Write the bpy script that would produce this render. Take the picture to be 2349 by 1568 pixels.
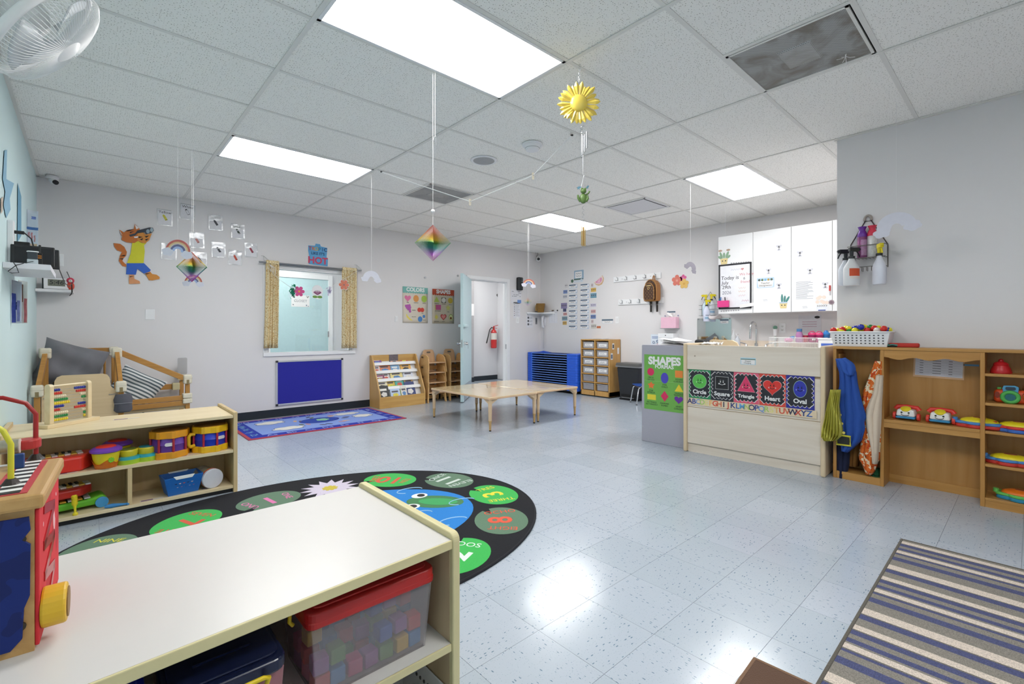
import bpy, bmesh, math, random
from mathutils import Vector, Matrix
random.seed(7)
for o in list(bpy.data.objects):
    bpy.data.objects.remove(o)
S = bpy.context.scene
C = S.collection
PI = math.pi

# ------------------------------------------------------------------ camera
CX, CY, CZ = -0.8326, -6.6626, 1.1365          # metres; room: back wall y = 0, left wall x = -1.21, floor z = 0
YAW, FPX, HOR = 0.7345, 1078.2, 757.67         # heading, focal length and horizon in a 2349 x 1568 picture
cd = bpy.data.cameras.new('camera')
cam = bpy.data.objects.new('camera', cd)
C.objects.link(cam)
cam.location = (CX, CY, CZ)
cam.rotation_euler = (PI / 2, 0, -YAW)
cd.sensor_fit = 'HORIZONTAL'
cd.sensor_width = 36
cd.lens = FPX / 2349 * 36
cd.shift_y = -(784 - HOR) / 2349
cd.clip_start = 0.02
S.camera = cam

# ------------------------------------------------------------------ world, exposure
w = bpy.data.worlds.new('world')
S.world = w
w.use_nodes = True
w.node_tree.nodes['Background'].inputs[0].default_value = (0.9, 0.95, 1, 1)
w.node_tree.nodes['Background'].inputs[1].default_value = 0.6
S.view_settings.view_transform = 'Standard'
S.view_settings.look = 'None'
S.view_settings.gamma = 1
S.view_settings.use_curve_mapping = False
S.view_settings.exposure = 1.5
LIGHT = 7.0                                     # radiance of the fluorescent ceiling panels

# ------------------------------------------------------------------ pixel -> place
def ray(px, py):
    a = (px - 1174.5) / FPX
    s, c = math.sin(YAW), math.cos(YAW)
    return Vector((c * a + s, -s * a + c, (HOR - py) / FPX))
CAM = Vector((CX, CY, CZ))
def onX(px, py, X):
    d = ray(px, py); return CAM + d * ((X - CX) / d.x)
def onY(px, py, Y):
    d = ray(px, py); return CAM + d * ((Y - CY) / d.y)
def onZ(px, py, Z=0.0):
    d = ray(px, py); return CAM + d * ((Z - CZ) / d.z)
def depth(x, y):
    return math.sin(YAW) * (x - CX) + math.cos(YAW) * (y - CY)
def zpx(x, y, py):                              # height of the point above (x, y) that shows at picture row py
    return CZ + (HOR - py) / FPX * depth(x, y)
XR, XP, XL, ZC = 5.96, 3.68, -1.21, 2.68        # right wall, pillar wall, left wall, ceiling
def BK(px, py):
    p = onY(px, py, 0); return p.x, p.z
def RT(px, py, X=XR):
    p = onX(px, py, X); return -p.y, p.z
def LF(px, py):
    p = onX(px, py, XL); return p.y, p.z

# ------------------------------------------------------------------ materials
def lin(h):
    h = h.lstrip('#')
    r = [int(h[i:i + 2], 16) / 255 for i in (0, 2, 4)]
    return tuple((c / 12.92 if c <= 0.04045 else ((c + 0.055) / 1.055) ** 2.4) for c in r) + (1,)
MC = {}
ORDER = []
def newmat(name):
    m = bpy.data.materials.new(name)
    m.use_nodes = True
    nt = m.node_tree
    return m, nt, nt.nodes, nt.links, nt.nodes['Principled BSDF']
def P(col, rough=0.5, metal=0.0, trans=0.0, coat=0.0, var=0.05, scale=30, alpha=1.0, sheen=0.0, bump=0.0):
    key = (col, rough, metal, trans, coat, var, scale, alpha, sheen, bump)
    if key in MC:
        return MC[key]
    m, nt, n, l, b = newmat('finish_' + col.strip('#') + '_%d' % len(MC))
    tc = n.new('ShaderNodeTexCoord')
    nz = n.new('ShaderNodeTexNoise'); nz.inputs['Scale'].default_value = scale; nz.inputs['Detail'].default_value = 3
    l.new(tc.outputs['Object'], nz.inputs['Vector'])
    mx = n.new('ShaderNodeMix'); mx.data_type = 'RGBA'
    c = lin(col)
    mx.inputs[6].default_value = tuple(v * (1 - var) for v in c[:3]) + (1,)
    mx.inputs[7].default_value = tuple(min(1, v * (1 + var)) for v in c[:3]) + (1,)
    l.new(nz.outputs['Fac'], mx.inputs[0])
    l.new(mx.outputs[2], b.inputs['Base Color'])
    b.inputs['Roughness'].default_value = rough
    b.inputs['Metallic'].default_value = metal
    b.inputs['Transmission Weight'].default_value = trans
    b.inputs['Coat Weight'].default_value = coat
    b.inputs['Sheen Weight'].default_value = sheen
    b.inputs['Alpha'].default_value = alpha
    if bump:
        bp = n.new('ShaderNodeBump'); bp.inputs['Strength'].default_value = bump; bp.inputs['Distance'].default_value = 0.01
        l.new(nz.outputs['Fac'], bp.inputs['Height']); l.new(bp.outputs[0], b.inputs['Normal'])
    MC[key] = m
    return m
def wood(c1, c2, rough=0.4, axis=0, scale=1.0, coat=0.1):
    key = ('wood', c1, c2, rough, axis, scale)
    if key in MC:
        return MC[key]
    m, nt, n, l, b = newmat('wood_' + c1.strip('#') + '_%d' % len(MC))
    tc = n.new('ShaderNodeTexCoord'); mp = n.new('ShaderNodeMapping')
    sc = [22 * scale] * 3; sc[axis] = 1.6 * scale
    mp.inputs['Scale'].default_value = sc
    l.new(tc.outputs['Object'], mp.inputs[0])
    nz = n.new('ShaderNodeTexNoise'); nz.inputs['Scale'].default_value = 1.6; nz.inputs['Detail'].default_value = 6; nz.inputs['Distortion'].default_value = 0.8
    l.new(mp.outputs[0], nz.inputs['Vector'])
    cr = n.new('ShaderNodeValToRGB')
    cr.color_ramp.elements[0].position = 0.3; cr.color_ramp.elements[0].color = lin(c2)
    cr.color_ramp.elements[1].position = 0.7; cr.color_ramp.elements[1].color = lin(c1)
    l.new(nz.outputs['Fac'], cr.inputs[0]); l.new(cr.outputs[0], b.inputs['Base Color'])
    b.inputs['Roughness'].default_value = rough; b.inputs['Coat Weight'].default_value = coat
    MC[key] = m
    return m
def emit(name, col, strength):
    m, nt, n, l, b = newmat(name)
    e = n.new('ShaderNodeEmission'); e.inputs[0].default_value = lin(col); e.inputs[1].default_value = strength
    l.new(e.outputs[0], n['Material Output'].inputs[0])
    return m

# ------------------------------------------------------------------ geometry
def unit(v):
    v = Vector(v); return v / max(v.length, 1e-9)
class MB:
    def __init__(s):
        s.v = []; s.f = []
    def add(s, vs, fs):
        b = len(s.v); s.v += [tuple(v) for v in vs]; s.f += [tuple(i + b for i in f) for f in fs]; return s
    def box(s, x0, x1, y0, y1, z0, z1):
        return s.add([(x0, y0, z0), (x1, y0, z0), (x1, y1, z0), (x0, y1, z0), (x0, y0, z1), (x1, y0, z1), (x1, y1, z1), (x0, y1, z1)],
                     [(3, 2, 1, 0), (4, 5, 6, 7), (0, 1, 5, 4), (1, 2, 6, 5), (2, 3, 7, 6), (3, 0, 4, 7)])
    def taper(s, x0, x1, y0, y1, z0, z1, k, ky=None):      # box whose bottom is scaled by k about its centre
        ky = k if ky is None else ky
        cx, cy = (x0 + x1) / 2, (y0 + y1) / 2
        q = lambda x, y: (cx + (x - cx) * k, cy + (y - cy) * ky)
        lo = [q(x0, y0), q(x1, y0), q(x1, y1), q(x0, y1)]
        return s.add([(a, b, z0) for a, b in lo] + [(x0, y0, z1), (x1, y0, z1), (x1, y1, z1), (x0, y1, z1)],
                     [(3, 2, 1, 0), (4, 5, 6, 7), (0, 1, 5, 4), (1, 2, 6, 5), (2, 3, 7, 6), (3, 0, 4, 7)])
    def bar(s, a, b, w, h, up=(0, 0, 1)):                  # rectangular bar from a to b
        a, b = Vector(a), Vector(b); d = unit(b - a); up = Vector(up)
        if abs(d.dot(up)) > 0.99: up = Vector((0, 1, 0))
        r = unit(d.cross(up)); u = unit(r.cross(d))
        vs = []
        for p in (a, b):
            for i, j in ((-1, -1), (1, -1), (1, 1), (-1, 1)):
                vs.append(p + r * (i * w / 2) + u * (j * h / 2))
        return s.add(vs, [(3, 2, 1, 0), (4, 5, 6, 7), (0, 1, 5, 4), (1, 2, 6, 5), (2, 3, 7, 6), (3, 0, 4, 7)])
    def tube(s, pts, r, n=8, closed=False, caps=True):
        pts = [Vector(p) for p in pts]; N = len(pts); rings = []
        ref = None
        rs = r if isinstance(r, (list, tuple)) else [r] * N
        for i, p in enumerate(pts):
            if closed: d = unit(pts[(i + 1) % N] - pts[i - 1])
            else: d = unit(pts[min(i + 1, N - 1)] - pts[max(i - 1, 0)])
            if ref is None: ref = Vector((0, 0, 1)) if abs(d.z) < 0.9 else Vector((1, 0, 0))
            u = ref - d * ref.dot(d)
            if u.length < 1e-4: u = Vector((1, 0, 0)) - d * d.x
            u = unit(u); ref = u; v = d.cross(u)
            rings.append([p + (u * math.cos(2 * PI * k / n) + v * math.sin(2 * PI * k / n)) * rs[i] for k in range(n)])
        vs = [q for g in rings for q in g]; fs = []
        for i in range(N if closed else N - 1):
            j = (i + 1) % N
            for k in range(n):
                fs.append((i * n + k, i * n + (k + 1) % n, j * n + (k + 1) % n, j * n + k))
        if not closed and caps:
            fs.append(tuple(range(n - 1, -1, -1))); fs.append(tuple((N - 1) * n + k for k in range(n)))
        return s.add(vs, fs)
    def cyl(s, a, b, r, r2=None, n=16):
        return s.tube([a, b], [r, r if r2 is None else r2], n)
    def lathe(s, prof, o=(0, 0, 0), n=24, sx=1, sy=1):
        vs = []; fs = []; m = len(prof)
        for r, z in prof:
            for k in range(n):
                t = 2 * PI * k / n
                vs.append((o[0] + r * sx * math.cos(t), o[1] + r * sy * math.sin(t), o[2] + z))
        for i in range(m - 1):
            for k in range(n):
                fs.append((i * n + k, i * n + (k + 1) % n, (i + 1) * n + (k + 1) % n, (i + 1) * n + k))
        fs.append(tuple(range(n - 1, -1, -1))); fs.append(tuple((m - 1) * n + k for k in range(n)))
        return s.add(vs, fs)
    def sph(s, c, r, n=12, m=8):
        r = r if isinstance(r, (tuple, list)) else (r, r, r)
        prof = [(math.sin(PI * i / m), -math.cos(PI * i / m)) for i in range(m + 1)]
        prof[0] = (1e-4, -1); prof[-1] = (1e-4, 1)
        vs = []; fs = []
        for q, z in prof:
            for k in range(n):
                t = 2 * PI * k / n
                vs.append((c[0] + r[0] * q * math.cos(t), c[1] + r[1] * q * math.sin(t), c[2] + r[2] * z))
        for i in range(m):
            for k in range(n):
                fs.append((i * n + k, i * n + (k + 1) % n, (i + 1) * n + (k + 1) % n, (i + 1) * n + k))
        return s.add(vs, fs)
    def prism(s, pts, w0, w1, plane='xy'):
        A = sum(pts[i - 1][0] * pts[i][1] - pts[i][0] * pts[i - 1][1] for i in range(len(pts)))
        if A < 0: pts = pts[::-1]
        n = len(pts)
        q = {'xy': lambda p, w: (p[0], p[1], w), 'xz': lambda p, w: (p[0], -w, p[1]), 'yz': lambda p, w: (w, p[0], p[1])}[plane]
        vs = [q(p, w0) for p in pts] + [q(p, w1) for p in pts]
        return s.add(vs, [tuple(range(n - 1, -1, -1)), tuple(range(n, 2 * n))] + [(i, (i + 1) % n, (i + 1) % n + n, i + n) for i in range(n)])
    def grid(s, fn, nu, nv):
        b = len(s.v)
        for j in range(nv + 1):
            for i in range(nu + 1):
                s.v.append(tuple(fn(i / nu, j / nv)))
        for j in range(nv):
            for i in range(nu):
                a = b + j * (nu + 1) + i
                s.f.append((a, a + 1, a + nu + 2, a + nu + 1))
        return s
    def mesh(s, name):
        me = bpy.data.meshes.new(name); me.from_pydata(s.v, [], s.f); me.validate(); me.update(); return me
    def build(s, name, mat, parent=None, smooth=None, bev=0, seg=2, solid=0, sub=0):
        me = s.mesh(name)
        if smooth is not None:
            me.polygons.foreach_set('use_smooth', [True] * len(me.polygons))
            me.set_sharp_from_angle(angle=math.radians(smooth))
        me.materials.append(mat)
        o = bpy.data.objects.new(name, me); C.objects.link(o); ORDER.append((o, name))
        if parent is not None: o.parent = parent
        if solid:
            md = o.modifiers.new('thick', 'SOLIDIFY'); md.thickness = solid; md.offset = 0
        if sub:
            md = o.modifiers.new('sub', 'SUBSURF'); md.levels = sub; md.render_levels = sub
        if bev:
            md = o.modifiers.new('edge', 'BEVEL'); md.width = bev; md.segments = seg; md.limit_method = 'ANGLE'; md.angle_limit = 0.6
        return o
def B(*a): return MB().box(*a)
def tag(o, label, cat, group=None):
    o['label'] = label; o['category'] = cat
    if group: o['group'] = group
    return o
def struct(o):
    o['kind'] = 'structure'; return o
def thing(name, label, cat, loc=(0, 0, 0), rz=0, group=None, mat=None):
    o = bpy.data.objects.new(name, None); C.objects.link(o); o.empty_display_size = 0.05
    if mat is not None: o.matrix_world = mat
    else:
        o.location = loc; o.rotation_euler = (0, 0, rz)
    return tag(o, label, cat, group)
def copytree(o, parent=None):
    c = o.copy(); C.objects.link(c)
    iv_ = o.matrix_parent_inverse.copy()
    if parent is not None: c.parent = parent; c.matrix_parent_inverse = iv_
    for ch in list(o.children): copytree(ch, c)
    return c
SUB = dict(hand_slot='side_panel', handle_slot='backrest', title_block='cover', cover_picture='cover', trigger='spray_head', label_print='bottle', lid_rib='lid', lid_panel='lid', eye='shape white_face head', eyebrow='shape', cheek='shape', smile='shape white_face',
           banner_scallop='banner', corner_cap='frame', frog_eye='frog_back', frog_mouth='frog_back', frog_pupil='frog_back', cap_seam='joint_cap', cap_slot='joint_cap', leg_extension='leg', leg_collar='leg', foot_cap='leg leg_frame', block_seam='end_leg_block',
           socket='cover_plate', slots='cover_plate', rocker='cover_plate', strap_buckle='strap', name_plate='pocket', ring_emblem='pocket', name_label='bin_box', handwriting='bin_box', cloud='cloud_edge', land='globe', globe_water='globe', bullet='sheet', print_lines='sheet', print_line='sheet', printed_hand='sheet',
           wheel_hub='red_wheel_bead', spool_face='silver_spool', roller_ring='yellow_roller', checker_tile='top_slab', red_track_border='top_slab', carved_groove='red_side', gold_button='fabric', flag_stripe='fabric', buckle_centre='belt_buckle', vent_ring='housing', lock='housing', seam='housing', lens='binoculars housing eyeball',
           inner_ear='head', muzzle='head', beak='head', face='head', lid_slot='lid', pedal='pedal_recess', screen='case frame', speaker_slot='top_dome', tap_base='', wave_trim='upper_body', leaf_badge='upper_body', drum_pad='drum_ring collar', dark_stripe='shaker_ball', viewfinder='blue_panel', lens_cap='', hinge='door_casing', kick_plate='door_leaf', door_knob='door_leaf', latch_plate='door_leaf box', door_holder='door_leaf', sign_strip='sign_card', pebble_core='pebble', clock_circle='circle_rim', flow='')
def regroup(objs):
    for i, (o, nm) in enumerate(objs):
        tgt = SUB.get(nm, '').split()
        if not tgt or o.parent is None or o.parent.type != 'EMPTY': continue
        cand = [q for q, n2 in objs[max(0, i - 60):i] if n2 in tgt and q.parent == o.parent]
        if not cand: cand = [q for q, n2 in objs[i:i + 60] if n2 in tgt and q.parent == o.parent]
        if not cand: continue
        q = cand[-1]
        o.parent = q; o.matrix_parent_inverse = q.matrix_basis.inverted()
# frames for things hung flat on a wall: local x = right as one faces it, y = up, z = out into the room
def fr(o, x, y, z):
    return Matrix(((x[0], y[0], z[0], o[0]), (x[1], y[1], z[1], o[1]), (x[2], y[2], z[2], o[2]), (0, 0, 0, 1)))
def fback(x, z, off=0.0, tilt=0.0, Y=0.0):
    return fr((x, Y - off, z), (1, 0, 0), (0, 0, 1), (0, -1, 0)) @ Matrix.Rotation(tilt, 4, 'Z')
def fright(u, z, off=0.0, tilt=0.0, X=XR):
    return fr((X - off, -u, z), (0, -1, 0), (0, 0, 1), (-1, 0, 0)) @ Matrix.Rotation(tilt, 4, 'Z')
def fleft(u, z, off=0.0, tilt=0.0):
    return fr((XL + off, u, z), (0, 1, 0), (0, 0, 1), (1, 0, 0)) @ Matrix.Rotation(tilt, 4, 'Z')
def fflat(x, y, z=0.0, rot=0.0):
    return Matrix.Translation((x, y, z)) @ Matrix.Rotation(rot, 4, 'Z')
TXT = {}
def text(par, s, x, y, w, size, mat, rot=0, align='CENTER', sx=1.0, bold=0.0, name='lettering', ext=0.0004, shear=0.0):
    cu = bpy.data.curves.new('letters', 'FONT')
    cu.body = s; cu.size = size; cu.align_x = align; cu.align_y = 'CENTER'; cu.extrude = ext; cu.offset = bold * size; cu.resolution_u = 3; cu.shear = shear
    ob = bpy.data.objects.new('letters', cu)
    me = bpy.data.meshes.new_from_object(ob)
    bpy.data.objects.remove(ob); bpy.data.curves.remove(cu)
    me.materials.clear(); me.materials.append(mat)
    o = bpy.data.objects.new(name, me); C.objects.link(o); o.parent = par
    o.location = (x, y, w); o.rotation_euler = (0, 0, rot); o.scale = (sx, 1, 1)
    return o
def flat(par, name, pts, mat, w=0.0, t=0.0006):
    return MB().prism(pts, w, w + t).build(name, mat, par)
# outlines
def rect(x0, y0, x1, y1): return [(x0, y0), (x1, y0), (x1, y1), (x0, y1)]
def rrect(x0, y0, x1, y1, r, n=5):
    out = []
    for cx, cy, a in ((x1 - r, y1 - r, 0), (x0 + r, y1 - r, 90), (x0 + r, y0 + r, 180), (x1 - r, y0 + r, 270)):
        for k in range(n + 1):
            t = math.radians(a + 90 * k / n); out.append((cx + r * math.cos(t), cy + r * math.sin(t)))
    return out
def ell(cx, cy, rx, ry=None, n=28, a0=0, a1=360):
    ry = rx if ry is None else ry
    full = abs(a1 - a0) >= 360
    return [(cx + rx * math.cos(math.radians(a0 + (a1 - a0) * k / (n if full else n - 1))), cy + ry * math.sin(math.radians(a0 + (a1 - a0) * k / (n if full else n - 1)))) for k in range(n)]
def heart(cx, cy, s, n=36):
    out = []
    for k in range(n):
        t = 2 * PI * k / n
        out.append((cx + s * 0.0625 * 16 * math.sin(t) ** 3 * 0.5, cy + s * 0.03125 * (13 * math.cos(t) - 5 * math.cos(2 * t) - 2 * math.cos(3 * t) - math.cos(4 * t))))
    return out
def star(cx, cy, r, k=0.45, n=5, a=90):
    return [(cx + (r if i % 2 == 0 else r * k) * math.cos(math.radians(a + 180 * i / n)), cy + (r if i % 2 == 0 else r * k) * math.sin(math.radians(a + 180 * i / n))) for i in range(2 * n)]
def flower(cx, cy, r, n=6, depth_=0.42, a=0, m=72):
    out = []
    for k in range(m):
        t = 2 * PI * k / m
        q = r * (1 - depth_ + depth_ * abs(math.cos(n * (t - a) / 2)) ** 0.55)
        out.append((cx + q * math.cos(t), cy + q * math.sin(t)))
    return out
def scallop(x0, y0, x1, y1, nx, ny, r):
    out = []
    def side(ax, ay, bx, by, n):
        nx_, ny_ = (by - ay), -(bx - ax); L = math.hypot(nx_, ny_); nx_, ny_ = nx_ / L, ny_ / L
        for i in range(n):
            for k in range(5):
                t = (i + k / 5) / n; q = r * math.sin(PI * k / 5)
                out.append((ax + (bx - ax) * t + nx_ * q, ay + (by - ay) * t + ny_ * q))
    side(x0, y0, x1, y0, nx); side(x1, y0, x1, y1, ny); side(x1, y1, x0, y1, nx); side(x0, y1, x0, y0, ny)
    return out
def cloud(cx, cy, w, h, n=6, seed=1, m=60):
    out = []
    for k in range(m):
        t = 2 * PI * k / m
        q = 0.8 + 0.2 * abs(math.sin(n * t / 2 + seed))
        out.append((cx + w / 2 * q * math.cos(t), cy + h / 2 * q * math.sin(t)))
    return out
def rot2(pts, a, c=(0, 0)):
    s, k = math.sin(a), math.cos(a)
    return [(c[0] + (x - c[0]) * k - (y - c[1]) * s, c[1] + (x - c[0]) * s + (y - c[1]) * k) for x, y in pts]
def mv(pts, dx, dy): return [(x + dx, y + dy) for x, y in pts]

WHITE = P('#e9e9e9', 0.5); PAPER = P('#eceaea', 0.7, var=0.02); BLACK = P('#151618', 0.5); INK = P('#26282c', 0.7); METAL = P('#b9babd', 0.28, metal=1.0); CHROME = P('#d8d9dc', 0.12, metal=1.0)
GREYINK = P('#8b8f96', 0.7); LINEN = P('#d9dadd', 0.8)
# ------------------------------------------------------------------ the setting
def wallmat(name, col):
    m, nt, n, l, b = newmat(name)
    tc = n.new('ShaderNodeTexCoord')
    nz = n.new('ShaderNodeTexNoise'); nz.inputs['Scale'].default_value = 1.2; nz.inputs['Detail'].default_value = 4
    l.new(tc.outputs['Object'], nz.inputs['Vector'])
    c = lin(col); mx = n.new('ShaderNodeMix'); mx.data_type = 'RGBA'
    mx.inputs[6].default_value = tuple(v * 0.975 for v in c[:3]) + (1,); mx.inputs[7].default_value = tuple(min(1, v * 1.025) for v in c[:3]) + (1,)
    l.new(nz.outputs['Fac'], mx.inputs[0]); l.new(mx.outputs[2], b.inputs['Base Color'])
    n2 = n.new('ShaderNodeTexNoise'); n2.inputs['Scale'].default_value = 160; n2.inputs['Detail'].default_value = 2
    l.new(tc.outputs['Object'], n2.inputs['Vector'])
    bp = n.new('ShaderNodeBump'); bp.inputs['Strength'].default_value = 0.06; bp.inputs['Distance'].default_value = 0.004
    l.new(n2.outputs['Fac'], bp.inputs['Height']); l.new(bp.outputs[0], b.inputs['Normal'])
    b.inputs['Roughness'].default_value = 0.55
    return m
GREY = wallmat('grey_wall_paint', '#e2dfe0'); AQUA = wallmat('aqua_wall_paint', '#d3e9ea'); HALL = wallmat('hall_wall_paint', '#dddde0')
DOORPAINT = P('#bfd8de', 0.4); TRIM = P('#eeeef0', 0.4, var=0.01); COVE = P('#1d262e', 0.45)

def tilemat():
    m, nt, n, l, b = newmat('vinyl_floor_tile')
    tc = n.new('ShaderNodeTexCoord'); oi = n.new('ShaderNodeObjectInfo')
    mul = n.new('ShaderNodeVectorMath'); mul.operation = 'SCALE'; mul.inputs['Scale'].default_value = 91.0
    cmb = n.new('ShaderNodeCombineXYZ')
    for i in range(3): l.new(oi.outputs['Random'], cmb.inputs[i])
    l.new(cmb.outputs[0], mul.inputs[0])
    def fleck(sx, sy, r, gate):
        mp = n.new('ShaderNodeMapping'); mp.inputs['Scale'].default_value = (sx, sy, 1)
        l.new(tc.outputs['Object'], mp.inputs[0])
        ad = n.new('ShaderNodeVectorMath'); ad.operation = 'ADD'
        l.new(mp.outputs[0], ad.inputs[0]); l.new(mul.outputs[0], ad.inputs[1])
        v = n.new('ShaderNodeTexVoronoi'); v.voronoi_dimensions = '2D'; v.inputs['Scale'].default_value = 1
        l.new(ad.outputs[0], v.inputs['Vector'])
        sep = n.new('ShaderNodeSeparateColor'); l.new(v.outputs['Color'], sep.inputs[0])
        rr = n.new('ShaderNodeMath'); rr.operation = 'MULTIPLY'; rr.inputs[1].default_value = r; l.new(sep.outputs[0], rr.inputs[0])
        lt = n.new('ShaderNodeMath'); lt.operation = 'LESS_THAN'; l.new(v.outputs['Distance'], lt.inputs[0]); l.new(rr.outputs[0], lt.inputs[1])
        gt = n.new('ShaderNodeMath'); gt.operation = 'GREATER_THAN'; gt.inputs[1].default_value = gate; l.new(sep.outputs[1], gt.inputs[0])
        mm = n.new('ShaderNodeMath'); mm.operation = 'MULTIPLY'; l.new(lt.outputs[0], mm.inputs[0]); l.new(gt.outputs[0], mm.inputs[1])
        return mm
    a = fleck(38, 105, 0.24, 0.68); c = fleck(95, 240, 0.2, 0.62)
    mx = n.new('ShaderNodeMath'); mx.operation = 'MAXIMUM'; l.new(a.outputs[0], mx.inputs[0])
    c2 = n.new('ShaderNodeMath'); c2.operation = 'MULTIPLY'; c2.inputs[1].default_value = 0.6; l.new(c.outputs[0], c2.inputs[0]); l.new(c2.outputs[0], mx.inputs[1])
    base = n.new('ShaderNodeMix'); base.data_type = 'RGBA'
    base.inputs[6].default_value = lin('#acb6c1'); base.inputs[7].default_value = lin('#b5bdc9'); l.new(oi.outputs['Random'], base.inputs[0])
    fl = n.new('ShaderNodeMix'); fl.data_type = 'RGBA'; fl.inputs[7].default_value = lin('#6f8496')
    l.new(mx.outputs[0], fl.inputs[0]); l.new(base.outputs[2], fl.inputs[6]); l.new(fl.outputs[2], b.inputs['Base Color'])
    nz = n.new('ShaderNodeTexNoise'); nz.inputs['Scale'].default_value = 9; nz.inputs['Detail'].default_value = 3
    l.new(tc.outputs['Object'], nz.inputs['Vector'])
    mr = n.new('ShaderNodeMapRange'); mr.inputs[3].default_value = 0.12; mr.inputs[4].default_value = 0.24
    l.new(nz.outputs['Fac'], mr.inputs[0]); l.new(mr.outputs[0], b.inputs['Roughness'])
    b.inputs['IOR'].default_value = 1.6
    bp = n.new('ShaderNodeBump'); bp.inputs['Strength'].default_value = 0.035; bp.inputs['Distance'].default_value = 0.02
    l.new(nz.outputs['Fac'], bp.inputs['Height']); l.new(bp.outputs[0], b.inputs['Normal'])
    return m
TILE = tilemat()
floor = struct(B(XL - 0.1, 6.4, -8.7, 2.0, -0.12, -0.004).build('floor', P('#5b6670', 0.6)))
T = 0.3048; TX, TY = 0.1318, 0.0786; G = 0.0006
def tmesh():
    h = T / 2 - G
    return MB().box(-h, h, -h, h, -0.004, 0).mesh('floor_tile')
tme = tmesh(); tme.materials.append(TILE)
cells = []
for i in range(-5, 21):
    for j in range(-30, 7):
        x, y = TX + (i + 0.5) * T, TY + (j + 0.5) * T
        if x < XL - T / 2 or x > 6.3: continue
        if x > XP + 0.2 and y < -5.7: continue
        d = depth(x, y); s = math.cos(YAW) * (x - CX) - math.sin(YAW) * (y - CY)
        vis = 0
        if d > 0.3:
            px, py = 1174.5 + FPX * s / d, HOR + FPX * CZ / d
            if -60 < px < 2410 and py < 1640: vis = 1 / d ** 3
            if y > -5.6 and x < -0.1 and y < -3.4: vis *= 0.05
        cells.append((vis, x, y, i, j))
cells.sort(reverse=True)
for q, (vis, x, y, i, j) in enumerate(cells[:298]):
    o = bpy.data.objects.new('floor_tile', tme); C.objects.link(o); o.parent = floor
    o.location = (x, y, 0); o.rotation_euler = (0, 0, PI / 2 * ((i + j) % 2))
mb = MB()
for vis, x, y, i, j in cells[298:]:
    h = T / 2 - G; mb.box(x - h, x + h, y - h, y + h, -0.004, 0)
o = mb.build('floor_tiles', TILE, floor); o['kind'] = 'stuff'

# walls
WX0, WX1, WZ0, WZ1 = 0.90, 2.03, 0.845, 1.965     # observation window
DX0, DX1, DZ1 = 4.17, 5.055, 2.05                  # doorway
mb = MB()
mb.box(XL - 0.1, WX0, 0, 0.10, 0, 2.72); mb.box(WX0, WX1, 0, 0.10, 0, WZ0); mb.box(WX0, WX1, 0, 0.10, WZ1, 2.72)
mb.box(WX1, DX0, 0, 0.10, 0, 2.72); mb.box(DX0, DX1, 0, 0.10, DZ1, 2.72); mb.box(DX1, XR + 0.1, 0, 0.10, 0, 2.72)
struct(mb.build('wall_back', GREY))
struct(B(XL - 0.1, XL, -8.7, 0.0, 0, 2.72).build('wall_left', AQUA))
struct(B(XR, XR + 0.1, -5.6, 0.0, 0, 2.72).build('wall_right', GREY))
struct(B(XP, XR + 0.1, -8.7, -5.6, 0, 2.72).build('wall_front', GREY))
struct(B(XL - 0.1, XP, -8.8, -8.6, 0, 2.72).build('wall_rear', GREY))
# hallway behind the back wall
struct(B(XL - 0.1, 6.5, 1.75, 1.87, 0, 2.72).build('wall_hallway', HALL))
struct(B(6.3, 6.5, 0.12, 1.75, 0, 2.72).build('wall_hallway_end', HALL))
px = onY(1087, 800, 1.62)
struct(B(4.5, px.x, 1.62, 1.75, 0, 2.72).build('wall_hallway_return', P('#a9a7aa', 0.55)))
struct(B(XL - 0.1, 6.5, 0.12, 1.87, 2.6, 2.72).build('ceiling_hallway', P('#e8e8e8', 0.7)))
for x in (1.2, 4.9):  # out-of-view fixtures, added to make the hallway walls bright
    t = thing('added_hallway_light', 'unseen ceiling panel added to light the hallway behind the %s' % ('window' if x < 3 else 'open door'), 'light', (x, 0.95, 2.6))
    MB().box(-0.6, 0.6, -0.3, 0.3, -0.03, 0.0).build('frame', TRIM, t)
    MB().box(-0.58, 0.58, -0.28, 0.28, -0.034, -0.0301).build('diffuser', emit('added_hall_diffuser', '#fbfaf5', LIGHT * 0.75), t)
# cove base
bz, bt = 0.103, 0.006
struct(MB().box(XL, DX0 - 0.065, -bt, 0, 0, bz).box(DX1 + 0.065, XR, -bt, 0, 0, bz).build('baseboard_back', COVE))
struct(B(XR - bt, XR, -5.6, -bt, 0, bz).build('baseboard_right', COVE))
struct(B(XL, XL + bt, -8.6, -bt, 0, bz).build('baseboard_left', COVE))
struct(B(XP - bt, XP, -8.6, -5.6, 0, bz).build('baseboard_front', COVE))
struct(MB().box(px.x, 6.3, 1.75 - bt, 1.75, 0, bz).box(4.5, px.x + bt, 1.62 - bt, 1.62, 0, bz).build('baseboard_hallway', COVE))

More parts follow.
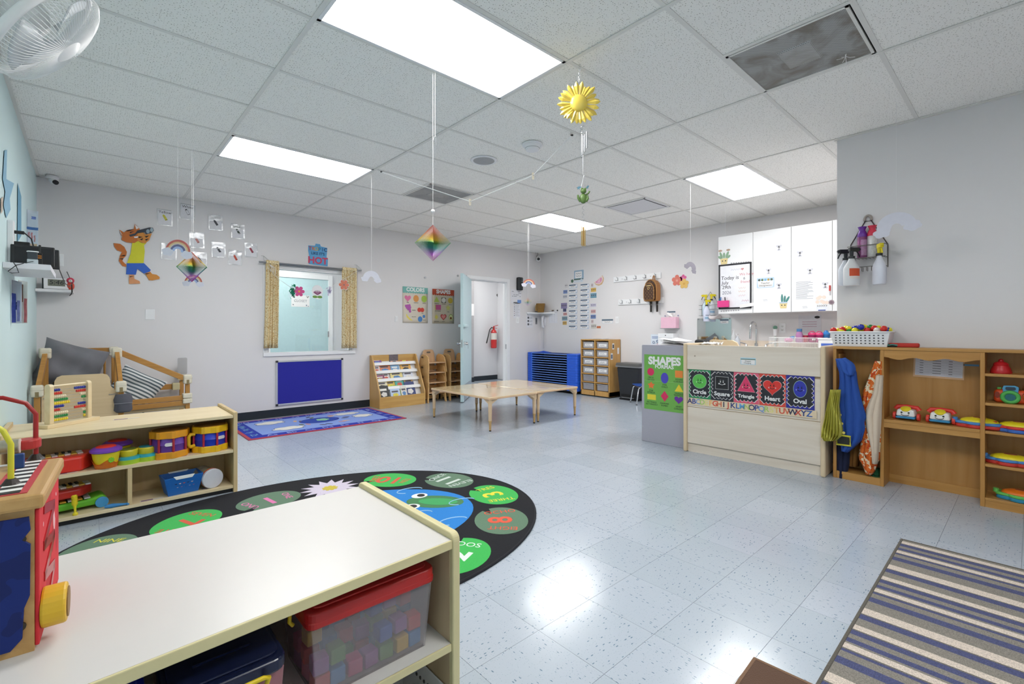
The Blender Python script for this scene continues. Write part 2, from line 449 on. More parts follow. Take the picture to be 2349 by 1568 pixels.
# ceiling: deck, grid and lay-in panels
def panelmat():
    m, nt, n, l, b = newmat('acoustic_panel')
    tc = n.new('ShaderNodeTexCoord'); oi = n.new('ShaderNodeObjectInfo')
    cmb = n.new('ShaderNodeCombineXYZ')
    for i in range(3): l.new(oi.outputs['Random'], cmb.inputs[i])
    sc = n.new('ShaderNodeVectorMath'); sc.operation = 'SCALE'; sc.inputs['Scale'].default_value = 57.0; l.new(cmb.outputs[0], sc.inputs[0])
    ad = n.new('ShaderNodeVectorMath'); ad.operation = 'ADD'; l.new(tc.outputs['Object'], ad.inputs[0]); l.new(sc.outputs[0], ad.inputs[1])
    v = n.new('ShaderNodeTexVoronoi'); v.voronoi_dimensions = '2D'; v.inputs['Scale'].default_value = 78; l.new(ad.outputs[0], v.inputs['Vector'])
    sep = n.new('ShaderNodeSeparateColor'); l.new(v.outputs['Color'], sep.inputs[0])
    rr = n.new('ShaderNodeMath'); rr.operation = 'MULTIPLY'; rr.inputs[1].default_value = 0.23; l.new(sep.outputs[0], rr.inputs[0])
    lt = n.new('ShaderNodeMath'); lt.operation = 'LESS_THAN'; l.new(v.outputs['Distance'], lt.inputs[0]); l.new(rr.outputs[0], lt.inputs[1])
    mx = n.new('ShaderNodeMix'); mx.data_type = 'RGBA'; mx.inputs[6].default_value = lin('#fbf9f5'); mx.inputs[7].default_value = lin('#bdbab4')
    l.new(lt.outputs[0], mx.inputs[0]); l.new(mx.outputs[2], b.inputs['Base Color'])
    b.inputs['Roughness'].default_value = 0.9
    nz = n.new('ShaderNodeTexNoise'); nz.inputs['Scale'].default_value = 130; l.new(ad.outputs[0], nz.inputs['Vector'])
    bp = n.new('ShaderNodeBump'); bp.inputs['Strength'].default_value = 0.15; bp.inputs['Distance'].default_value = 0.004
    l.new(nz.outputs['Fac'], bp.inputs['Height']); l.new(bp.outputs[0], b.inputs['Normal'])
    return m
PANEL = panelmat(); GRIDM = P('#e6e4e0', 0.5, var=0.02)
ceil = struct(B(XL - 0.1, XR + 0.1, -8.7, 0.12, 2.74, 2.8).build('ceiling', P('#4a4a4a', 0.8)))
XS = [XL, 0.0, 1.2192, 2.4384, 3.6576, 4.8768, XR]
YS = [-0.6096 * j for j in range(0, 15)]
LIGHTS = [(1, 3), (1, 7), (4, 3), (4, 7), (1, 11)]
special = {(2, 3): 'half', (2, 9): 'half', (4, 5): 'mid'}
pmeshes = {}
def panel(x0, x1, y0, y1):
    wx, wy = round(x1 - x0 - 0.006, 4), round(y1 - y0 - 0.006, 4)
    if (wx, wy) not in pmeshes:
        me = MB().box(-wx / 2, wx / 2, -wy / 2, wy / 2, 0, 0.014).mesh('ceiling_panel'); me.materials.append(PANEL); pmeshes[(wx, wy)] = me
    o = bpy.data.objects.new('ceiling_panel', pmeshes[(wx, wy)]); C.objects.link(o); o.parent = ceil
    o.location = ((x0 + x1) / 2 + random.uniform(-0.002, 0.002), (y0 + y1) / 2 + random.uniform(-0.002, 0.002), ZC + 0.004)
def runner(x0, x1, y0, y1, z=ZC):
    B(x0, x1, y0, y1, z, z + 0.0035).build('ceiling_runner', GRIDM, ceil)
for ci in range(6):
    x0, x1 = XS[ci], XS[ci + 1]
    for j in range(14):
        y1, y0 = YS[j], YS[j + 1]
        if x0 > 3.6 and y1 < -5.5: continue
        if x0 > 3.6 and y0 < -5.6: y0 = -5.6
        if y0 < -8.6: y0 = -8.6
        if (ci, j) in LIGHTS: continue
        k = special.get((ci, j))
        if k == 'half': panel(x0, (x0 + x1) / 2, y0, y1); runner((x0 + x1) / 2 - 0.012, (x0 + x1) / 2 + 0.012, y0, y1, ZC - 0.0008); continue
        if k == 'mid':
            xm = x0 + 0.3; panel(x0, xm, y0, y1); panel(xm + 0.61, x1, y0, y1); runner(xm - 0.012, xm + 0.012, y0, y1, ZC - 0.0008); runner(xm + 0.598, xm + 0.622, y0, y1, ZC - 0.0008); continue
        panel(x0, x1, y0, y1)
for x in XS[1:-1]:
    runner(x - 0.012, x + 0.012, -8.6 if x < 3.6 else -5.6 if x > 3.7 else -8.6, 0, ZC - 0.0015)
for j in range(1, 15):
    y = YS[j]; runner(XL, XR if y > -5.59 else XP, y - 0.012, y + 0.012)
for a in ((XL, XR, -0.02, 0), (XL, XL + 0.02, -8.6, 0), (XR - 0.02, XR, -5.6, 0), (XP - 0.02, XP, -8.6, -5.6), (XP, XR, -5.6, -5.58)):
    B(a[0], a[1], a[2], a[3], ZC - 0.004, ZC + 0.003).build('ceiling_edge_trim', GRIDM, ceil)
DIFF = emit('fluorescent_diffuser', '#fdfdfb', LIGHT)
lab = {(1, 3): 'lit two by four ceiling panel light between the pulley string and the foil cards', (1, 7): 'large lit ceiling panel light beside the yellow metal sun chime',
       (4, 3): 'lit ceiling panel light behind the frog chime, over the far tables', (4, 7): 'lit ceiling panel light in front of the white wall cabinets', (1, 11): 'lit ceiling panel light above the striped mat end of the room'}
for ci, j in LIGHTS:
    x0, x1, y1, y0 = XS[ci], XS[ci + 1], YS[j], YS[j + 1]
    t = thing('ceiling_light', lab[(ci, j)], 'light', ((x0 + x1) / 2, (y0 + y1) / 2, ZC), group='fluorescent panel lights')
    hx, hy = (x1 - x0) / 2 - 0.012, (y1 - y0) / 2 - 0.012
    m = MB(); m.box(-hx, hx, hy - 0.018, hy, -0.004, 0.02).box(-hx, hx, -hy, -hy + 0.018, -0.004, 0.02).box(-hx, -hx + 0.018, -hy, hy, -0.004, 0.02).box(hx - 0.018, hx, -hy, hy, -0.004, 0.02)
    m.build('frame', TRIM, t)
    B(-hx + 0.018, hx - 0.018, -hy + 0.018, hy - 0.018, 0.006, 0.012).build('diffuser', DIFF, t)
    B(-hx, hx, -hy, hy, 0.02, 0.055).build('housing', WHITE, t)

# observation window
wn = thing('window_1', 'white framed observation window onto the hallway between two speckled curtains', 'window'); wn['kind'] = 'structure'; del wn['category']
m = MB(); f = 0.045
m.box(WX0 - 0.05, WX0, -0.012, 0.0, WZ0 - 0.02, WZ1 + 0.045).box(WX1, WX1 + 0.05, -0.012, 0, WZ0 - 0.02, WZ1 + 0.045).box(WX0, WX1, -0.012, 0, WZ1, WZ1 + 0.045)
m.box(WX0, WX0 + 0.02, 0.0, 0.10, WZ0, WZ1).box(WX1 - 0.02, WX1, 0, 0.10, WZ0, WZ1).box(WX0, WX1, 0, 0.10, WZ1 - 0.02, WZ1)
m.build('window_frame', TRIM, wn, bev=0.002)
B(WX0 - 0.05, WX1 + 0.05, -0.02, 0.10, WZ0 - 0.045, WZ0 + 0.003).build('window_sill', TRIM, wn, bev=0.004)
def glassmat():
    m, nt, n, l, b = newmat('window_glass')
    g = n.new('ShaderNodeBsdfGlossy'); g.inputs['Roughness'].default_value = 0.02; tr = n.new('ShaderNodeBsdfTransparent'); mx = n.new('ShaderNodeMixShader')
    tr.inputs[0].default_value = (0.97, 0.99, 0.985, 1)
    fz = n.new('ShaderNodeFresnel'); fz.inputs[0].default_value = 1.5
    l.new(fz.outputs[0], mx.inputs[0]); l.new(tr.outputs[0], mx.inputs[1]); l.new(g.outputs[0], mx.inputs[2]); l.new(mx.outputs[0], n['Material Output'].inputs[0])
    return m
GLASS = glassmat()
B(WX0 + 0.02, WX1 - 0.02, 0.055, 0.061, WZ0, WZ1 - 0.02).build('pane', GLASS, wn)
# closet door across the hallway
cd2 = thing('door_2', 'aqua closet door with white casing seen through the observation window', 'door', (0, 0, 0)); cd2['kind'] = 'structure'; del cd2['category']
x1 = onY(752, 700, 1.75).x; x0 = x1 - 0.95
B(x0, x1, 1.73, 1.75, 0.01, 2.03).build('door_leaf', P('#bcd9dd', 0.35), cd2)
MB().box(x1, x1 + 0.075, 1.715, 1.75, 0, 2.11).box(x0 - 0.075, x0, 1.715, 1.75, 0, 2.11).box(x0, x1, 1.715, 1.75, 2.03, 2.11).build('door_casing', TRIM, cd2, bev=0.004)
zz = onY(752, 766, 1.75).z
B(x1 - 0.012, x1 + 0.008, 1.71, 1.73, zz - 0.05, zz + 0.05).build('hinge', METAL, cd2)

# open classroom door
tr1 = struct(MB().box(DX1, DX1 + 0.062, -0.015, 0, 0, DZ1 + 0.062).box(DX0 - 0.062, DX0, -0.015, 0, 0, DZ1 + 0.062).box(DX0, DX1, -0.015, 0, DZ1, DZ1 + 0.062).box(DX1 - 0.008, DX1, 0, 0.10, 0, DZ1).box(DX0, DX0 + 0.008, 0, 0.10, 0, DZ1).box(DX0, DX1, 0, 0.10, DZ1 - 0.01, DZ1)
      .box(DX1 - 0.016, DX1 - 0.008, 0.045, 0.10, 0, DZ1 - 0.01).box(DX0 + 0.008, DX1 - 0.008, 0.045, 0.10, DZ1 - 0.02, DZ1 - 0.01).build('trim_1', TRIM, bev=0.003))
zz = onY(1161, 794, 0).z
B(DX1 - 0.0095, DX1 - 0.0075, 0.005, 0.035, zz - 0.05, zz + 0.04).build('strike_plate', METAL, tr1)
hx, hy = DX0 + 0.005, -0.02
ex, ey = 3.53, -0.655
L = math.hypot(ex - hx, ey - hy); ang = math.atan2(ey - hy, ex - hx)
dr = thing('door_1', 'pale aqua classroom door standing open into the room', 'door', (hx, hy, 0), ang); dr['kind'] = 'structure'; del dr['category']
# local x runs from hinge to free edge; local +y faces the camera-right side
B(0, L, -0.022, 0.022, 0.012, 2.035).build('door_leaf', DOORPAINT, dr, bev=0.002)
kp = P('#a9b8c4', 0.25, metal=0.8)
B(0.02, L - 0.08, 0.022, 0.024, 0.015, 0.275).build('kick_plate', kp, dr)
for s in (1, -1):
    k = MB(); k.cyl((L - 0.07, s * 0.022, 0.93), (L - 0.07, s * 0.034, 0.93), 0.033, n=20).cyl((L - 0.07, s * 0.034, 0.93), (L - 0.07, s * 0.06, 0.93), 0.012)
    k.cyl((L - 0.07, s * 0.055, 0.93), (L - 0.07, s * 0.085, 0.93), 0.028, 0.024, n=20).build('door_knob', CHROME, dr, smooth=40)
B(L - 0.001, L + 0.0015, -0.013, 0.013, 0.87, 0.99).build('latch_plate', METAL, dr)
k = MB(); k.tube([(L - 0.07, 0.087, 0.93), (L - 0.07, 0.09, 0.90), (L - 0.07, 0.088, 0.85)], 0.003).build('key', METAL, dr)
m = MB(); m.box(L - 0.33, L - 0.02, 0.022, 0.06, 1.19, 1.235); m.build('door_holder', P('#c5dde2', 0.4), dr, bev=0.008)
m = MB(); m.box(L - 0.33, L - 0.02, -0.06, -0.022, 1.19, 1.235); m.build('door_holder', P('#c5dde2', 0.4), dr, bev=0.008)
# ------------------------------------------------------------------ on and under the ceiling
def perf(name, col, hole, scale, dirt):
    m, nt, n, l, b = newmat(name)
    tc = n.new('ShaderNodeTexCoord')
    v = n.new('ShaderNodeTexVoronoi'); v.voronoi_dimensions = '2D'; v.inputs['Scale'].default_value = scale; v.inputs['Randomness'].default_value = 0
    mp = n.new('ShaderNodeMapping'); mp.inputs['Rotation'].default_value = (0, 0, 0.785); l.new(tc.outputs['Object'], mp.inputs[0]); l.new(mp.outputs[0], v.inputs['Vector'])
    lt = n.new('ShaderNodeMath'); lt.operation = 'LESS_THAN'; lt.inputs[1].default_value = 0.3; l.new(v.outputs['Distance'], lt.inputs[0])
    nz = n.new('ShaderNodeTexNoise'); nz.inputs['Scale'].default_value = 5; nz.inputs['Detail'].default_value = 5; nz.inputs['Distortion'].default_value = 1.2; l.new(tc.outputs['Object'], nz.inputs['Vector'])
    cr = n.new('ShaderNodeValToRGB'); cr.color_ramp.elements[0].position = 0.36; cr.color_ramp.elements[0].color = lin(dirt); cr.color_ramp.elements[1].position = 0.56; cr.color_ramp.elements[1].color = lin(col)
    l.new(nz.outputs['Fac'], cr.inputs[0])
    mx = n.new('ShaderNodeMix'); mx.data_type = 'RGBA'; mx.inputs[7].default_value = lin(hole); l.new(lt.outputs[0], mx.inputs[0]); l.new(cr.outputs[0], mx.inputs[6]); l.new(mx.outputs[2], b.inputs['Base Color'])
    b.inputs['Roughness'].default_value = 0.6
    return m
for (x0, y1, lb) in ((1.8288, YS[3], 'square perforated return air grille over the far tables, fairly clean'), (1.8288, YS[9], 'square perforated return air grille with brown dust stains')):
    x0 += 0.006; x1 = x0 + 0.597; y0 = y1 - 0.603
    t = thing('ceiling_vent', lb, 'vent', ((x0 + x1) / 2, (y0 + y1) / 2, ZC), group='return air grilles')
    h = 0.288; dirty = y1 < -4
    pm = perf('perforated_grille_%d' % dirty, '#b2b2b1', '#6a6a6c', 120, '#857d72' if dirty else '#a0a0a0')
    m = MB(); m.box(-h, h, h - 0.014, h, -0.003, 0.008).box(-h, h, -h, -h + 0.014, -0.003, 0.008).box(-h, -h + 0.014, -h, h, -0.003, 0.008).box(h - 0.014, h, -h, h, -0.003, 0.008)
    m.build('frame', GRIDM, t)
    B(-h + 0.014, h - 0.014, -h + 0.014, h - 0.014, 0.001, 0.006).build('perforated_plate', pm, t)
    MB().taper(-0.115, 0.115, -0.085, 0.085, -0.006, 0.001, 0.9).build('deflector_plate', perf('deflector_%d' % dirty, '#bcbcbb', '#7b7b7c', 120, '#a8a49e'), t)
    B(-h, h, -h, h, 0.006, 0.045).build('plenum_box', P('#777777', 0.7), t)
    if dirty:
        st = MB()
        for k in range(7):
            a = random.uniform(0, 6.28); st.tube([(0.2, -0.17, -0.002), (0.2 + 0.02 * math.cos(a), -0.17 + 0.02 * math.sin(a), -0.012), (0.2 + 0.045 * math.cos(a), -0.17 + 0.045 * math.sin(a), -0.01 - 0.02 * random.random())], 0.0015, 5)
        st.build('tied_string', PAPER, t)
t = thing('ceiling_vent', 'plain white square air diffuser near the frog chime', 'vent', (3.6576 + 0.605, (YS[5] + YS[6]) / 2, ZC))
m = MB(); h = 0.288
m.box(-h, h, h - 0.02, h, -0.004, 0.006).box(-h, h, -h, -h + 0.02, -0.004, 0.006).box(-h, -h + 0.02, -h, h, -0.004, 0.006).box(h - 0.02, h, -h, h, -0.004, 0.006); m.build('frame', TRIM, t)
MB().box(-0.25, 0.25, -0.25, 0.25, -0.006, -0.002).build('face_plate', P('#d9d9de', 0.5), t, bev=0.002); B(-h, h, -h, h, 0.006, 0.045).build('plenum_box', P('#555555', 0.7), t)
p = onZ(1221, 331, ZC); t = thing('smoke_detector', 'white round smoke detector on ceiling near the clothesline', 'smoke detector', (p.x, p.y, ZC))
MB().lathe([(0.035, -0.055), (0.052, -0.05), (0.062, -0.03), (0.07, -0.012), (0.075, 0)], n=28).build('housing', TRIM, t, smooth=35)
MB().lathe([(0.053, -0.044), (0.0605, -0.034)], n=28).build('vent_ring', P('#77797c', 0.6), t, smooth=30)
MB().lathe([(0.05, -0.016), (0.082, -0.012), (0.085, 0)], n=28).build('base_plate', TRIM, t, smooth=30)
p = onZ(1110, 368, ZC); t = thing('ceiling_speaker', 'round recessed ceiling speaker with grey grille', 'speaker', (p.x, p.y, ZC))
MB().lathe([(0.085, -0.004), (0.115, -0.006), (0.122, 0.0)], n=36).build('trim_ring', TRIM, t, smooth=30)
MB().lathe([(0.02, -0.006), (0.095, -0.0062), (0.1, -0.002)], n=36).build('grille', perf('speaker_grille', '#b8b8ba', '#8d8d90', 300, '#b2b2b4'), t)

def hang(x, y, z0, name='string', r=0.0016, par=None, z1=ZC):
    return MB().cyl((0, 0, z0), (0, 0, z1), r, n=6).build(name, PAPER, par)
# yellow sun chime
p = onZ(1331, 150, ZC); D = depth(p.x, p.y); zs = zpx(p.x, p.y, 238); R0 = 53 / FPX * D
t = thing('sun_wind_chime', 'yellow metal sun wind chime with folded petals hanging from the ceiling', 'wind chime', mat=Matrix.Translation((p.x - 0.012, p.y, zs)) @ Matrix.Rotation(-YAW, 4, 'Z') @ Matrix.Rotation(PI / 2, 4, 'X'))
SUN = P('#efd35a', 0.35, metal=0.0, coat=0.3)
pm = MB().add([(-0.004, 0, 0), (0.004, 0, 0), (0, 0, 0.003), (-0.0115, 0.045, 0), (0.0115, 0.045, 0), (0, 0.045, 0.009), (-0.008, 0.058, 0), (0.008, 0.058, 0), (0, 0.066, 0.006), (0, 0.07, 0.002)],
              [(0, 2, 5, 3), (2, 1, 4, 5), (3, 5, 8, 6), (5, 4, 7, 8), (6, 8, 9), (8, 7, 9)]).mesh('petal'); pm.materials.append(SUN)
for k in range(26):
    o = bpy.data.objects.new('petal', pm); C.objects.link(o); o.parent = t
    a = 2 * PI * k / 26 + random.uniform(-0.05, 0.05); o.location = (0.045 * math.cos(a), 0.045 * math.sin(a), random.uniform(-0.006, 0.004)); o.rotation_euler = (random.uniform(-0.25, 0.25), 0, a - PI / 2); s = R0 / 0.118 * random.uniform(0.85, 1.06); o.scale = (1.25, s, 1.2)
MB().lathe([(0.05, -0.004), (0.05, 0.006), (0.04, 0.016), (0.02, 0.022), (0.002, 0.024)], n=32).build('sun_face', SUN, t, smooth=60)
ch = MB()
for k in range(9): ch.tube([(0.004 * math.cos(a) + 0.006 * k / 9, R0 * 0.9 + k * (ZC - zs - R0 * 0.9) / 9 + 0.012 + 0.012 * math.sin(a), 0.004 * (k % 2) * math.sin(a)) for a in [2 * PI * q / 8 for q in range(8)]], 0.0011, 5, closed=True)
ch.build('chain', METAL, t)
sp = MB(); sp.tube([(0.02 + 0.012 * math.cos(a * 1.3), -R0 - 0.004 * a * 0.9, 0.012 * math.sin(a * 1.3)) for a in [0.5 * k for k in range(26)]], 0.0012, 5); sp.build('spring', METAL, t)
for k, (dx, l0, l1) in enumerate(((0.016, 0.05, 0.185), (0.026, 0.055, 0.16), (0.045, 0.035, 0.13), (0.036, 0.045, 0.145))):
    MB().cyl((dx, -R0 - l0, (-1) ** k * 0.008), (dx, -R0 - l1, (-1) ** k * 0.008), 0.0042, n=10).build('chime_tube', CHROME, t, smooth=40)
# frog chime
fx, fy = CX + 3.27 * 0.7826, CY + 3.27 * 0.6404; zz = lambda py: zpx(fx, fy, py)
t = thing('frog_wind_chime', 'small green frog wind chime with brass tubes on a thin chain', 'wind chime', mat=Matrix.Translation((fx, fy, zz(447))) @ Matrix.Rotation(-YAW, 4, 'Z') @ Matrix.Rotation(PI / 2, 4, 'X'))
u = 3.27 / FPX; FG_ = P('#5d7a3f', 0.4)
m = MB(); m.sph((0, -8 * u, 0), (9 * u, 12 * u, 6 * u)).sph((0, 8 * u, 3 * u), (7 * u, 6 * u, 6 * u)).sph((-4 * u, 13 * u, 4 * u), 2.6 * u).sph((4 * u, 13 * u, 4 * u), 2.6 * u)
m.tube([(-6 * u, -14 * u, 0), (-12 * u, -8 * u, 4 * u), (-13 * u, -1 * u, 4 * u)], [4 * u, 3 * u, 2 * u]).tube([(6 * u, -14 * u, 0), (10 * u, -9 * u, 4 * u), (9 * u, -2 * u, 4 * u)], [4 * u, 3 * u, 2 * u]).tube([(6 * u, 0, 0), (11 * u, 3 * u, 2 * u), (14 * u, 8 * u, 2 * u)], 2 * u)
m.build('frog_body', FG_, t, smooth=60)
m = MB()
for cx, cy, r in ((-11, 16, 5), (-7, 18, 4), (9, 17, 4), (11, 20, 3)): m.prism(mv(star(0, 0, r * u, 0.4), cx * u, cy * u), -0.001, 0.001)
m.build('blossoms', P('#4f7d92', 0.5), t)
m = MB(); m.tube([(-6 * u, 14 * u, 0), (0, 40 * u, 0), (7 * u, 14 * u, 0)], 0.0011, 5).tube([(0, 40 * u, 0), (2 * u, 46 * u, 0), (-1 * u, 48 * u, 0), (0, (447 - 260) * u, 0), (0, (ZC - zz(447)), 0)], 0.0007, 5); m.build('hanging_chain', METAL, t)
MB().tube([(2.5 * u * math.cos(a), -(24 + 1.7 * a) * u, 2.5 * u * math.sin(a)) for a in [0.6 * k for k in range(42)]], 0.0009, 5).build('spring', METAL, t)
for k in range(4): MB().cyl(((k - 1.5) * 2.5 * u, -(72 + k % 2 * 2) * u, (k % 2) * 0.006), ((k - 1.5) * 2.5 * u, -(116 + k % 2 * 2) * u, (k % 2) * 0.006), 0.0036, n=10).build('chime_tube', P('#d9b878', 0.2, metal=1.0), t, smooth=40)

# rainbow spinners
def rainbow_metal():
    m, nt, n, l, b = newmat('rainbow_metal')
    tc = n.new('ShaderNodeTexCoord'); sx = n.new('ShaderNodeSeparateXYZ'); l.new(tc.outputs['Object'], sx.inputs[0])
    mr = n.new('ShaderNodeMapRange'); mr.inputs[1].default_value = -1; mr.inputs[2].default_value = 1; l.new(sx.outputs[2], mr.inputs[0])
    cr = n.new('ShaderNodeValToRGB'); e = cr.color_ramp.elements
    e[0].position = 0; e[0].color = lin('#a8327e'); e[1].position = 1; e[1].color = lin('#c8463c')
    for p_, c_ in ((0.18, '#b96ac8'), (0.36, '#4f9a94'), (0.5, '#5a9a62'), (0.6, '#e2c95a'), (0.8, '#d8886a')):
        q = e.new(p_); q.color = lin(c_)
    l.new(mr.outputs[0], cr.inputs[0]); l.new(cr.outputs[0], b.inputs['Base Color']); b.inputs['Roughness'].default_value = 0.3; b.inputs['Metallic'].default_value = 0.55
    return m
RAIN = rainbow_metal()
def spinner(name, label, x, y, pyc, half_px, turn, nr=19, string_top=True):
    D = depth(x, y); s = half_px / FPX * D; z = zpx(x, y, pyc)
    t = thing(name, label, 'wind spinner', (x, y, z), -YAW)
    for k in range(nr):
        r = 1 - k * 0.94 / nr; a = turn * k / nr
        m = MB(); q = 0.022
        co = []
        for (cx, cz) in ((r, 0), (0, r), (-r, 0), (0, -r)): co.append((cx, cz))
        pts = [(math.cos(a) * cx, math.sin(a) * cx, cz) for cx, cz in co]
        for i in range(4): m.bar(pts[i], pts[(i + 1) % 4], 0.014, 0.06, up=(-math.sin(a), math.cos(a), 0))
        o = m.build('spinner_ring', RAIN, t); o.scale = (s, s, s)
    m = MB(); m.cyl((0, 0, s), (0, 0, ZC - z), 0.0008, n=5); m.build('string', PAPER, t)
    return t
p = onZ(993, 165, ZC); sp1 = spinner('wind_spinner', 'large diamond shaped rainbow metal wind spinner on a long string', p.x, p.y, 557, 41, 1.9)
MB().sph((0, 0, zpx(p.x, p.y, 484) - zpx(p.x, p.y, 557)), 0.012).build('swivel_bead', TRIM, sp1, smooth=60)
p2 = onZ(440, 345, ZC); spinner('wind_spinner', 'diamond rainbow wind spinner hanging before the foil crayon cards', p2.x, p2.y, 612, 34, 2.6)
p3 = onZ(1213, 512, ZC)
spinner('wind_spinner', 'tiny rainbow wind spinner beside the wicker corner basket', p3.x, p3.y + 0.02, 692, 10, 1.6, nr=7)

# card rainbows and clouds on strings
def rainbow(label, x, y, pyt, wpx, yaw, cols, tilt=0.0, string=True, mirror=False):
    D = depth(x, y); W = wpx / FPX * D; z = zpx(x, y, pyt) - W * 0.42
    t = thing('rainbow_cutout', label, 'paper cutout', mat=Matrix.Translation((x, y, z)) @ Matrix.Rotation(-YAW + yaw, 4, 'Z') @ Matrix.Rotation(PI / 2, 4, 'X') @ Matrix.Rotation(tilt, 4, 'Z'))
    r = W * 0.44
    radii = [1, 0.84, 0.72, 0.62, 0.45]
    for k, c_ in enumerate(cols):
        o_, i_ = (radii[k], radii[k + 1]) if k < 4 else (0.45, 0.28)
        if k == len(cols) - 1: i_ = 0.26
        pts = ell(0, -0.02 * W, r * o_, r * o_ * 0.95, 24, 0, 180) + ell(0, -0.02 * W, r * i_, r * i_ * 0.9, 24, 180, 0)
        MB().prism(pts, 0.0, 0.0012).build('rainbow_band', P(c_, 0.6), t)
    for s in (-1, 1): MB().prism(cloud(s * W * 0.34, -0.08 * W, W * 0.42, W * 0.30, 5, s + 1.7), 0.0013, 0.0024).build('cloud', P(cols[0] if len(cols) == 1 else '#e6e4f2', 0.6), t)
    if string: MB().cyl((0, r * 0.9, 0.0), (math.sin(tilt) * 0 + 0, ZC - z, 0), 0.0009, n=5).build('string', PAPER, t).rotation_euler = (0, 0, -tilt)
    return t
FULL = ['#cf6f66', '#f0e0b0', '#6a6a9a', '#b8c8f0']
FULL = ['#cf6f66', '#efcf9a', '#e9d9d0', '#73739c', '#b4c6ee']
p = onZ(408, 285, ZC); rainbow('coloured rainbow cutout with two clouds hanging near the paper tiger', p.x, p.y, 548, 66, 0.0, FULL, tilt=-0.18)
rainbow('small coloured rainbow cutout hanging just under a wind spinner', p2.x + 0.035, p2.y + 0.17, 629, 44, 0.1, FULL, tilt=-0.06)
rainbow('coloured rainbow cutout hanging beside the black wall dispenser', p3.x, p3.y, 639, 31, 0.0, FULL, tilt=-0.15)
p = onZ(852, 400, ZC); rainbow('blank white back of a rainbow cutout hanging by the curtain rod', p.x, p.y, 620, 42, 0.5, ['#dcdbe6'], tilt=-0.08)
p = onZ(2056, 235, ZC); rainbow('blank white cloud cutout hanging in front of the grey pillar wall', p.x, p.y, 485, 82, -0.6, ['#d6d6e2'], tilt=0.2)
p = onZ(1584, 420, ZC); rainbow('grey shaded back of a rainbow cutout hanging by the wall flowers', p.x, p.y, 600, 34, 0.3, ['#9a96a2'], tilt=-0.5)
p = onZ(998, 165, ZC); t = thing('paper_clip_string', 'white ceiling string ending in a bent silver paper clip', 'string', (p.x, p.y, 0), -YAW)
zz = lambda py: zpx(p.x, p.y, py)
MB().cyl((0, 0, zz(312)), (0, 0, ZC), 0.0008, n=5).build('string', PAPER, t)
MB().tube([(-0.005, 0, zz(318)), (-0.005, 0, zz(333)), (0, 0, zz(336)), (0.004, 0, zz(333)), (0.004, 0, zz(313)), (0, 0, zz(311)), (-0.003, 0, zz(313)), (-0.012, 0, zz(322))], 0.0011, 5).build('paper_clip', METAL, t)
p = onZ(1664, 380, ZC); t = thing('ceiling_string', 'bare white string hanging from the ceiling before the wall cabinets', 'string', (p.x, p.y, 0))
MB().cyl((0, 0, zpx(p.x, p.y, 540)), (0, 0, ZC), 0.0016, n=5).build('string', PAPER, t); MB().sph((0, 0, zpx(p.x, p.y, 498)), 0.004).build('knot', PAPER, t)

# clothesline
A0, A3 = onZ(875, 394, ZC - 0.008), onZ(1312, 310, ZC - 0.008)
def along(px, py):
    best = min((abs((lambda q: 1174.5 + FPX * (math.cos(YAW) * (q.x - CX) - math.sin(YAW) * (q.y - CY)) / depth(q.x, q.y))(A0.lerp(A3, k / 400)) - px), k) for k in range(401))[1]
    q = A0.lerp(A3, best / 400); return Vector((q.x, q.y, zpx(q.x, q.y, py)))
A1, A2 = along(1078, 462), along(1223, 402)
t = thing('clothesline', 'white cord strung under the ceiling with wooden clothespins on it', 'clothesline')
MB().tube([A0, A0.lerp(A1, 0.5) + Vector((0, 0, -0.004)), A1, A1.lerp(A2, 0.5), A2, A2.lerp(A3, 0.5), A3], 0.0034, 6).build('cord', P('#f6f6f6', 0.5), t)
for q in (A0, A3): MB().sph(q, (0.012, 0.012, 0.006)).build('ceiling_clip', BLACK, t)
for q, lb in ((A1, 'pale wooden clothespin at the lowest point of the ceiling cord'), (A2, 'pale wooden clothespin on the ceiling cord near the sun chime')):
    k = thing('clothespin', lb, 'clothespin', q, -YAW + 0.4, group='clothespins on the ceiling cord')
    for s in (-1, 1):
        m = MB(); m.bar((s * 0.006, 0, 0.022), (s * 0.004, 0, -0.035), 0.009, 0.007, up=(0, 1, 0)); m.build('clothespin_half', P('#e6dcc8', 0.6), k, bev=0.001)
    MB().cyl((0, -0.006, 0), (0, 0.006, 0), 0.004, n=8).build('spring', METAL, k)

# cameras
p = onZ(118, 402, ZC - 0.03); t = thing('security_camera', 'white dome security camera at the ceiling above the aqua wall', 'camera', (p.x, -0.09, ZC))
MB().lathe([(0.05, 0), (0.052, -0.02), (0.04, -0.03)], n=24).build('base', TRIM, t, smooth=40)
MB().sph((0.01, -0.01, -0.045), 0.038).build('eyeball', TRIM, t, smooth=60)
MB().cyl((0.02, -0.03, -0.06), (0.03, -0.046, -0.07), 0.022, n=16).build('lens', BLACK, t)
q = onY(1235, 594, -0.06); t = thing('security_camera', 'small black eyed security camera in the corner where grey walls meet', 'camera', (q.x, -0.06, q.z))
MB().sph((0, 0, 0), 0.05).build('housing', TRIM, t, smooth=60); MB().cyl((0, 0, 0), unit((-0.66, -0.74, -0.1)) * 0.052, 0.028, n=18).build('lens', BLACK, t)
MB().tube([(-0.03, 0.03, 0.05), (-0.01, 0.0, 0.09), (-0.03, 0.0, 0.14), (-0.05, 0.03, ZC - q.z)], 0.004, 6).build('cable', BLACK, t)
MB().cyl((0, 0.05, 0.0), (0, 0.0, 0.0), 0.03, n=12).build('bracket', TRIM, t)

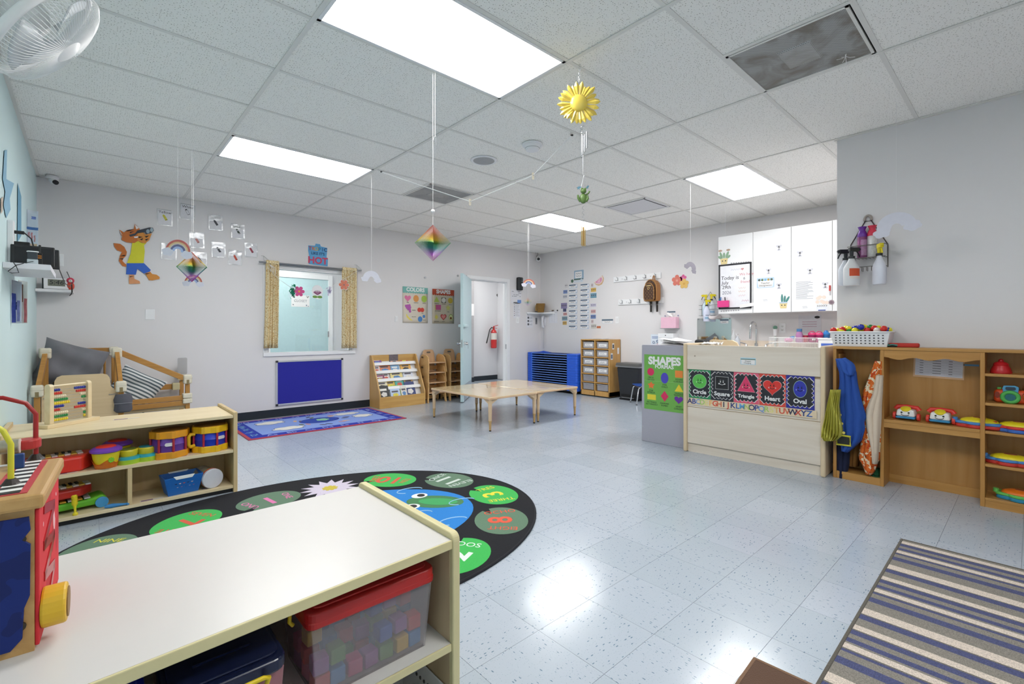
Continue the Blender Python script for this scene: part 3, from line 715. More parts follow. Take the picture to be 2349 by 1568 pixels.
# wall fan at the aqua wall
a = Vector((XL, -5.08, 2.36)); c0 = onZ(105, 70, 2.42)
fp = CAM + ray(110, 70) * (0.0)
dd = ray(105, 75); tt = 1.50 / (dd.y * math.cos(YAW) + dd.x * math.sin(YAW)); fc = CAM + dd * 1.52
rv, fv = Vector((math.cos(YAW), -math.sin(YAW), 0)), Vector((math.sin(YAW), math.cos(YAW), 0))
ax = unit(rv * 0.5 - Vector((0, 0, 1)) * 0.51 + fv * 0.45); sx_ = unit(Vector((0, 0, 1)).cross(ax)); sy_ = ax.cross(sx_)
t = thing('wall_fan', 'white round wire cage fan mounted high on the aqua wall', 'fan', mat=fr(fc, sx_, sy_, ax))
FW = P('#eeeeee', 0.35)
Rf = 0.185
def cage(z0, zr, sgn, nsp):
    m = MB()
    for k in range(nsp):
        a = 2 * PI * k / nsp
        pts = [(r * math.cos(a), r * math.sin(a), z0 + sgn * zr * math.sqrt(max(0, 1 - (r / Rf) ** 2)) ** 0.7) for r in (0.045, 0.08, 0.12, 0.155, 0.178, 0.185)]
        m.tube(pts, 0.0011, 4, caps=False)
    return m
cage(0.0, 0.07, 1, 90).build('front_grille', FW, t); cage(-0.03, 0.06, -1, 70).build('rear_grille', FW, t)
MB().tube([(Rf * math.cos(2 * PI * k / 40), Rf * math.sin(2 * PI * k / 40), -0.015) for k in range(40)], 0.014, 10, closed=True).build('rim', FW, t, smooth=50)
MB().lathe([(0.045, 0.069), (0.03, 0.075), (0.002, 0.076)], n=24).build('badge', FW, t, smooth=40)
MB().lathe([(0.05, -0.10), (0.06, -0.08), (0.055, -0.03), (0.02, 0.0)], n=20).build('motor', FW, t, smooth=40)
for k in range(3):
    a0 = 2 * PI * k / 3
    m = MB(); m.grid(lambda u_, v_: ((0.03 + 0.13 * u_) * math.cos(a0 + (v_ - 0.5) * 1.3), (0.03 + 0.13 * u_) * math.sin(a0 + (v_ - 0.5) * 1.3), 0.01 + 0.03 * (v_ - 0.5)), 6, 8); m.build('blade', P('#d5d9dc', 0.3, trans=0.0), t, smooth=60, solid=0.002)
inv = t.matrix_world.inverted()
w0 = inv @ Vector((XL + 0.03, fc.y - 0.10, fc.z + 0.02)); w1 = inv @ Vector((XL, fc.y - 0.10, fc.z + 0.02))
MB().tube([(0, 0, -0.08), (0, 0, -0.13), w0, w1], [0.045, 0.05, 0.06, 0.075], 16).build('wall_arm', FW, t, smooth=40)
# ------------------------------------------------------------------ back wall
def wart(name, label, cat, polys, ref, mp=BK, frm=None, off=0.002, group=None):
    """flat artwork: polys = [(part, [(px,py)..], material)], placed on a wall from picture points"""
    r = mp(*ref); frm = frm or (lambda u_, z_: fback(u_, z_, off))
    t = thing(name, label, cat, mat=frm(*r), group=group)
    for k, (pn, pts, m_) in enumerate(polys):
        q = [(mp(*pp)[0] - r[0], mp(*pp)[1] - r[1]) for pp in pts]
        flat(t, pn, q, m_, 0.0008 * k)
    return t
Zm = lambda pts: [(240 + x / 5.8725, 440 + y / 5.8725) for x, y in pts]
OR = P('#c8702e', 0.6); OR2 = P('#d98f3c', 0.6)
tg = [('tail', Zm([(120, 690), (210, 700), (265, 740), (300, 810), (290, 860), (250, 900), (240, 930), (290, 980), (290, 1010), (240, 1000), (190, 930), (205, 860), (230, 810), (170, 790), (130, 740)]), OR),
      ('leg', Zm([(330, 1100), (395, 1100), (400, 1170), (470, 1200), (480, 1235), (330, 1240), (325, 1190)]), P('#dd9a6a', 0.6)),
      ('leg', Zm([(535, 1080), (600, 1060), (640, 1105), (700, 1115), (740, 1145), (738, 1172), (640, 1192), (595, 1188)]), OR2),
      ('shorts', Zm([(300, 955), (525, 955), (622, 1052), (605, 1075), (530, 1100), (440, 1035), (420, 1115), (288, 1110)]), P('#2f63c4', 0.6)),
      ('shirt', Zm([(370, 690), (440, 655), (500, 690), (540, 655), (562, 690), (530, 720), (540, 800), (525, 960), (300, 960), (350, 830)]), P('#d9d42c', 0.6)),
      ('head', Zm([(200, 510), (262, 548), (300, 515), (395, 500), (405, 432), (470, 497), (480, 560), (520, 600), (550, 640), (440, 665), (400, 690), (300, 682), (240, 655), (225, 640), (235, 600), (210, 560)]), OR),
      ('inner_ear', Zm([(405, 440), (460, 490), (425, 505)]), PAPER), ('inner_ear', Zm([(202, 520), (240, 585), (215, 560)]), PAPER),
      ('arm', Zm([(445, 545), (500, 530), (550, 575), (635, 560), (600, 650), (545, 695), (480, 680), (440, 650)]), OR2),
      ('binoculars', Zm([(330, 580), (410, 560), (440, 520), (600, 480), (650, 485), (662, 520), (640, 550), (560, 575), (540, 545), (440, 560), (410, 590), (345, 605)]), P('#2b3440', 0.5)),
      ('lens', Zm(ell(582, 533, 24, 28)), P('#8fa6b3', 0.4)), ('lens', Zm(ell(632, 515, 22, 28)), P('#9fb3bd', 0.4)),
      ('muzzle', Zm([(392, 605), (455, 598), (440, 622), (400, 622)]), PAPER)]
for a in ([(270, 535), (330, 510), (395, 508), (330, 528)], [(335, 545), (400, 530), (345, 560)], [(455, 600), (515, 610), (460, 625)], [(470, 640), (520, 625), (500, 655)], [(540, 600), (600, 590), (560, 620)], [(545, 640), (595, 630), (560, 660)], [(210, 860), (275, 850), (270, 868)], [(195, 900), (255, 895), (240, 915)], [(540, 1100), (625, 1090), (560, 1112)], [(335, 1140), (398, 1132), (340, 1152)]):
    tg.append(('stripe', Zm(a), INK))
wart('tiger_cutout', 'paper cutout of a tiger in yellow shirt looking through binoculars', 'paper cutout', tg, (315, 585), off=0.006)

SLEEVE = P('#e6e7ea', 0.12, trans=0.0, coat=0.6, bump=0.9, scale=90, var=0.12)
CARD = P('#e4e3e8', 0.6)
cr_cols = ['#d2c94e', '#e8e8ec', '#4b4b52', '#3f4a44', '#c98a86', '#44464a', '#c8503a', '#9a3f52', '#5a78b8', '#6a6a6a']
cpos = [(378, 498.7), (429.5, 486), (494.6, 510.7), (545.7, 531), (451.5, 550.7), (501.4, 572.8), (539.7, 590.7), (576.3, 573.7), (388, 577), (458, 596)]
clab = ['with a yellow crayon, lettered Yellow', 'with a blank crayon outline, lettered White', 'crinkled over a dark crayon, beside the White card', 'crinkled over a green word at the high end of the row', 'with a faint pink crayon behind glare', 'with a black crayon, below the crinkled dark card', 'with an orange red crayon', 'with a dark red crayon close to the curtain rod', 'with a blue crayon half behind a rainbow cutout', 'half hidden behind the hanging wind spinner']
for k, (cx, cy) in enumerate(cpos):
    r = BK(cx, cy); t = thing('crayon_card', 'plastic sleeved card ' + clab[k], 'card', mat=fback(r[0], r[1], 0.001, random.uniform(-0.05, 0.05)), group='sleeved crayon colour cards')
    w_, h_ = 0.075, 0.092
    MB().grid(lambda u_, v_: ((u_ - 0.5) * w_ * 2, (v_ - 0.5) * h_ * 2, 0.0015 + 0.004 * random.random() * (0.3 if k < 2 else 1)), 9, 11).build('plastic_sleeve', P('#cfd0d3', 0.25, metal=0.25, coat=0.3), t, smooth=30)
    part = (0.95, 1) if k < 2 else (0.7, 0.62)
    flat(t, 'card', rect(-w_ * 0.85, -h_ * 0.9, w_ * 0.8, -h_ * 0.9 + 2 * h_ * 0.9 * part[1]), CARD, 0.0055)
    c_ = P(cr_cols[k], 0.6)
    flat(t, 'crayon', rot2([(-0.012, -0.035), (0.012, -0.035), (0.012, 0.022), (0.004, 0.034), (-0.004, 0.034), (-0.012, 0.022)], 0.5, (0, 0)), INK if k == 1 else c_, 0.0062)
    if k == 1: flat(t, 'crayon_barrel', rot2(rect(-0.010, -0.030, 0.010, 0.02), 0.5), CARD, 0.0069)
    else: flat(t, 'crayon_band', rot2(rect(-0.012, -0.03, 0.012, -0.026), 0.5), INK, 0.0069)
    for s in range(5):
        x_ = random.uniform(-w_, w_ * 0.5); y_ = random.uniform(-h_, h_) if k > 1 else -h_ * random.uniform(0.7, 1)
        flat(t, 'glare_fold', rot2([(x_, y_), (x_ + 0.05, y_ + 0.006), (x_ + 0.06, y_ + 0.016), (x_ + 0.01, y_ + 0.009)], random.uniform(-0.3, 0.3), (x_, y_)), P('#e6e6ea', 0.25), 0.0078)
    if k < 2: text(t, ('Yellow', 'White')[k], 0, h_ * 0.62, 0.0065, 0.042, INK, name='lettering')
    if k == 3: text(t, 'Green', -0.01, h_ * 0.62, 0.0065, 0.036, P('#4a5a50', 0.6))

def plate(name, label, px, py, mp, frm, w_=0.07, h_=0.115, kind='rocker'):
    r = mp(px, py); t = thing(name, label, 'outlet' if kind == 'outlet' else 'switch', mat=frm(*r))
    MB().box(-w_ / 2, w_ / 2, -h_ / 2, h_ / 2, 0, 0.006).build('cover_plate', TRIM, t, bev=0.003)
    if kind == 'rocker': MB().box(-0.016, 0.016, -0.033, 0.033, 0.006, 0.009).build('rocker', P('#e4e4e6', 0.35), t, bev=0.002)
    elif kind == 'outlet':
        for s in (-1, 1):
            MB().prism(rrect(-0.017, s * 0.024 - 0.014, 0.017, s * 0.024 + 0.014, 0.008), 0.006, 0.008).build('socket', P('#e6e6e6', 0.4), t)
            MB().box(-0.009, -0.006, s * 0.024 - 0.004, s * 0.024 + 0.005, 0.008, 0.0085).box(0.006, 0.009, s * 0.024 - 0.004, s * 0.024 + 0.005, 0.008, 0.0085).cyl((0, s * 0.024 - 0.009, 0.008), (0, s * 0.024 - 0.009, 0.0085), 0.003, n=8).build('slots', INK, t)
    return t
fb = lambda u_, z_: fback(u_, z_, 0.0)
frt = lambda u_, z_: fright(u_, z_, 0.0)
plate('blank_wall_plate', 'blank white wall plate between the tiger and the play loft', 344, 721, BK, fb, 0.085, 0.115, 'blank')
plate('light_switch', 'narrow white switch plate beside the colours poster', 909, 731, BK, fb, 0.05, 0.09)
plate('light_switch', 'white rocker switch below the dotted list by the doorway', 1187, 734, BK, fb, 0.075, 0.12)

# tropic sign
r = BK(729, 584); t = thing('tropic_sign', 'blue letter cutout sign reading TROPIC LIKE IT\'S HOT above the window', 'sign', mat=fback(r[0], r[1], 0.003))
SB = P('#62a8d8', 0.6); NV = P('#27507e', 0.6)
flat(t, 'backing', [(-0.13, 0.115), (-0.04, 0.12), (-0.03, 0.15), (0.03, 0.15), (0.04, 0.12), (0.13, 0.11), (0.125, 0.03), (0.12, -0.02), (0.14, -0.04), (0.135, -0.15), (-0.125, -0.14), (-0.12, -0.02), (-0.13, 0.04)], SB, 0)
for k, (ch_, c_) in enumerate(zip('TROPIC', ('#b04a66', '#cf7a52', '#d2b24a', '#3f7fa0', '#3a5f94', '#2f3f70'))): text(t, ch_, -0.105 + k * 0.042, 0.075, 0.002, 0.068, P(c_, 0.6), bold=0.02)
text(t, "LIKE IT'S", 0, 0.013, 0.002, 0.05, NV, bold=0.03); text(t, 'HOT', 0, -0.085, 0.002, 0.125, P('#cf4668', 0.6), bold=0.035)

# curtains and rod
t = thing('curtain_rod', 'grey double curtain rod over the observation window', 'curtain rod')
a, b_ = onY(594, 604, -0.06), onY(829, 622, -0.06)
MB().cyl((a.x, -0.06, 2.012), (b_.x, -0.06, 2.012), 0.011, n=14).build('rod', P('#8f9296', 0.35, metal=0.9), t, smooth=40)
MB().cyl((a.x + 0.12, -0.035, 1.995), (b_.x - 0.12, -0.035, 1.995), 0.009, n=14).build('rod', P('#a8abae', 0.35, metal=0.9), t, smooth=40)
for x in (a.x + 0.07, b_.x - 0.05): MB().tube([(x, 0, 2.10), (x, -0.01, 2.05), (x, -0.075, 2.02), (x, -0.075, 2.035)], 0.004, 6).tube([(x - 0.03, -0.005, 2.10), (x, -0.005, 2.10), (x + 0.08, -0.02, 2.03)], 0.003, 6).build('bracket', P('#c9c9cb', 0.4), t)
def speckle(name, base, cols, scale):
    m, nt, n, l, b = newmat(name)
    tc = n.new('ShaderNodeTexCoord'); prev = None
    col = n.new('ShaderNodeRGB'); col.outputs[0].default_value = lin(base); prev = col.outputs[0]
    for k, (c_, th) in enumerate(cols):
        nz = n.new('ShaderNodeTexNoise'); nz.inputs['Scale'].default_value = scale * (1 + 0.35 * k); nz.inputs['Detail'].default_value = 2
        mp = n.new('ShaderNodeMapping'); mp.inputs['Location'].default_value = (k * 7.3, k * 3.1, k); l.new(tc.outputs['Object'], mp.inputs[0]); l.new(mp.outputs[0], nz.inputs['Vector'])
        gt = n.new('ShaderNodeMath'); gt.operation = 'GREATER_THAN'; gt.inputs[1].default_value = th; l.new(nz.outputs['Fac'], gt.inputs[0])
        mx = n.new('ShaderNodeMix'); mx.data_type = 'RGBA'; mx.inputs[7].default_value = lin(c_); l.new(gt.outputs[0], mx.inputs[0]); l.new(prev, mx.inputs[6]); prev = mx.outputs[2]
    l.new(prev, b.inputs['Base Color']); b.inputs['Roughness'].default_value = 0.85
    return m
CURT = speckle('speckled_curtain', '#e6d3a6', (('#c9a468', 0.56), ('#f0e6c6', 0.56), ('#8a7240', 0.66)), 55)
for (xa, xb, xc, xd, lb) in ((607, 637, 603, 635, 'tan speckled curtain gathered at the foil card side of the window'), (781, 814, 781, 815, 'tan speckled curtain gathered at the poster side of the window')):
    X0, X1, X2, X3 = BK(xa, 600)[0], BK(xb, 600)[0], BK(xc, 798)[0], BK(xd, 798)[0]
    zt = 2.035; zb = BK((xc + xd) / 2, 798)[1] + 0.0
    t = thing('curtain', lb, 'curtain', ((X0 + X1) / 2, -0.06, 0), group='window curtains')
    xm = (X0 + X1) / 2
    def fn(u_, v_):
        xt = X0 + (X1 - X0) * u_; xb_ = X2 + (X3 - X2) * u_; k = v_ ** 2
        return ((xt * (1 - k) + xb_ * k) - xm, 0.02 * math.sin(u_ * 25 + v_ * 1.2) * (0.6 + 0.4 * v_) + 0.008 * math.sin(u_ * 61), zt - (zt - zb) * v_)
    MB().grid(fn, 48, 14).build('curtain_panel', CURT, t, smooth=80, solid=0.003)
    MB().box(X0 - xm, X1 - xm, -0.016, 0.016, zt - 0.035, zt + 0.008).build('rod_pocket', CURT, t, bev=0.01)
# garland
ga = onY(618, 606, -0.07); pts = [(612, 610), (640, 640), (664, 657), (700, 668), (730, 668), (757, 660), (770, 651), (800, 634), (824, 618)]
t = thing('flower_garland', 'white string garland of paper flowers across the observation window', 'garland')
W = [onY(x, y, -0.085) for x, y in pts]
MB().tube(W, 0.0022, 5).build('string', PAPER, t)
for k in range(3):
    q = onY(618, 606, -0.085); MB().tube([q, q + Vector((0.02 + 0.02 * k, -0.01, -0.04)), q + Vector((0.01 + 0.03 * k, -0.01, -0.09 - 0.01 * k))], 0.003, 5).build('loose_tail', PAPER, t)
def gl(px, py): 
    q = onY(px, py, -0.09); return q
fq = gl(686, 668); h = MB()
m = MB().prism(flower(0, 0, 0.072, 6, 0.45), 0, 0.002).build('pink_flower', P('#d4508e', 0.6), t); m.matrix_world = fback(fq.x, fq.z, 0.09)
m = MB().prism(ell(0, 0, 0.014), 0.002, 0.004).build('flower_centre', P('#e0a24a', 0.6), t); m.matrix_world = fback(fq.x, fq.z, 0.09)
fq = gl(672, 669); mm = MB()
for k in range(70):
    c_ = Vector((random.gauss(0, 0.016), random.gauss(0, 0.012), random.gauss(0, 0.036))); d_ = Vector((random.uniform(-1, 1), random.uniform(-1, 1), random.uniform(-1, 1))) * 0.02; e_ = Vector((random.uniform(-1, 1), random.uniform(-1, 1), random.uniform(-1, 1))) * 0.016
    mm.add([fq + c_ - d_, fq + c_ + e_, fq + c_ + d_, fq + c_ - e_], [(0, 1, 2, 3)])
mm.build('green_tissue_tassel', P('#2f9a78', 0.7), t)
fq = gl(756, 667); mm = MB()
for k in range(60):
    c_ = Vector((random.gauss(0, 0.014), random.gauss(0, 0.01), random.gauss(0, 0.03))); d_ = Vector((random.uniform(-1, 1), random.uniform(-1, 1), random.uniform(-1, 1))) * 0.016; e_ = Vector((random.uniform(-1, 1), random.uniform(-1, 1), random.uniform(-1, 1))) * 0.012
    mm.add([fq + c_ - d_, fq + c_ + e_, fq + c_ + d_, fq + c_ - e_], [(0, 1, 2, 3)])
mm.build('lilac_tissue_tassel', P('#cfc6e2', 0.7), t)
fq = gl(728, 671); M_ = fback(fq.x, fq.z, 0.09)
for nm, pl, c_, lv in (('white_backing', ell(0, 0.02, 0.075, 0.085), '#eeeef0', 0), ('leaf', ell(-0.032, -0.058, 0.034, 0.018), '#6f9a4a', 2), ('leaf', ell(0.032, -0.058, 0.034, 0.018), '#6f9a4a', 2), ('white_backing', cloud(0, -0.055, 0.15, 0.07, 4), '#eeeef0', 1)):
    o = flat(t, nm, pl, P(c_, 0.6), 0.001 * lv); o.matrix_world = M_
for k in range(7):
    a = -1.2 + 0.4 * k; o = flat(t, 'bloom_petal', [(0, -0.035), (0.05 * math.sin(a) - 0.008, 0.0), (0.045 * math.sin(a), 0.035 * math.cos(a) + 0.005), (0.05 * math.sin(a) + 0.008, 0.0)], P('#97527f', 0.6), 0.0031); o.matrix_world = M_
fq = gl(789, 653); M_ = fback(fq.x, fq.z, 0.09)
for nm, pl, c_, lv in (('flower_outline', flower(0, 0, 0.083, 6, 0.45), '#ece4e0', 0), ('orange_flower', flower(0, 0, 0.074, 6, 0.47), '#dc8066', 1), ('flower_centre', ell(0, 0, 0.011), '#7d6f72', 2)):
    o = flat(t, nm, pl, P(c_, 0.6), 0.0012 * lv); o.matrix_world = M_
# closet sign across the hall
q = onY(690, 690, 1.715); t = thing('closet_sign', 'white sign lettered CLOSET taped on the aqua closet door', 'sign', mat=fback(q.x, q.z, 0, 0.0, 1.728))
flat(t, 'sheet', rect(-0.15, -0.10, 0.15, 0.10), PAPER); text(t, 'CLOSET', 0, 0.0, 0.002, 0.06, GREYINK)
for k in range(14): flat(t, 'leaf_print', ell(random.choice((-1, 1)) * random.uniform(0.09, 0.14), random.choice((-1, 1)) * random.uniform(0.06, 0.09), 0.010, 0.006, 10), P(random.choice(('#6d7f96', '#8e9a86', '#5f6470')), 0.7), 0.0008 + 0.0002 * k)
# felt board
t = thing('felt_board', 'blue felt bulletin board with aluminium frame below the window', 'bulletin board', mat=fback(1.4475, 0.4425, 0.0))
hw, hh = 0.449, 0.298
B(-hw + 0.02, hw - 0.02, -hh + 0.02, hh - 0.02, 0, 0.012).build('felt', P('#24259a', 0.95, var=0.12, scale=300, sheen=0.3), t)
m = MB(); m.box(-hw, hw, hh - 0.024, hh, 0, 0.018).box(-hw, hw, -hh, -hh + 0.024, 0, 0.018).box(-hw, -hw + 0.024, -hh, hh, 0, 0.018).box(hw - 0.024, hw, -hh, hh, 0, 0.018); m.build('frame', P('#d6d7db', 0.35, metal=0.7), t, bev=0.003)
for sx in (-1, 1):
    for sy in (-1, 1): MB().box(sx * hw - 0.015 * (1 + sx) , sx * hw + 0.015 * (1 - sx), sy * hh - 0.013 * (1 + sy), sy * hh + 0.013 * (1 - sy), 0.0, 0.021).build('corner_cap', P('#2a2b2e', 0.5), t, bev=0.003)

# posters
def poster(name, label, frm, w_, h_, col):
    t = thing(name, label, 'poster', mat=frm)
    MB().grid(lambda u_, v_: ((u_ - 0.5) * w_, (v_ - 0.5) * h_, 0.002 + 0.004 * math.sin(u_ * PI) * 0.3 + (0.006 * (0.5 - v_) ** 2)), 8, 10).build('sheet', P(col, 0.55, var=0.02), t, smooth=60, solid=0.0006)
    return t
CR = '#d9cfc0'
w_, h_ = 0.46, 0.575
t = poster('colors_poster', 'cream poster headed COLORS with fruit in different colours', fback(3.085, 1.546, 0.002), w_, h_, CR); lv = 0.0055
flat(t, 'banner', rect(-w_ / 2, h_ / 2 - 0.085, w_ / 2, h_ / 2), P('#78b5ae', 0.6), lv)
for k in range(11): flat(t, 'banner_scallop', ell(-w_ / 2 + 0.021 + k * 0.0418, h_ / 2 - 0.085, 0.0205, 0.018, 12, 180, 360), P('#78b5ae', 0.6), lv)
text(t, 'COLORS', 0, h_ / 2 - 0.045, lv + 0.001, 0.085, WHITE, bold=0.04)
FR = [('strawberry', heart(-0.14, 0.105, 0.115), '#dd78a4'), ('orange_fruit', ell(0.01, 0.105, 0.05, 0.055), '#e09a52'), ('apple', flower(0.16, 0.105, 0.055, 2, 0.12, PI / 2), '#a9c652'), ('cherry', ell(0.07, -0.075, 0.036, 0.036), '#d8493c'), ('cherry', ell(0.125, -0.075, 0.036, 0.036), '#d8493c'),
      ('banana', [(-0.17, -0.155), (-0.155, -0.2), (-0.11, -0.24), (-0.06, -0.252), (-0.055, -0.245), (-0.10, -0.215), (-0.14, -0.18), (-0.16, -0.145)], '#e6d35a'), ('blueberry', ell(0.085, -0.225, 0.042, 0.045), '#4d86c4'), ('blueberry', ell(0.155, -0.18, 0.024, 0.026), '#4d86c4')]
for nm, pl, c_ in FR: flat(t, nm, pl, P(c_, 0.6), lv)
for k, (gx, gy) in enumerate(((-0.17, -0.02), (-0.14, -0.015), (-0.11, -0.01), (-0.155, -0.045), (-0.125, -0.045), (-0.1, -0.04), (-0.13, -0.07), (-0.105, -0.075), (-0.1, -0.105))): flat(t, 'grape', ell(gx, gy, 0.021, n=14), P('#b35aac', 0.6), lv + 0.0002 * k)
for s, x_, y_ in (('PINK', -0.14, 0.035), ('ORANGE', 0.01, 0.035), ('GREEN', 0.16, 0.035), ('PURPLE', -0.03, -0.085), ('RED', 0.13, -0.13), ('YELLOW', -0.03, -0.19), ('BLUE', 0.165, -0.24)): text(t, s, x_, y_, lv, 0.02, INK)
w2, h2 = 0.437, 0.573
t = poster('shapes_poster', 'cream poster headed SHAPES with fruit in different shapes', fback(3.62, 1.541, 0.002), w2, h2, '#cfc3ae')
RB = P('#b8492f', 0.6)
flat(t, 'banner', rect(-w2 / 2, h2 / 2 - 0.085, w2 / 2, h2 / 2), RB, lv)
for k in range(11): flat(t, 'banner_scallop', ell(-w2 / 2 + 0.02 + k * 0.0397, h2 / 2 - 0.085, 0.0195, 0.018, 12, 180, 360), RB, lv)
text(t, 'SHAPES', 0, h2 / 2 - 0.045, lv + 0.001, 0.085, WHITE, bold=0.04)
for nm, pl, c_ in (('triangle_melon', [(-0.19, 0.07), (-0.08, 0.07), (-0.135, 0.165)], '#b8c862'), ('square_melon', rrect(-0.04, 0.06, 0.05, 0.15, 0.006), '#55504a'), ('square_flesh', rrect(-0.035, 0.065, 0.045, 0.145, 0.035), '#e2ddd6'), ('lemon_slice', ell(0.14, 0.105, 0.048), '#c9ab3e'), ('rectangle_melon', rect(-0.155, -0.06, -0.05, 0.025), '#c45a8c'), ('rind', rect(-0.17, -0.06, -0.155, 0.025), '#c6c96a'), ('star_fruit', star(0.095, -0.02, 0.055, 0.5), '#d2cf76'),
                   ('diamond_mango', [(-0.14, -0.225), (-0.175, -0.18), (-0.14, -0.135), (-0.105, -0.18)], '#dccf6a'), ('heart_berry', heart(0.0, -0.175, 0.12), '#b9494a'), ('heart_flesh', heart(0.0, -0.175, 0.08), '#d88a86'), ('avocado_skin', ell(0.15, -0.18, 0.042, 0.055), '#8fa55e'), ('avocado_flesh', ell(0.15, -0.183, 0.034, 0.046), '#dfe0a8'), ('avocado_stone', ell(0.15, -0.195, 0.022), '#7a4a22')):
    lv += 0.0001; flat(t, nm, pl, P(c_, 0.6), lv)
for s, x_, y_ in (('TRIANGLE', -0.135, 0.045), ('SQUARE', 0.005, 0.04), ('CIRCLE', 0.14, 0.035), ('RECTANGLE', -0.11, -0.08), ('STAR', 0.095, -0.09), ('DIAMOND', -0.14, -0.255), ('HEART', 0, -0.255), ('OVAL', 0.15, -0.255)): text(t, s, x_, y_, lv, 0.02, INK)
for (px, py, lb) in ((975, 636, 'small round metal hook screwed in above the posters'), (1050, 632, 'small metal screw eye on the wall behind the open door edge')):
    r = BK(px, py); t = thing('wall_hook', lb, 'hook', mat=fback(*r)); MB().cyl((0, 0, 0), (0, 0, 0.008), 0.018, n=16).build('base', METAL, t); MB().tube([(0, 0, 0.008), (0, 0.004, 0.02), (0, -0.008, 0.03), (0.0, -0.018, 0.022)], 0.004, 6).build('hook_wire', METAL, t)

# papers and devices by the doorway
def notice(name, label, frm, w_, h_, rows, col='#e2e2e8', bullets=False, extra=None, tilt=0):
    t = thing(name, label, 'paper', mat=frm); flat(t, 'sheet', rect(-w_ / 2, -h_ / 2, w_ / 2, h_ / 2), P(col, 0.6), 0, 0.001)
    m = MB(); y = h_ / 2 - h_ * 0.1
    for k in range(rows):
        L_ = random.uniform(0.5, 0.8) * w_; x0_ = -w_ * 0.28 if bullets else -w_ * 0.4
        m.box(x0_, x0_ + L_ * (0.85 if bullets else 1), y - 0.002, y + 0.002, 0.001, 0.0014); y -= h_ * 0.82 / rows
    if rows: m.build('print_lines', GREYINK, t)
    if bullets:
        for k in range(6): flat(t, 'bullet', ell(-w_ * 0.38, h_ * 0.32 - k * h_ * 0.13, w_ * 0.05, n=12), INK if k in (1, 2, 3, 5) else P('#a58a80', 0.6), 0.001)
    return t
r = BK(1189, 651); t = thing('soap_dispenser', 'black rounded air freshener dispenser high beside the doorway', 'dispenser', mat=fback(*r))
MB().box(-0.06, 0.06, -0.125, 0.125, 0, 0.08).build('housing', P('#232528', 0.35), t, bev=0.02, seg=4); MB().prism(rrect(0.015, 0.07, 0.05, 0.11, 0.006), 0.08, 0.0815).build('window', P('#5d6064', 0.2), t); MB().box(0.01, 0.04, 0.045, 0.052, 0.08, 0.0815).build('label_strip', P('#a9abae', 0.4), t)
r = BK(1184, 680); t = notice('chart_sheet', 'white chart sheet with a blue box taped beside the door casing', fback(r[0], r[1], 0.001), 0.275, 0.27, 0)
flat(t, 'blue_box', rrect(0.03, -0.12, 0.13, -0.06, 0.006), P('#6f95d2', 0.6), 0.001)
for k in range(16): x_ = random.uniform(-0.12, 0.11); y_ = random.choice((0.09, 0.06, 0.03, 0.0)); flat(t, 'print_mark', rect(x_, y_, x_ + 0.03, y_ + 0.01), GREYINK, 0.001)
r = BK(1185.5, 711); notice('bullet_list', 'white list with round dark bullets under the chart sheet', fback(r[0], r[1], 0.001), 0.175, 0.31, 9, bullets=True)
r = BK(1215, 733); t = notice('picture_steps', 'white step sheet with four small dark pictures under the corner shelf', fback(r[0], r[1], 0.001), 0.18, 0.31, 0)
for k in range(4):
    flat(t, 'step_picture', rect(-0.06, 0.085 - k * 0.065, -0.02, 0.125 - k * 0.065), P('#4a4c52', 0.6), 0.001); flat(t, 'step_caption', rect(-0.01, 0.095 - k * 0.065, 0.03, 0.105 - k * 0.065), GREYINK, 0.001); flat(t, 'step_mark', rect(0.05, 0.085 - k * 0.065, 0.06, 0.12 - k * 0.065), GREYINK, 0.001)
r = BK(1230, 736); t = thing('thermostat_plate', 'small grey metal plate between the step sheet and the wall phone', 'wall plate', mat=fback(*r)); MB().box(-0.025, 0.025, -0.065, 0.065, 0, 0.006).build('plate', P('#8c8e92', 0.4, metal=0.5), t, bev=0.002); MB().box(-0.012, 0.012, -0.03, 0.03, 0.006, 0.008).build('window', P('#5a5c60', 0.4), t)
# corner shelf and basket
sh = onY(1240, 711, -0.2); t = thing('corner_shelf', 'white triangular corner shelf under the wicker basket', 'shelf', (XR, 0, 1.49))
MB().prism([(0, 0), (-0.40, 0), (-0.40, -0.02), (-0.02, -0.40), (0, -0.40)], -0.022, 0).build('board', TRIM, t, bev=0.003)
MB().box(-0.36, 0, -0.02, 0, -0.05, -0.022).box(-0.02, 0, -0.36, -0.02, -0.05, -0.022).build('cleat', TRIM, t)
bs = thing('wicker_basket', 'brown wicker basket with a tan ribbon on the corner shelf', 'basket', (XR - 0.155, -0.155, 1.49), PI / 4 + PI)
WK = P('#8d6a35', 0.8, bump=0.5, scale=120, var=0.25)
m = MB(); n_ = 9
for k in range(n_):
    q = k / n_; a_ = 0.12 + 0.035 * q; b2 = 0.055 + 0.025 * q
    m.tube([(x, y, 0.012 + 0.17 * q) for x, y in rrect(-a_, -b2, a_, b2, 0.025, 4)], 0.0105, 6, closed=True)
m.build('woven_body', WK, bs, smooth=60); MB().box(-0.11, 0.11, -0.05, 0.05, 0.002, 0.012).build('base', WK, bs)
MB().box(-0.008, 0.008, -0.1, -0.07, 0.03, 0.15).box(-0.04, 0.04, -0.1, -0.085, 0.125, 0.145).build('ribbon', P('#c99c52', 0.5), bs)
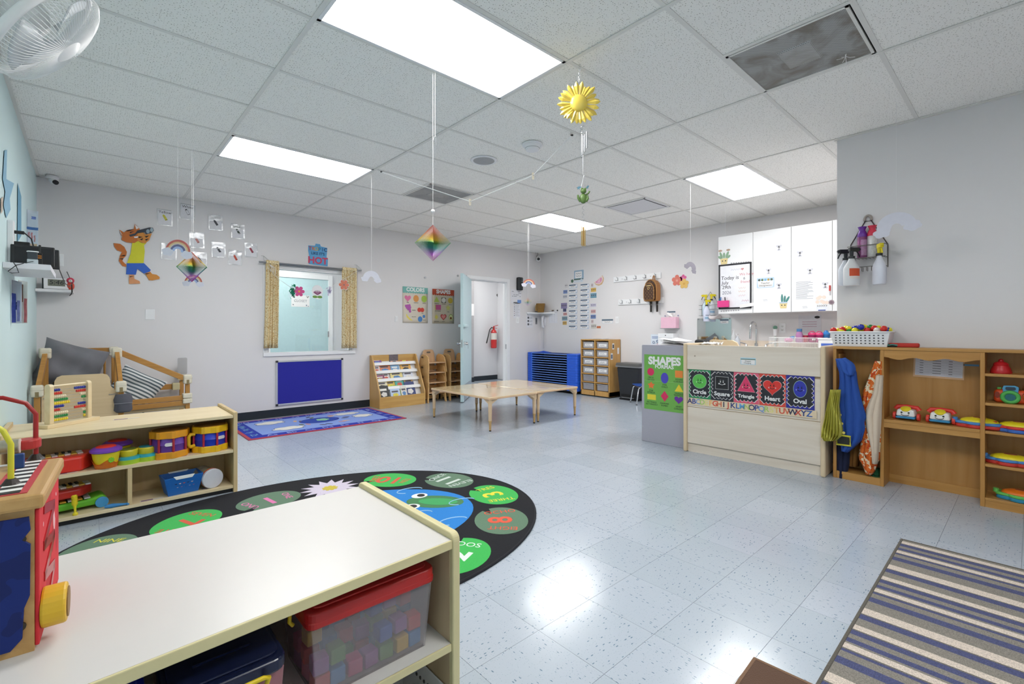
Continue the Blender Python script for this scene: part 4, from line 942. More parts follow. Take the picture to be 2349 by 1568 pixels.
# wall phone on the right wall
r = RT(1249, 737); t = thing('wall_phone', 'white corded wall phone beside the corner with coiled cord', 'telephone', mat=fright(*r))
MB().box(-0.06, 0.04, -0.09, 0.10, 0, 0.03).build('phone_base', P('#dcdce2', 0.3), t, bev=0.01, seg=3)
MB().tube([(0.01, 0.10, 0.04), (0.012, 0.09, 0.065), (0.012, 0.0, 0.075), (0.012, -0.10, 0.065), (0.01, -0.11, 0.04)], [0.022, 0.026, 0.018, 0.026, 0.022], 12).build('handset', P('#e6e6ea', 0.3), t, smooth=60)
zb = 0.42
MB().tube([(0.01 + 0.012 * math.cos(1.7 * k) * (1 if k < 200 else 0.3), -0.12 - (zb) * k / 240, 0.025 + 0.012 * math.sin(1.7 * k)) for k in range(240)], 0.0025, 4).build('coiled_cord', P('#dcdce0', 0.5), t)
r = RT(1269, 726); t = notice('clipboard_sheet', 'white ruled sheet on a clipboard beside the wall phone', fright(r[0], r[1], 0.004), 0.23, 0.25, 0)
for k in range(3): flat(t, 'ruled_line', rect(-0.09 + 0.06 * k, -0.11, -0.088 + 0.06 * k, 0.10), GREYINK, 0.001)
flat(t, 'ruled_line', rect(-0.1, 0.08, 0.1, 0.083), GREYINK, 0.001); MB().box(-0.03, 0.03, 0.11, 0.13, 0, 0.01).build('clip', METAL, t); MB().cyl((0.12, 0.12, 0), (0.12, 0.12, 0.012), 0.012, n=12).build('push_pin', BLACK, t)

# hallway: extinguisher and signs
q = onY(1127, 790, 1.75); t = thing('fire_extinguisher', 'red fire extinguisher with black hose on the hallway wall', 'fire extinguisher', (q.x, 1.66, 0))
zb, zt = onY(1127, 798, 1.75).z, onY(1127, 747, 1.75).z
RED = P('#c51f1f', 0.25, coat=0.4)
MB().lathe([(0.05, zb), (0.068, zb + 0.015), (0.07, zb + 0.25), (0.07, zb + 0.36), (0.05, zb + 0.41), (0.02, zb + 0.44)], n=24).build('cylinder', RED, t, smooth=40)
MB().lathe([(0.0706, zb + 0.2), (0.0706, zb + 0.35)], n=24).build('label_band', P('#d9d4cc', 0.5), t)
MB().cyl((0, 0, zb + 0.43), (0, 0, zb + 0.5), 0.022, n=12).bar((-0.01, 0, zb + 0.5), (0.11, -0.02, zb + 0.53), 0.025, 0.012).bar((-0.01, 0, zb + 0.47), (0.08, -0.02, zb + 0.46), 0.02, 0.01).build('valve_handle', P('#b32a2a', 0.4), t)
MB().tube([(-0.02, 0, zb + 0.46), (-0.08, -0.02, zb + 0.48), (-0.15, -0.03, zb + 0.42), (-0.19, -0.03, zb + 0.28), (-0.24, -0.03, zb + 0.12)], [0.011] * 4 + [0.014], 8).build('hose', BLACK, t, smooth=60)
MB().box(-0.03, 0.03, 0.06, 0.09, zb + 0.1, zb + 0.4).build('wall_bracket', METAL, t)
q = onY(1146, 771, 1.75); t = thing('chalkboard_sign', 'tall black chalkboard sign with white script and a green cactus in the hallway', 'sign', mat=fback(q.x + 0.06, q.z, 0, 0, 1.748)); hw = 0.13; hh = 0.215
flat(t, 'board', rect(-hw, -hh, hw, hh), P('#1f2124', 0.6), 0, 0.006)
for k in range(4): MB().tube([(-0.09 + 0.012 * q, 0.15 - 0.07 * k + 0.026 * math.sin(1.1 * q + k) + 0.012 * math.sin(2.3 * q), 0.008) for q in range(15)], 0.005, 5).build('chalk_script', WHITE, t)
for a, b2 in (((-0.04, -0.19), (-0.04, -0.11)), ((-0.09, -0.14), (-0.06, -0.16)), ((0.0, -0.11), (-0.02, -0.15))): MB().tube([(a[0], a[1], 0.008), (b2[0], b2[1], 0.008)], 0.022, 8).build('cactus_print', P('#8fd06a', 0.6), t).scale = (1, 1, 0.2)
q = onY(1146, 677, 1.75); t = thing('pentagon_sign', 'small black pentagon sign high on the hallway wall', 'sign', mat=fback(q.x + 0.02, q.z, 0, 0, 1.748)); flat(t, 'board', [(-0.12, 0.0), (-0.06, -0.08), (0.1, -0.08), (0.1, 0.07), (-0.06, 0.07)], P('#25272a', 0.6), 0, 0.006); MB().cyl((-0.01, 0.055, 0.006), (-0.01, 0.055, 0.008), 0.012, n=12).build('hole', PAPER, t)
q = onY(1084, 710, 1.62); t = thing('hallway_notice', 'white notice sheet on the grey hallway return wall', 'paper', mat=fback(q.x, q.z, 0, 0, 1.618)); flat(t, 'sheet', rect(-0.08, -0.13, 0.04, 0.13), PAPER)
# ------------------------------------------------------------------ right wall and kitchenette
def wartR(name, label, cat, polys, ref, off=0.002, group=None):
    return wart(name, label, cat, polys, ref, RT, lambda u_, z_: fright(u_, z_, off), off, group)
# routine cards
u0 = lambda px, py: RT(px, py)
r = RT(1328, 630); t = thing('routine_header', 'blue framed header card above the columns of routine cards', 'sign', mat=fright(r[0], r[1], 0.002))
flat(t, 'frame', rrect(-0.115, -0.09, 0.115, 0.085, 0.01), P('#9cb6cc', 0.6)); flat(t, 'panel', rrect(-0.09, -0.06, 0.075, 0.06, 0.01), PAPER, 0.0008)
for k in range(2): MB().tube([(-0.065 + 0.011 * q, 0.022 - 0.045 * k + 0.009 * math.sin(1.4 * q + k), 0.0022) for q in range(12)], 0.0035, 4).build('script_line', GREYINK, t)
r = RT(1327, 643); t = thing('routine_header', 'dark green topped name card under the blue framed header', 'sign', mat=fright(r[0], r[1], 0.002))
flat(t, 'panel', rect(-0.11, -0.035, 0.11, 0.035), P('#d7dde4', 0.6)); flat(t, 'leaf_strip', rect(-0.11, 0.012, 0.11, 0.035), P('#4f6a5e', 0.6), 0.0008); flat(t, 'circle', ell(0.075, 0.005, 0.025), P('#c9d4e0', 0.6), 0.0016); flat(t, 'plant_print', flower(-0.15, 0.0, 0.035, 5), P('#4a6b58', 0.6), 0.0)
cols_ = (1315, 1341.7); rows_ = [655.9, 668.2, 679.9, 691.6, 703.4, 715.1, 726.8, 738.2, 750.3]
t0 = None
for ci, cx in enumerate(cols_):
    for ri, cy in enumerate(rows_):
        r = RT(cx - ri * 0.06, cy - 1.2 * ci)
        if t0 is None:
            t = t0 = thing('routine_card', 'small white routine card with dark flowered strip and pale circle, one of two columns', 'card', group='daily routine cards')
            flat(t, 'card', rect(-0.10, -0.04, 0.10, 0.032), P('#c8d2e2', 0.6)); flat(t, 'panel', rect(-0.095, -0.03, 0.06, 0.008), PAPER, 0.0008); flat(t, 'flower_strip', rect(-0.098, 0.008, 0.062, 0.028), P('#4c6178', 0.6), 0.0008); flat(t, 'clock_circle', ell(0.078, 0.003, 0.02, 0.026), P('#e6eaf2', 0.6), 0.0016); flat(t, 'circle_rim', ell(0.078, 0.003, 0.024, 0.030), P('#7b8ba6', 0.6), 0.0008)
            MB().box(-0.06, 0.03, -0.014, -0.006, 0.0016, 0.002).build('printed_word', GREYINK, t)
        else: t = copytree(t0)
        t.matrix_world = fright(r[0], r[1], 0.002)
PICS = [(1299, 655, 7, 9, '#d8d4d6', 'pale picture of one child'), (1297, 669, 10, 8, '#7a8fc0', 'blue picture of seated figures'), (1296.5, 680, 10, 7, '#c2c4cc', 'grey line picture beside the third card row'), (1294, 701, 15, 13, '#8d82a8', 'purple group picture'), (1295.5, 711, 8, 7, '#454b72', 'square navy picture'), (1296.5, 720, 9, 6, '#cf9a98', 'red and white picture'), (1295.5, 730, 13, 9, '#7d98a4', 'teal outdoor picture next to a tan one'), (1295.5, 740.5, 10, 8, '#cda85e', 'tan picture low in the column by the corner'),
        (1358.5, 654, 5, 8, '#cdbfc2', 'slim pale picture near the grapefruit cutout'), (1361.5, 664.5, 12, 9, '#d8b25a', 'golden yellow picture'), (1361.5, 677.5, 14, 11, '#6f98ac', 'blue sky playground picture'), (1361, 699.5, 13, 7, '#c5c0d4', 'pale lilac line picture'), (1361, 714, 11, 8, '#cfa6a6', 'pale red line picture'), (1361, 726, 12, 9, '#6f84b4', 'blue picture of children at a table'), (1359, 737, 5, 8, '#cbb8b8', 'slim rosy picture'), (1362, 748, 12, 10, '#c9c6bf', 'wide sketchy grey picture'), (1373.5, 750, 9, 5, '#cf7a52', 'small orange picture')]
for cx, cy, w_, h_, c_, lb in PICS:
    r = RT(cx, cy); k = depth(XR, -r[0]) / FPX
    t = thing('routine_picture', lb + ' taped beside the routine cards', 'picture', mat=fright(r[0], r[1], 0.002)); hw, hh = w_ * k * 0.62, h_ * k * 0.5
    flat(t, 'print', rect(-hw, -hh, hw, hh), P(c_, 0.6, var=0.35, scale=60)); m = MB()
    for q in range(3): m.sph((-hw * 0.6 + q * hw * 0.6, hh * 0.1, 0.0008), (hw * 0.16, hh * 0.3, 0.0006), 8, 4)
    m.build('printed_figures', P('#5c5560', 0.7), t)
q = lambda pts: [(1280 + x / 9.8, 610 + y / 9.8) for x, y in pts]
wartR('grapefruit_cutout', 'pink grapefruit slice cutout above the routine cards', 'paper cutout', [('rind', q([(810, 365), (860, 425), (920, 440), (990, 410), (1025, 340), (1030, 270), (1000, 205), (960, 250)]), P('#d2ae86', 0.6)), ('pith', q([(812, 362), (870, 405), (940, 405), (995, 350), (1010, 280), (998, 215), (955, 260)]), P('#ecdcd6', 0.6)), ('flesh', q([(835, 362), (880, 390), (940, 388), (980, 345), (990, 300), (985, 250), (945, 275)]), P('#d692b4', 0.6))] + [('membrane', q([(880 + 22 * k, 395 - 8 * k), (905 + 12 * k, 330 - 18 * k), (910 + 12 * k, 328 - 18 * k), (887 + 22 * k, 393 - 8 * k)]), P('#eedde2', 0.6)) for k in range(4)], (1372, 643))

# hook boards
def hookboard(label, px0, py0, px1, py1, nh, scr):
    a = RT(px0, py0); b_ = RT(px1, py1); L_ = b_[0] - a[0]; z_ = (a[1] + b_[1]) / 2
    t = thing('hook_board', label, 'coat rack', mat=fright((a[0] + b_[0]) / 2, z_, 0)); h_ = 0.047
    MB().box(-L_ / 2, L_ / 2, -h_, h_, 0, 0.018).build('board', TRIM, t, bev=0.003)
    for k in range(nh):
        x = -L_ / 2 + L_ * (k + 0.5) / nh
        hk = MB(); hk.box(x - 0.008, x + 0.008, -0.02, 0.03, 0.018, 0.022).tube([(x, 0.02, 0.022), (x, 0.03, 0.05), (x, 0.042, 0.055)], 0.004, 6).tube([(x, -0.01, 0.022), (x - 0.022, -0.025, 0.04), (x - 0.03, -0.008, 0.055)], 0.0045, 6).tube([(x, -0.01, 0.022), (x + 0.02, -0.025, 0.04), (x + 0.024, -0.01, 0.052)], 0.0045, 6)
        hk.build('coat_hook', METAL, t)
    for k in scr: MB().cyl((-L_ / 2 + L_ * k, 0, 0.018), (-L_ / 2 + L_ * k, 0, 0.0195), 0.006, n=10).build('screw', P('#8a8a8c', 0.4, metal=0.8), t)
hookboard('white coat hook board holding the brown backpack', 1408.5, 641, 1517, 632, 5, (0.2, 0.8))
hookboard('white coat hook board hung below another, its end behind the backpack', 1419.5, 692.5, 1522, 689, 5, (0.2, 0.6))
# backpack
r = RT(1504, 664); t = thing('backpack', 'small brown monogram backpack hanging from a coat hook', 'backpack', mat=fright(r[0], r[1], 0.02) @ Matrix.Rotation(-0.12, 4, 'Y'))
TAN = P('#a8713a', 0.45); 
def mono():
    m, nt, n, l, b = newmat('monogram_canvas')
    tc = n.new('ShaderNodeTexCoord'); mp = n.new('ShaderNodeMapping'); mp.inputs['Rotation'].default_value = (0, 0, 0.785); l.new(tc.outputs['Object'], mp.inputs[0])
    v = n.new('ShaderNodeTexVoronoi'); v.voronoi_dimensions = '2D'; v.inputs['Scale'].default_value = 24; v.inputs['Randomness'].default_value = 0; v.distance = 'MANHATTAN'; l.new(mp.outputs[0], v.inputs['Vector'])
    lt = n.new('ShaderNodeMath'); lt.operation = 'LESS_THAN'; lt.inputs[1].default_value = 0.22; l.new(v.outputs['Distance'], lt.inputs[0])
    mx = n.new('ShaderNodeMix'); mx.data_type = 'RGBA'; mx.inputs[6].default_value = lin('#4a3020'); mx.inputs[7].default_value = lin('#8d6b42'); l.new(lt.outputs[0], mx.inputs[0]); l.new(mx.outputs[2], b.inputs['Base Color']); b.inputs['Roughness'].default_value = 0.5
    return m
MONO = mono()
def shell(w_, h0, h1, n=10):
    return [(-w_ * 0.92, h0)] + [(w_ * 0.92, h0)] + [(w_, h0 + 0.03)] + [(w_ * math.cos(PI * k / n) if k else w_, h1 - (w_ * 1.15) + w_ * 1.15 * math.sin(PI * k / n)) for k in range(n + 1)] + [(-w_, h0 + 0.03)]
MB().prism(shell(0.118, -0.19, 0.155), 0.0, 0.12).build('body', TAN, t, bev=0.02, seg=3)
MB().prism(shell(0.108, -0.18, 0.145), 0.118, 0.124).build('front_panel', MONO, t, bev=0.004)
MB().prism(shell(0.095, -0.17, 0.09), 0.12, 0.16).build('pocket', MONO, t, bev=0.012, seg=3)
for sh_, z_ in ((shell(0.1, -0.175, 0.095), 0.155), (shell(0.116, -0.188, 0.153), 0.112)): MB().tube([(x, y, z_) for x, y in sh_], 0.0055, 6, closed=True).build('piping', P('#b98548', 0.4), t, smooth=60)
MB().box(-0.045, 0.045, 0.045, 0.062, 0.160, 0.163).build('name_plate', P('#e2c48a', 0.25, metal=0.8), t, bev=0.002); MB().tube([(0.018 * math.cos(a), 0.012 + 0.018 * math.sin(a), 0.163) for a in [2 * PI * k / 16 for k in range(16)]], 0.005, 6, closed=True).build('ring_emblem', P('#e2c48a', 0.25, metal=0.8), t)
MB().tube([(-0.02, 0.15, 0.03), (-0.015, 0.2, 0.03), (0.0, 0.225, 0.03), (0.015, 0.2, 0.03), (0.02, 0.15, 0.03)], 0.008, 6).build('grab_handle', TAN, t)
for x in (-0.06, 0.06):
    m = MB(); m.box(x - 0.02, x + 0.02, -0.24, -0.18, 0.02, 0.028).box(x - 0.016, x + 0.018, -0.36, -0.23, 0.022, 0.028); m.build('strap', P('#241c18', 0.5), t); MB().tube([(x - 0.02, -0.235, 0.03), (x + 0.02, -0.235, 0.03), (x + 0.02, -0.25, 0.03), (x - 0.02, -0.25, 0.03)], 0.003, 5, closed=True).build('strap_buckle', METAL, t)
# paper flowers
for px, py, rr, c_, c2, n_, lb in ((1553, 643, 0.088, '#dd7a6a', '#e8a898', 5, 'coral'), (1567.5, 637.5, 0.055, '#d85f98', '#e59ab8', 5, 'small pink'), (1569.5, 650.5, 0.078, '#e6bd6a', '#d9a24a', 5, 'yellow')):
    r = RT(px, py); t = thing('flower_cutout', lb + ' paper flower cutout stuck on the grey wall', 'paper cutout', mat=fright(r[0], r[1], 0.002 if lb != 'yellow' else 0.005)); flat(t, 'petals', flower(0, 0, rr, n_, 0.42, 0.3), P(c_, 0.6)); flat(t, 'centre', star(0, 0, rr * 0.35, 0.4), P(c2, 0.6), 0.0008)
# signs, switch, tissue and towel dispensers
def strip_sign(label, px, py, w_, h_, word=None, mp=RT, frm=None):
    r = mp(px, py); t = thing('name_strip', label, 'sign', mat=(frm or (lambda u_, z_: fright(u_, z_, 0.002)))(*r)); flat(t, 'card', rrect(-w_, -h_, w_, h_, 0.006), P('#d5dbe2', 0.6)); flat(t, 'panel', rect(-w_ * 0.9, -h_ * 0.8, w_ * 0.9, h_ * 0.1), PAPER, 0.0008); flat(t, 'flower_strip', rect(-w_, h_ * 0.25, w_, h_ * 0.9), P('#5a6c7c', 0.6), 0.0009)
    if word: text(t, word, 0, -h_ * 0.35, 0.002, h_ * 0.9, INK)
    else: MB().tube([(-w_ * 0.5 + w_ * 0.1 * q_, -h_ * 0.35 + h_ * 0.12 * math.sin(1.6 * q_), 0.002) for q_ in range(11)], 0.0022, 4).build('script_line', INK, t)
    return t
strip_sign('pale name strip with dark flowers near the switch under the hook boards', 1393.5, 736.5, 0.12, 0.04)
plate('light_switch', 'white switch plate on the grey wall below the hook boards', 1416, 733.5, RT, frt, 0.07, 0.12)
strip_sign('pale name strip with dark flowers above the pink tissue box', 1540, 718, 0.07, 0.035)
r = RT(1541, 740); t = thing('tissue_box', 'pink tissue box in a clear holder on the wall with a tissue up', 'tissue box', mat=fright(r[0], r[1], 0.0))
MB().box(-0.125, 0.125, -0.085, 0.085, 0.005, 0.11).build('box', P('#eebfd2', 0.6), t, bev=0.003); MB().box(-0.135, 0.135, -0.092, -0.086, 0, 0.12).build('clear_holder', P('#dfe2e8', 0.1, trans=0.6), t)
MB().add([(-0.02, 0.085, 0.05), (0.05, 0.085, 0.06), (0.03, 0.13, 0.05), (-0.03, 0.165, 0.06), (-0.05, 0.15, 0.07), (0.0, 0.11, 0.08)], [(0, 1, 2, 5), (5, 2, 3, 4)]).build('tissue', PAPER, t, solid=0.001)
for x in (-0.11, 0.11): MB().cyl((x, 0.11, 0.003), (x, 0.11, 0.009), 0.012, n=12).build('screw_cap', P('#9a9ab4', 0.4), t)
r = RT(1506, 785); t = thing('handwashing_poster', 'pale blue picture poster half behind the white towel dispenser', 'poster', mat=fright(r[0], r[1], 0.002))
flat(t, 'sheet', rect(-0.10, -0.2, 0.16, 0.13), P('#dfe7f2', 0.6)); flat(t, 'heading', rect(-0.08, 0.085, 0.13, 0.095), P('#6f86b4', 0.6), 0.0008); flat(t, 'heading', rect(-0.08, 0.065, 0.10, 0.075), P('#6f86b4', 0.6), 0.0008)
for x, y, c_ in ((-0.05, 0.0, '#7f8cac'), (0.02, 0.02, '#5a6a94'), (0.08, 0.0, '#6f7a90'), (-0.05, -0.06, '#8a8a98'), (0.02, -0.04, '#b36a76'), (0.08, -0.06, '#8a94a8')): MB().tube([(x + 0.018 * math.cos(a), y + 0.018 * math.sin(a), 0.0015) for a in [2 * PI * k / 12 for k in range(12)]], 0.005, 4, closed=True).build('printed_hand', P(c_, 0.6), t)
r = RT(1538, 787); t = thing('towel_dispenser', 'white metal paper towel dispenser on the wall behind the grey divider', 'dispenser', mat=fright(r[0], r[1], 0))
MB().box(-0.13, 0.13, -0.17, 0.155, 0, 0.15).build('housing', TRIM, t, bev=0.005); MB().cyl((0, 0.125, 0.15), (0, 0.125, 0.153), 0.008, n=10).build('lock', INK, t); MB().box(-0.12, 0.12, 0.09, 0.092, 0.15, 0.151).build('seam', GREYINK, t)

# mirror
a, b_ = RT(1599.5, 731), RT(1678, 731)
t = thing('wall_mirror', 'frameless wall mirror beside the sink reflecting the aqua wall', 'mirror', mat=fright((a[0] + b_[0]) / 2, 1.04, 0)); hw = (b_[0] - a[0]) / 2
mm_, nt, n, l, b = newmat('mirror_glass'); b.inputs['Metallic'].default_value = 1; b.inputs['Roughness'].default_value = 0.02; b.inputs['Base Color'].default_value = (0.88, 0.92, 0.92, 1)
MB().box(-hw, hw, -0.3, 0.275, 0.001, 0.006).build('mirror_glass', mm_, t)
for x in (-hw + 0.02, hw - 0.02):
    for y in (-0.28, 0.265): MB().box(x - 0.012, x + 0.012, y - 0.01, y + 0.012, 0.0, 0.011).build('clip', METAL, t)
strip_sign('pale name strip stuck on the mirror near its top corner', 1661.5, 736.5, 0.06, 0.032, None, lambda px, py: RT(px, py, XR - 0.007), lambda u_, z_: fright(u_, z_, 0.008))

# bottles
def spray(label, M_, h=0.30, rx=0.048, ry=0.034, body='#e6e6ea', head='#e6d21f', trig='#1d1e20', lab=None, cap=None, flip=1, group=None, trans=0.0):
    t = thing('spray_bottle', label, 'spray bottle', mat=M_, group=group)
    hb = h * 0.62
    MB().lathe([(rx * 0.9, 0), (rx, 0.008), (rx, hb * 0.6), (rx * 0.92, hb * 0.68), (rx * 0.42, hb * 0.92), (rx * 0.34, hb * 1.0)], n=20, sy=ry / rx).build('bottle', P(body, 0.3, trans=trans), t, smooth=40)
    MB().cyl((0, 0, hb), (0, 0, hb + 0.018), rx * 0.38, n=14).build('collar', P(cap or trig, 0.4), t)
    z = hb + 0.018
    m = MB(); m.cyl((0, 0, z), (0, 0, z + h * 0.12), 0.012, 0.014, n=12).bar((flip * 0.02, 0, z + h * 0.16), (-flip * 0.055, 0, z + h * 0.155), 0.024, 0.032).cyl((-flip * 0.055, 0, z + h * 0.16), (-flip * 0.066, 0, z + h * 0.16), 0.010, n=10); m.build('spray_head', P(head, 0.35), t, bev=0.003)
    MB().tube([(-flip * 0.035, 0, z + h * 0.13), (-flip * 0.05, 0, z + h * 0.07), (-flip * 0.062, 0, z - 0.005)], 0.005, 6).build('trigger', P(trig, 0.4), t)
    if lab:
        for c_, z0, z1, wd in lab:
            m = MB(); m.grid(lambda u_, v_: ((rx + 0.0008) * math.sin((u_ - 0.5) * wd), -(ry + 0.0008) * math.cos((u_ - 0.5) * wd), z0 * hb + (z1 - z0) * hb * v_), 8, 1); m.build('label_print', P(c_, 0.5), t, smooth=60)
    return t
def stand(x, y, z, rz=0): return Matrix.Translation((x, y, z)) @ Matrix.Rotation(rz, 4, 'Z')
FACE = -YAW
# caddy of bottles next to the cabinets
r = RT(1630, 700); t = thing('wall_caddy', 'chrome wire caddy hung beside the wall cabinets', 'caddy', mat=fright(r[0], r[1], 0.0))
WIRE = P('#9a9b9d', 0.3, metal=0.9)
for z_ in (-0.06, -0.15, 0.0): MB().tube([(-0.13, z_, 0.005), (-0.13, z_, 0.1), (0.13, z_, 0.1), (0.13, z_, 0.005)], 0.003, 5).build('wire_rail', WIRE, t)
MB().tube([(-0.13, -0.15, 0.005), (-0.13, 0.0, 0.005), (0.0, 0.2, 0.005), (0.13, 0.0, 0.005), (0.13, -0.15, 0.005)], 0.003, 5).build('hanger', WIRE, t)
for k in range(7): MB().tube([(-0.11 + k * 0.036, -0.15, 0.005), (-0.11 + k * 0.036, -0.15, 0.1)], 0.002, 4).build('wire_slat', WIRE, t)
def rp(px, py, off):
    q_ = onX(px, py, XR - off); return q_
for px, pyb, pyt, off, body, lb, fl in ((1619, 701, 649, 0.07, '#c9dbe6', 'clear spray bottle with yellow head on the caddy, nearer the flowers', 1), (1632, 700, 647, 0.045, '#d9dce2', 'clear spray bottle with yellow head and grey label in the wall caddy', -1), (1621, 737, 682, 0.11, '#d8dcf0', 'white spray bottle with a yellow head hooked on the front of the caddy', -1)):
    q_ = rp(px, pyb, off); D = depth(q_.x, q_.y); h_ = (pyb - pyt) / FPX * D * 1.04
    if off < 0.1: q_.z = RT(1630, 700)[1] - 0.147
    spray(lb, stand(q_.x, q_.y, q_.z, FACE), h=h_, rx=0.05, body=body, head='#e8d41e', trig='#1f2022', lab=(('#8fb0cc', 0.15, 0.3, 1.6), ('#5f6f8c', 0.38, 0.42, 1.2)), flip=fl, cap='#222326')
q_ = rp(1640, 715, 0.06); t = thing('cleaning_cloth', 'crumpled pale cloth tucked in the lower rack of the caddy', 'cloth', (q_.x, q_.y, RT(1630, 700)[1] - 0.20), FACE)
MB().grid(lambda u_, v_: (0.09 * math.cos(u_ * PI) * (1 - 0.1 * v_), -0.045 * math.sin(u_ * PI) - 0.01 * math.sin(9 * u_ + 4 * v_), 0.0 + 0.05 * v_ + 0.012 * math.sin(7 * u_)), 18, 8).build('cloth', P('#d6cfd0', 0.9), t, smooth=80, solid=0.006)

# wall cabinets
CABX = 5.63
ys = [-3.754, -4.21, -4.662, -5.095]
CW = P('#f2f2f4', 0.25, var=0.01)
clb = ['white upper wall cabinet carrying the framed whiteboard', 'white upper wall cabinet with butterfly stickers and the container sign', 'white upper wall cabinet with a taped menu page, next to the pillar']
for k in range(3):
    y0, y1 = ys[k], ys[k + 1]
    t = thing('wall_cabinet', clb[k], 'cabinet', mat=fright(-(y0 + y1) / 2, 1.365, 0.0), group='white wall cabinets'); w2 = (y0 - y1) / 2
    MB().box(-w2 + 0.001, w2 - 0.001, 0, 1.06, 0.001, XR - CABX - 0.02).build('body', CW, t)
    dr_ = MB().box(-w2 + 0.003, w2 - 0.003, 0.003, 1.057, XR - CABX - 0.0195, XR - CABX).build('door', CW, t, bev=0.0015)
t = thing('filler_panel', 'narrow white filler panel between the wall cabinets and the pillar', 'panel', mat=fright(-(ys[3] - 5.6) / 2, 1.365, 0)); MB().box((ys[3] + 5.6) / -2 + 0.001, (ys[3] + 5.6) / 2 - 0.002, 0, 1.06, 0.001, XR - CABX - 0.004).build('panel', CW, t)
CB = lambda px, py: RT(px, py, CABX)
fcab = lambda u_, z_: fright(u_, z_, 0.001, 0, CABX)
r = CB(1686, 656); t = thing('whiteboard', 'black framed whiteboard with handwritten date on a cabinet door', 'whiteboard', mat=fright(r[0], r[1], 0.001, 0, CABX))
hw, hh = (CB(1723, 656)[0] - CB(1648, 656)[0]) / 2, 0.305
MB().box(-hw, hw, -hh, hh, 0, 0.008).build('board', P('#eaeaf0', 0.2), t)
fm = MB(); fm.box(-hw, hw, hh - 0.022, hh, 0.0, 0.014).box(-hw, hw, -hh, -hh + 0.022, 0, 0.014).box(-hw, -hw + 0.02, -hh, hh, 0, 0.014).box(hw - 0.02, hw, -hh, hh, 0, 0.014); fm.build('frame', P('#2b2a30', 0.4), t, bev=0.003)
for s, x, y, sz, c_ in (('Today is', -0.185, 0.115, 0.07, INK), ('July', -0.175, 0.05, 0.065, INK), ('29th', -0.17, -0.01, 0.065, INK), ('2026', -0.17, -0.085, 0.062, P('#77798a', 0.7)), ('We have', 0.06, 0.15, 0.05, P('#cf8a90', 0.7)), ('6', 0.11, 0.095, 0.05, P('#5a5560', 0.7)), ('friends', 0.075, 0.05, 0.05, P('#cf8a90', 0.7))): text(t, s, x, y, 0.0085, sz, c_, align='LEFT', shear=0.1, name='handwriting')
flat(t, 'drawn_heart', heart(0.1, 0.22, 0.035), P('#cf6f6a', 0.6), 0.0082)
for k, (x, y, c_) in enumerate(((0.02, 0.222, '#c3c4d0'), (0.05, -0.03, '#e0c5b4'), (0.05, -0.075, '#dfb79a'), (0.05, -0.13, '#dcb8bc'), (0.09, -0.2, '#c57a94'))): MB().tube([(x + 0.009 * q, y + 0.012 * math.sin(1.9 * q + k), 0.0088) for q in range(-8 if k == 0 else 0, 11)], 0.002, 4).build('faint_scribble', P(c_, 0.7), t)
r = CB(1662, 697); t = thing('marker_pocket', 'pink pocket of dry erase markers fixed to the whiteboard', 'marker holder', mat=fright(r[0], r[1], 0.016, 0, CABX)); MB().box(-0.075, 0.075, -0.045, 0.045, 0, 0.04).build('pocket', P('#e0408a', 0.4), t, bev=0.004)
for k in range(6): MB().cyl((-0.06 + 0.022 * k, 0.0, 0.02), (-0.06 + 0.022 * k + random.uniform(-0.01, 0.01), 0.08 + random.uniform(-0.01, 0.02), 0.02), 0.007, n=8).build('marker', P(('#2f5f9a', '#3a78b8', '#d8d8de', '#e4e4ea', '#3a3a40', '#d8d8de')[k], 0.4), t)
r = CB(1706, 701); t = thing('paper_strip', 'curled white paper strip taped at the whiteboard corner', 'paper', mat=fright(r[0] + 0.03, r[1], 0.017, 0.12, CABX)); flat(t, 'sheet', rect(-0.075, -0.02, 0.1, 0.025), PAPER)
def cactus(label, px, py, s, kind, c_):
    r = CB(px, py); t = thing('cactus_sticker', label, 'sticker', mat=fcab(*r)); flat(t, 'pot', [(-0.035 * s, 0), (-0.045 * s, 0.07 * s), (0.045 * s, 0.07 * s), (0.035 * s, 0)], P('#e6d29a', 0.6), 0)
    if kind == 0:
        for x, a_, L_ in ((-0.02, 0.35, 0.085), (0.0, 0.0, 0.07), (0.02, -0.4, 0.085), (-0.03, 0.9, 0.05), (0.035, -0.9, 0.05)): flat(t, 'cactus_arm', rot2(ell(x * s, 0.07 * s + L_ * s / 2, 0.014 * s, L_ * s / 2), a_, (x * s, 0.07 * s)), P(c_, 0.6), 0.0007)
        for x in (-0.045, 0.05): flat(t, 'bloom', cloud(x * s, 0.165 * s, 0.05 * s, 0.025 * s), P('#b59a86', 0.6), 0.0014)
    else:
        for x, a_, L_ in ((-0.015, 0.0, 0.11), (0.01, -0.1, 0.09), (0.025, -0.5, 0.09)): flat(t, 'cactus_arm', rot2(ell(x * s, 0.07 * s + L_ * s / 2, 0.013 * s, L_ * s / 2), a_, (x * s, 0.07 * s)), P(c_, 0.6), 0.0007)
        flat(t, 'flower_band', cloud(0, 0.072 * s, 0.11 * s, 0.022 * s, 12), P('#b8cadb', 0.6), 0.0014)
    for x in (-0.018, 0.018): flat(t, 'pot_dot', ell(x * s, 0.04 * s, 0.007 * s, n=10), INK, 0.001)
cactus('sticker of a leafy cactus in a cream pot above the whiteboard', 1661, 606, 1.15, 0, '#8fae92')
cactus('sticker of an upright teal cactus in a cream pot low on the middle cabinet', 1797, 707, 1.0, 1, '#4f8a86')
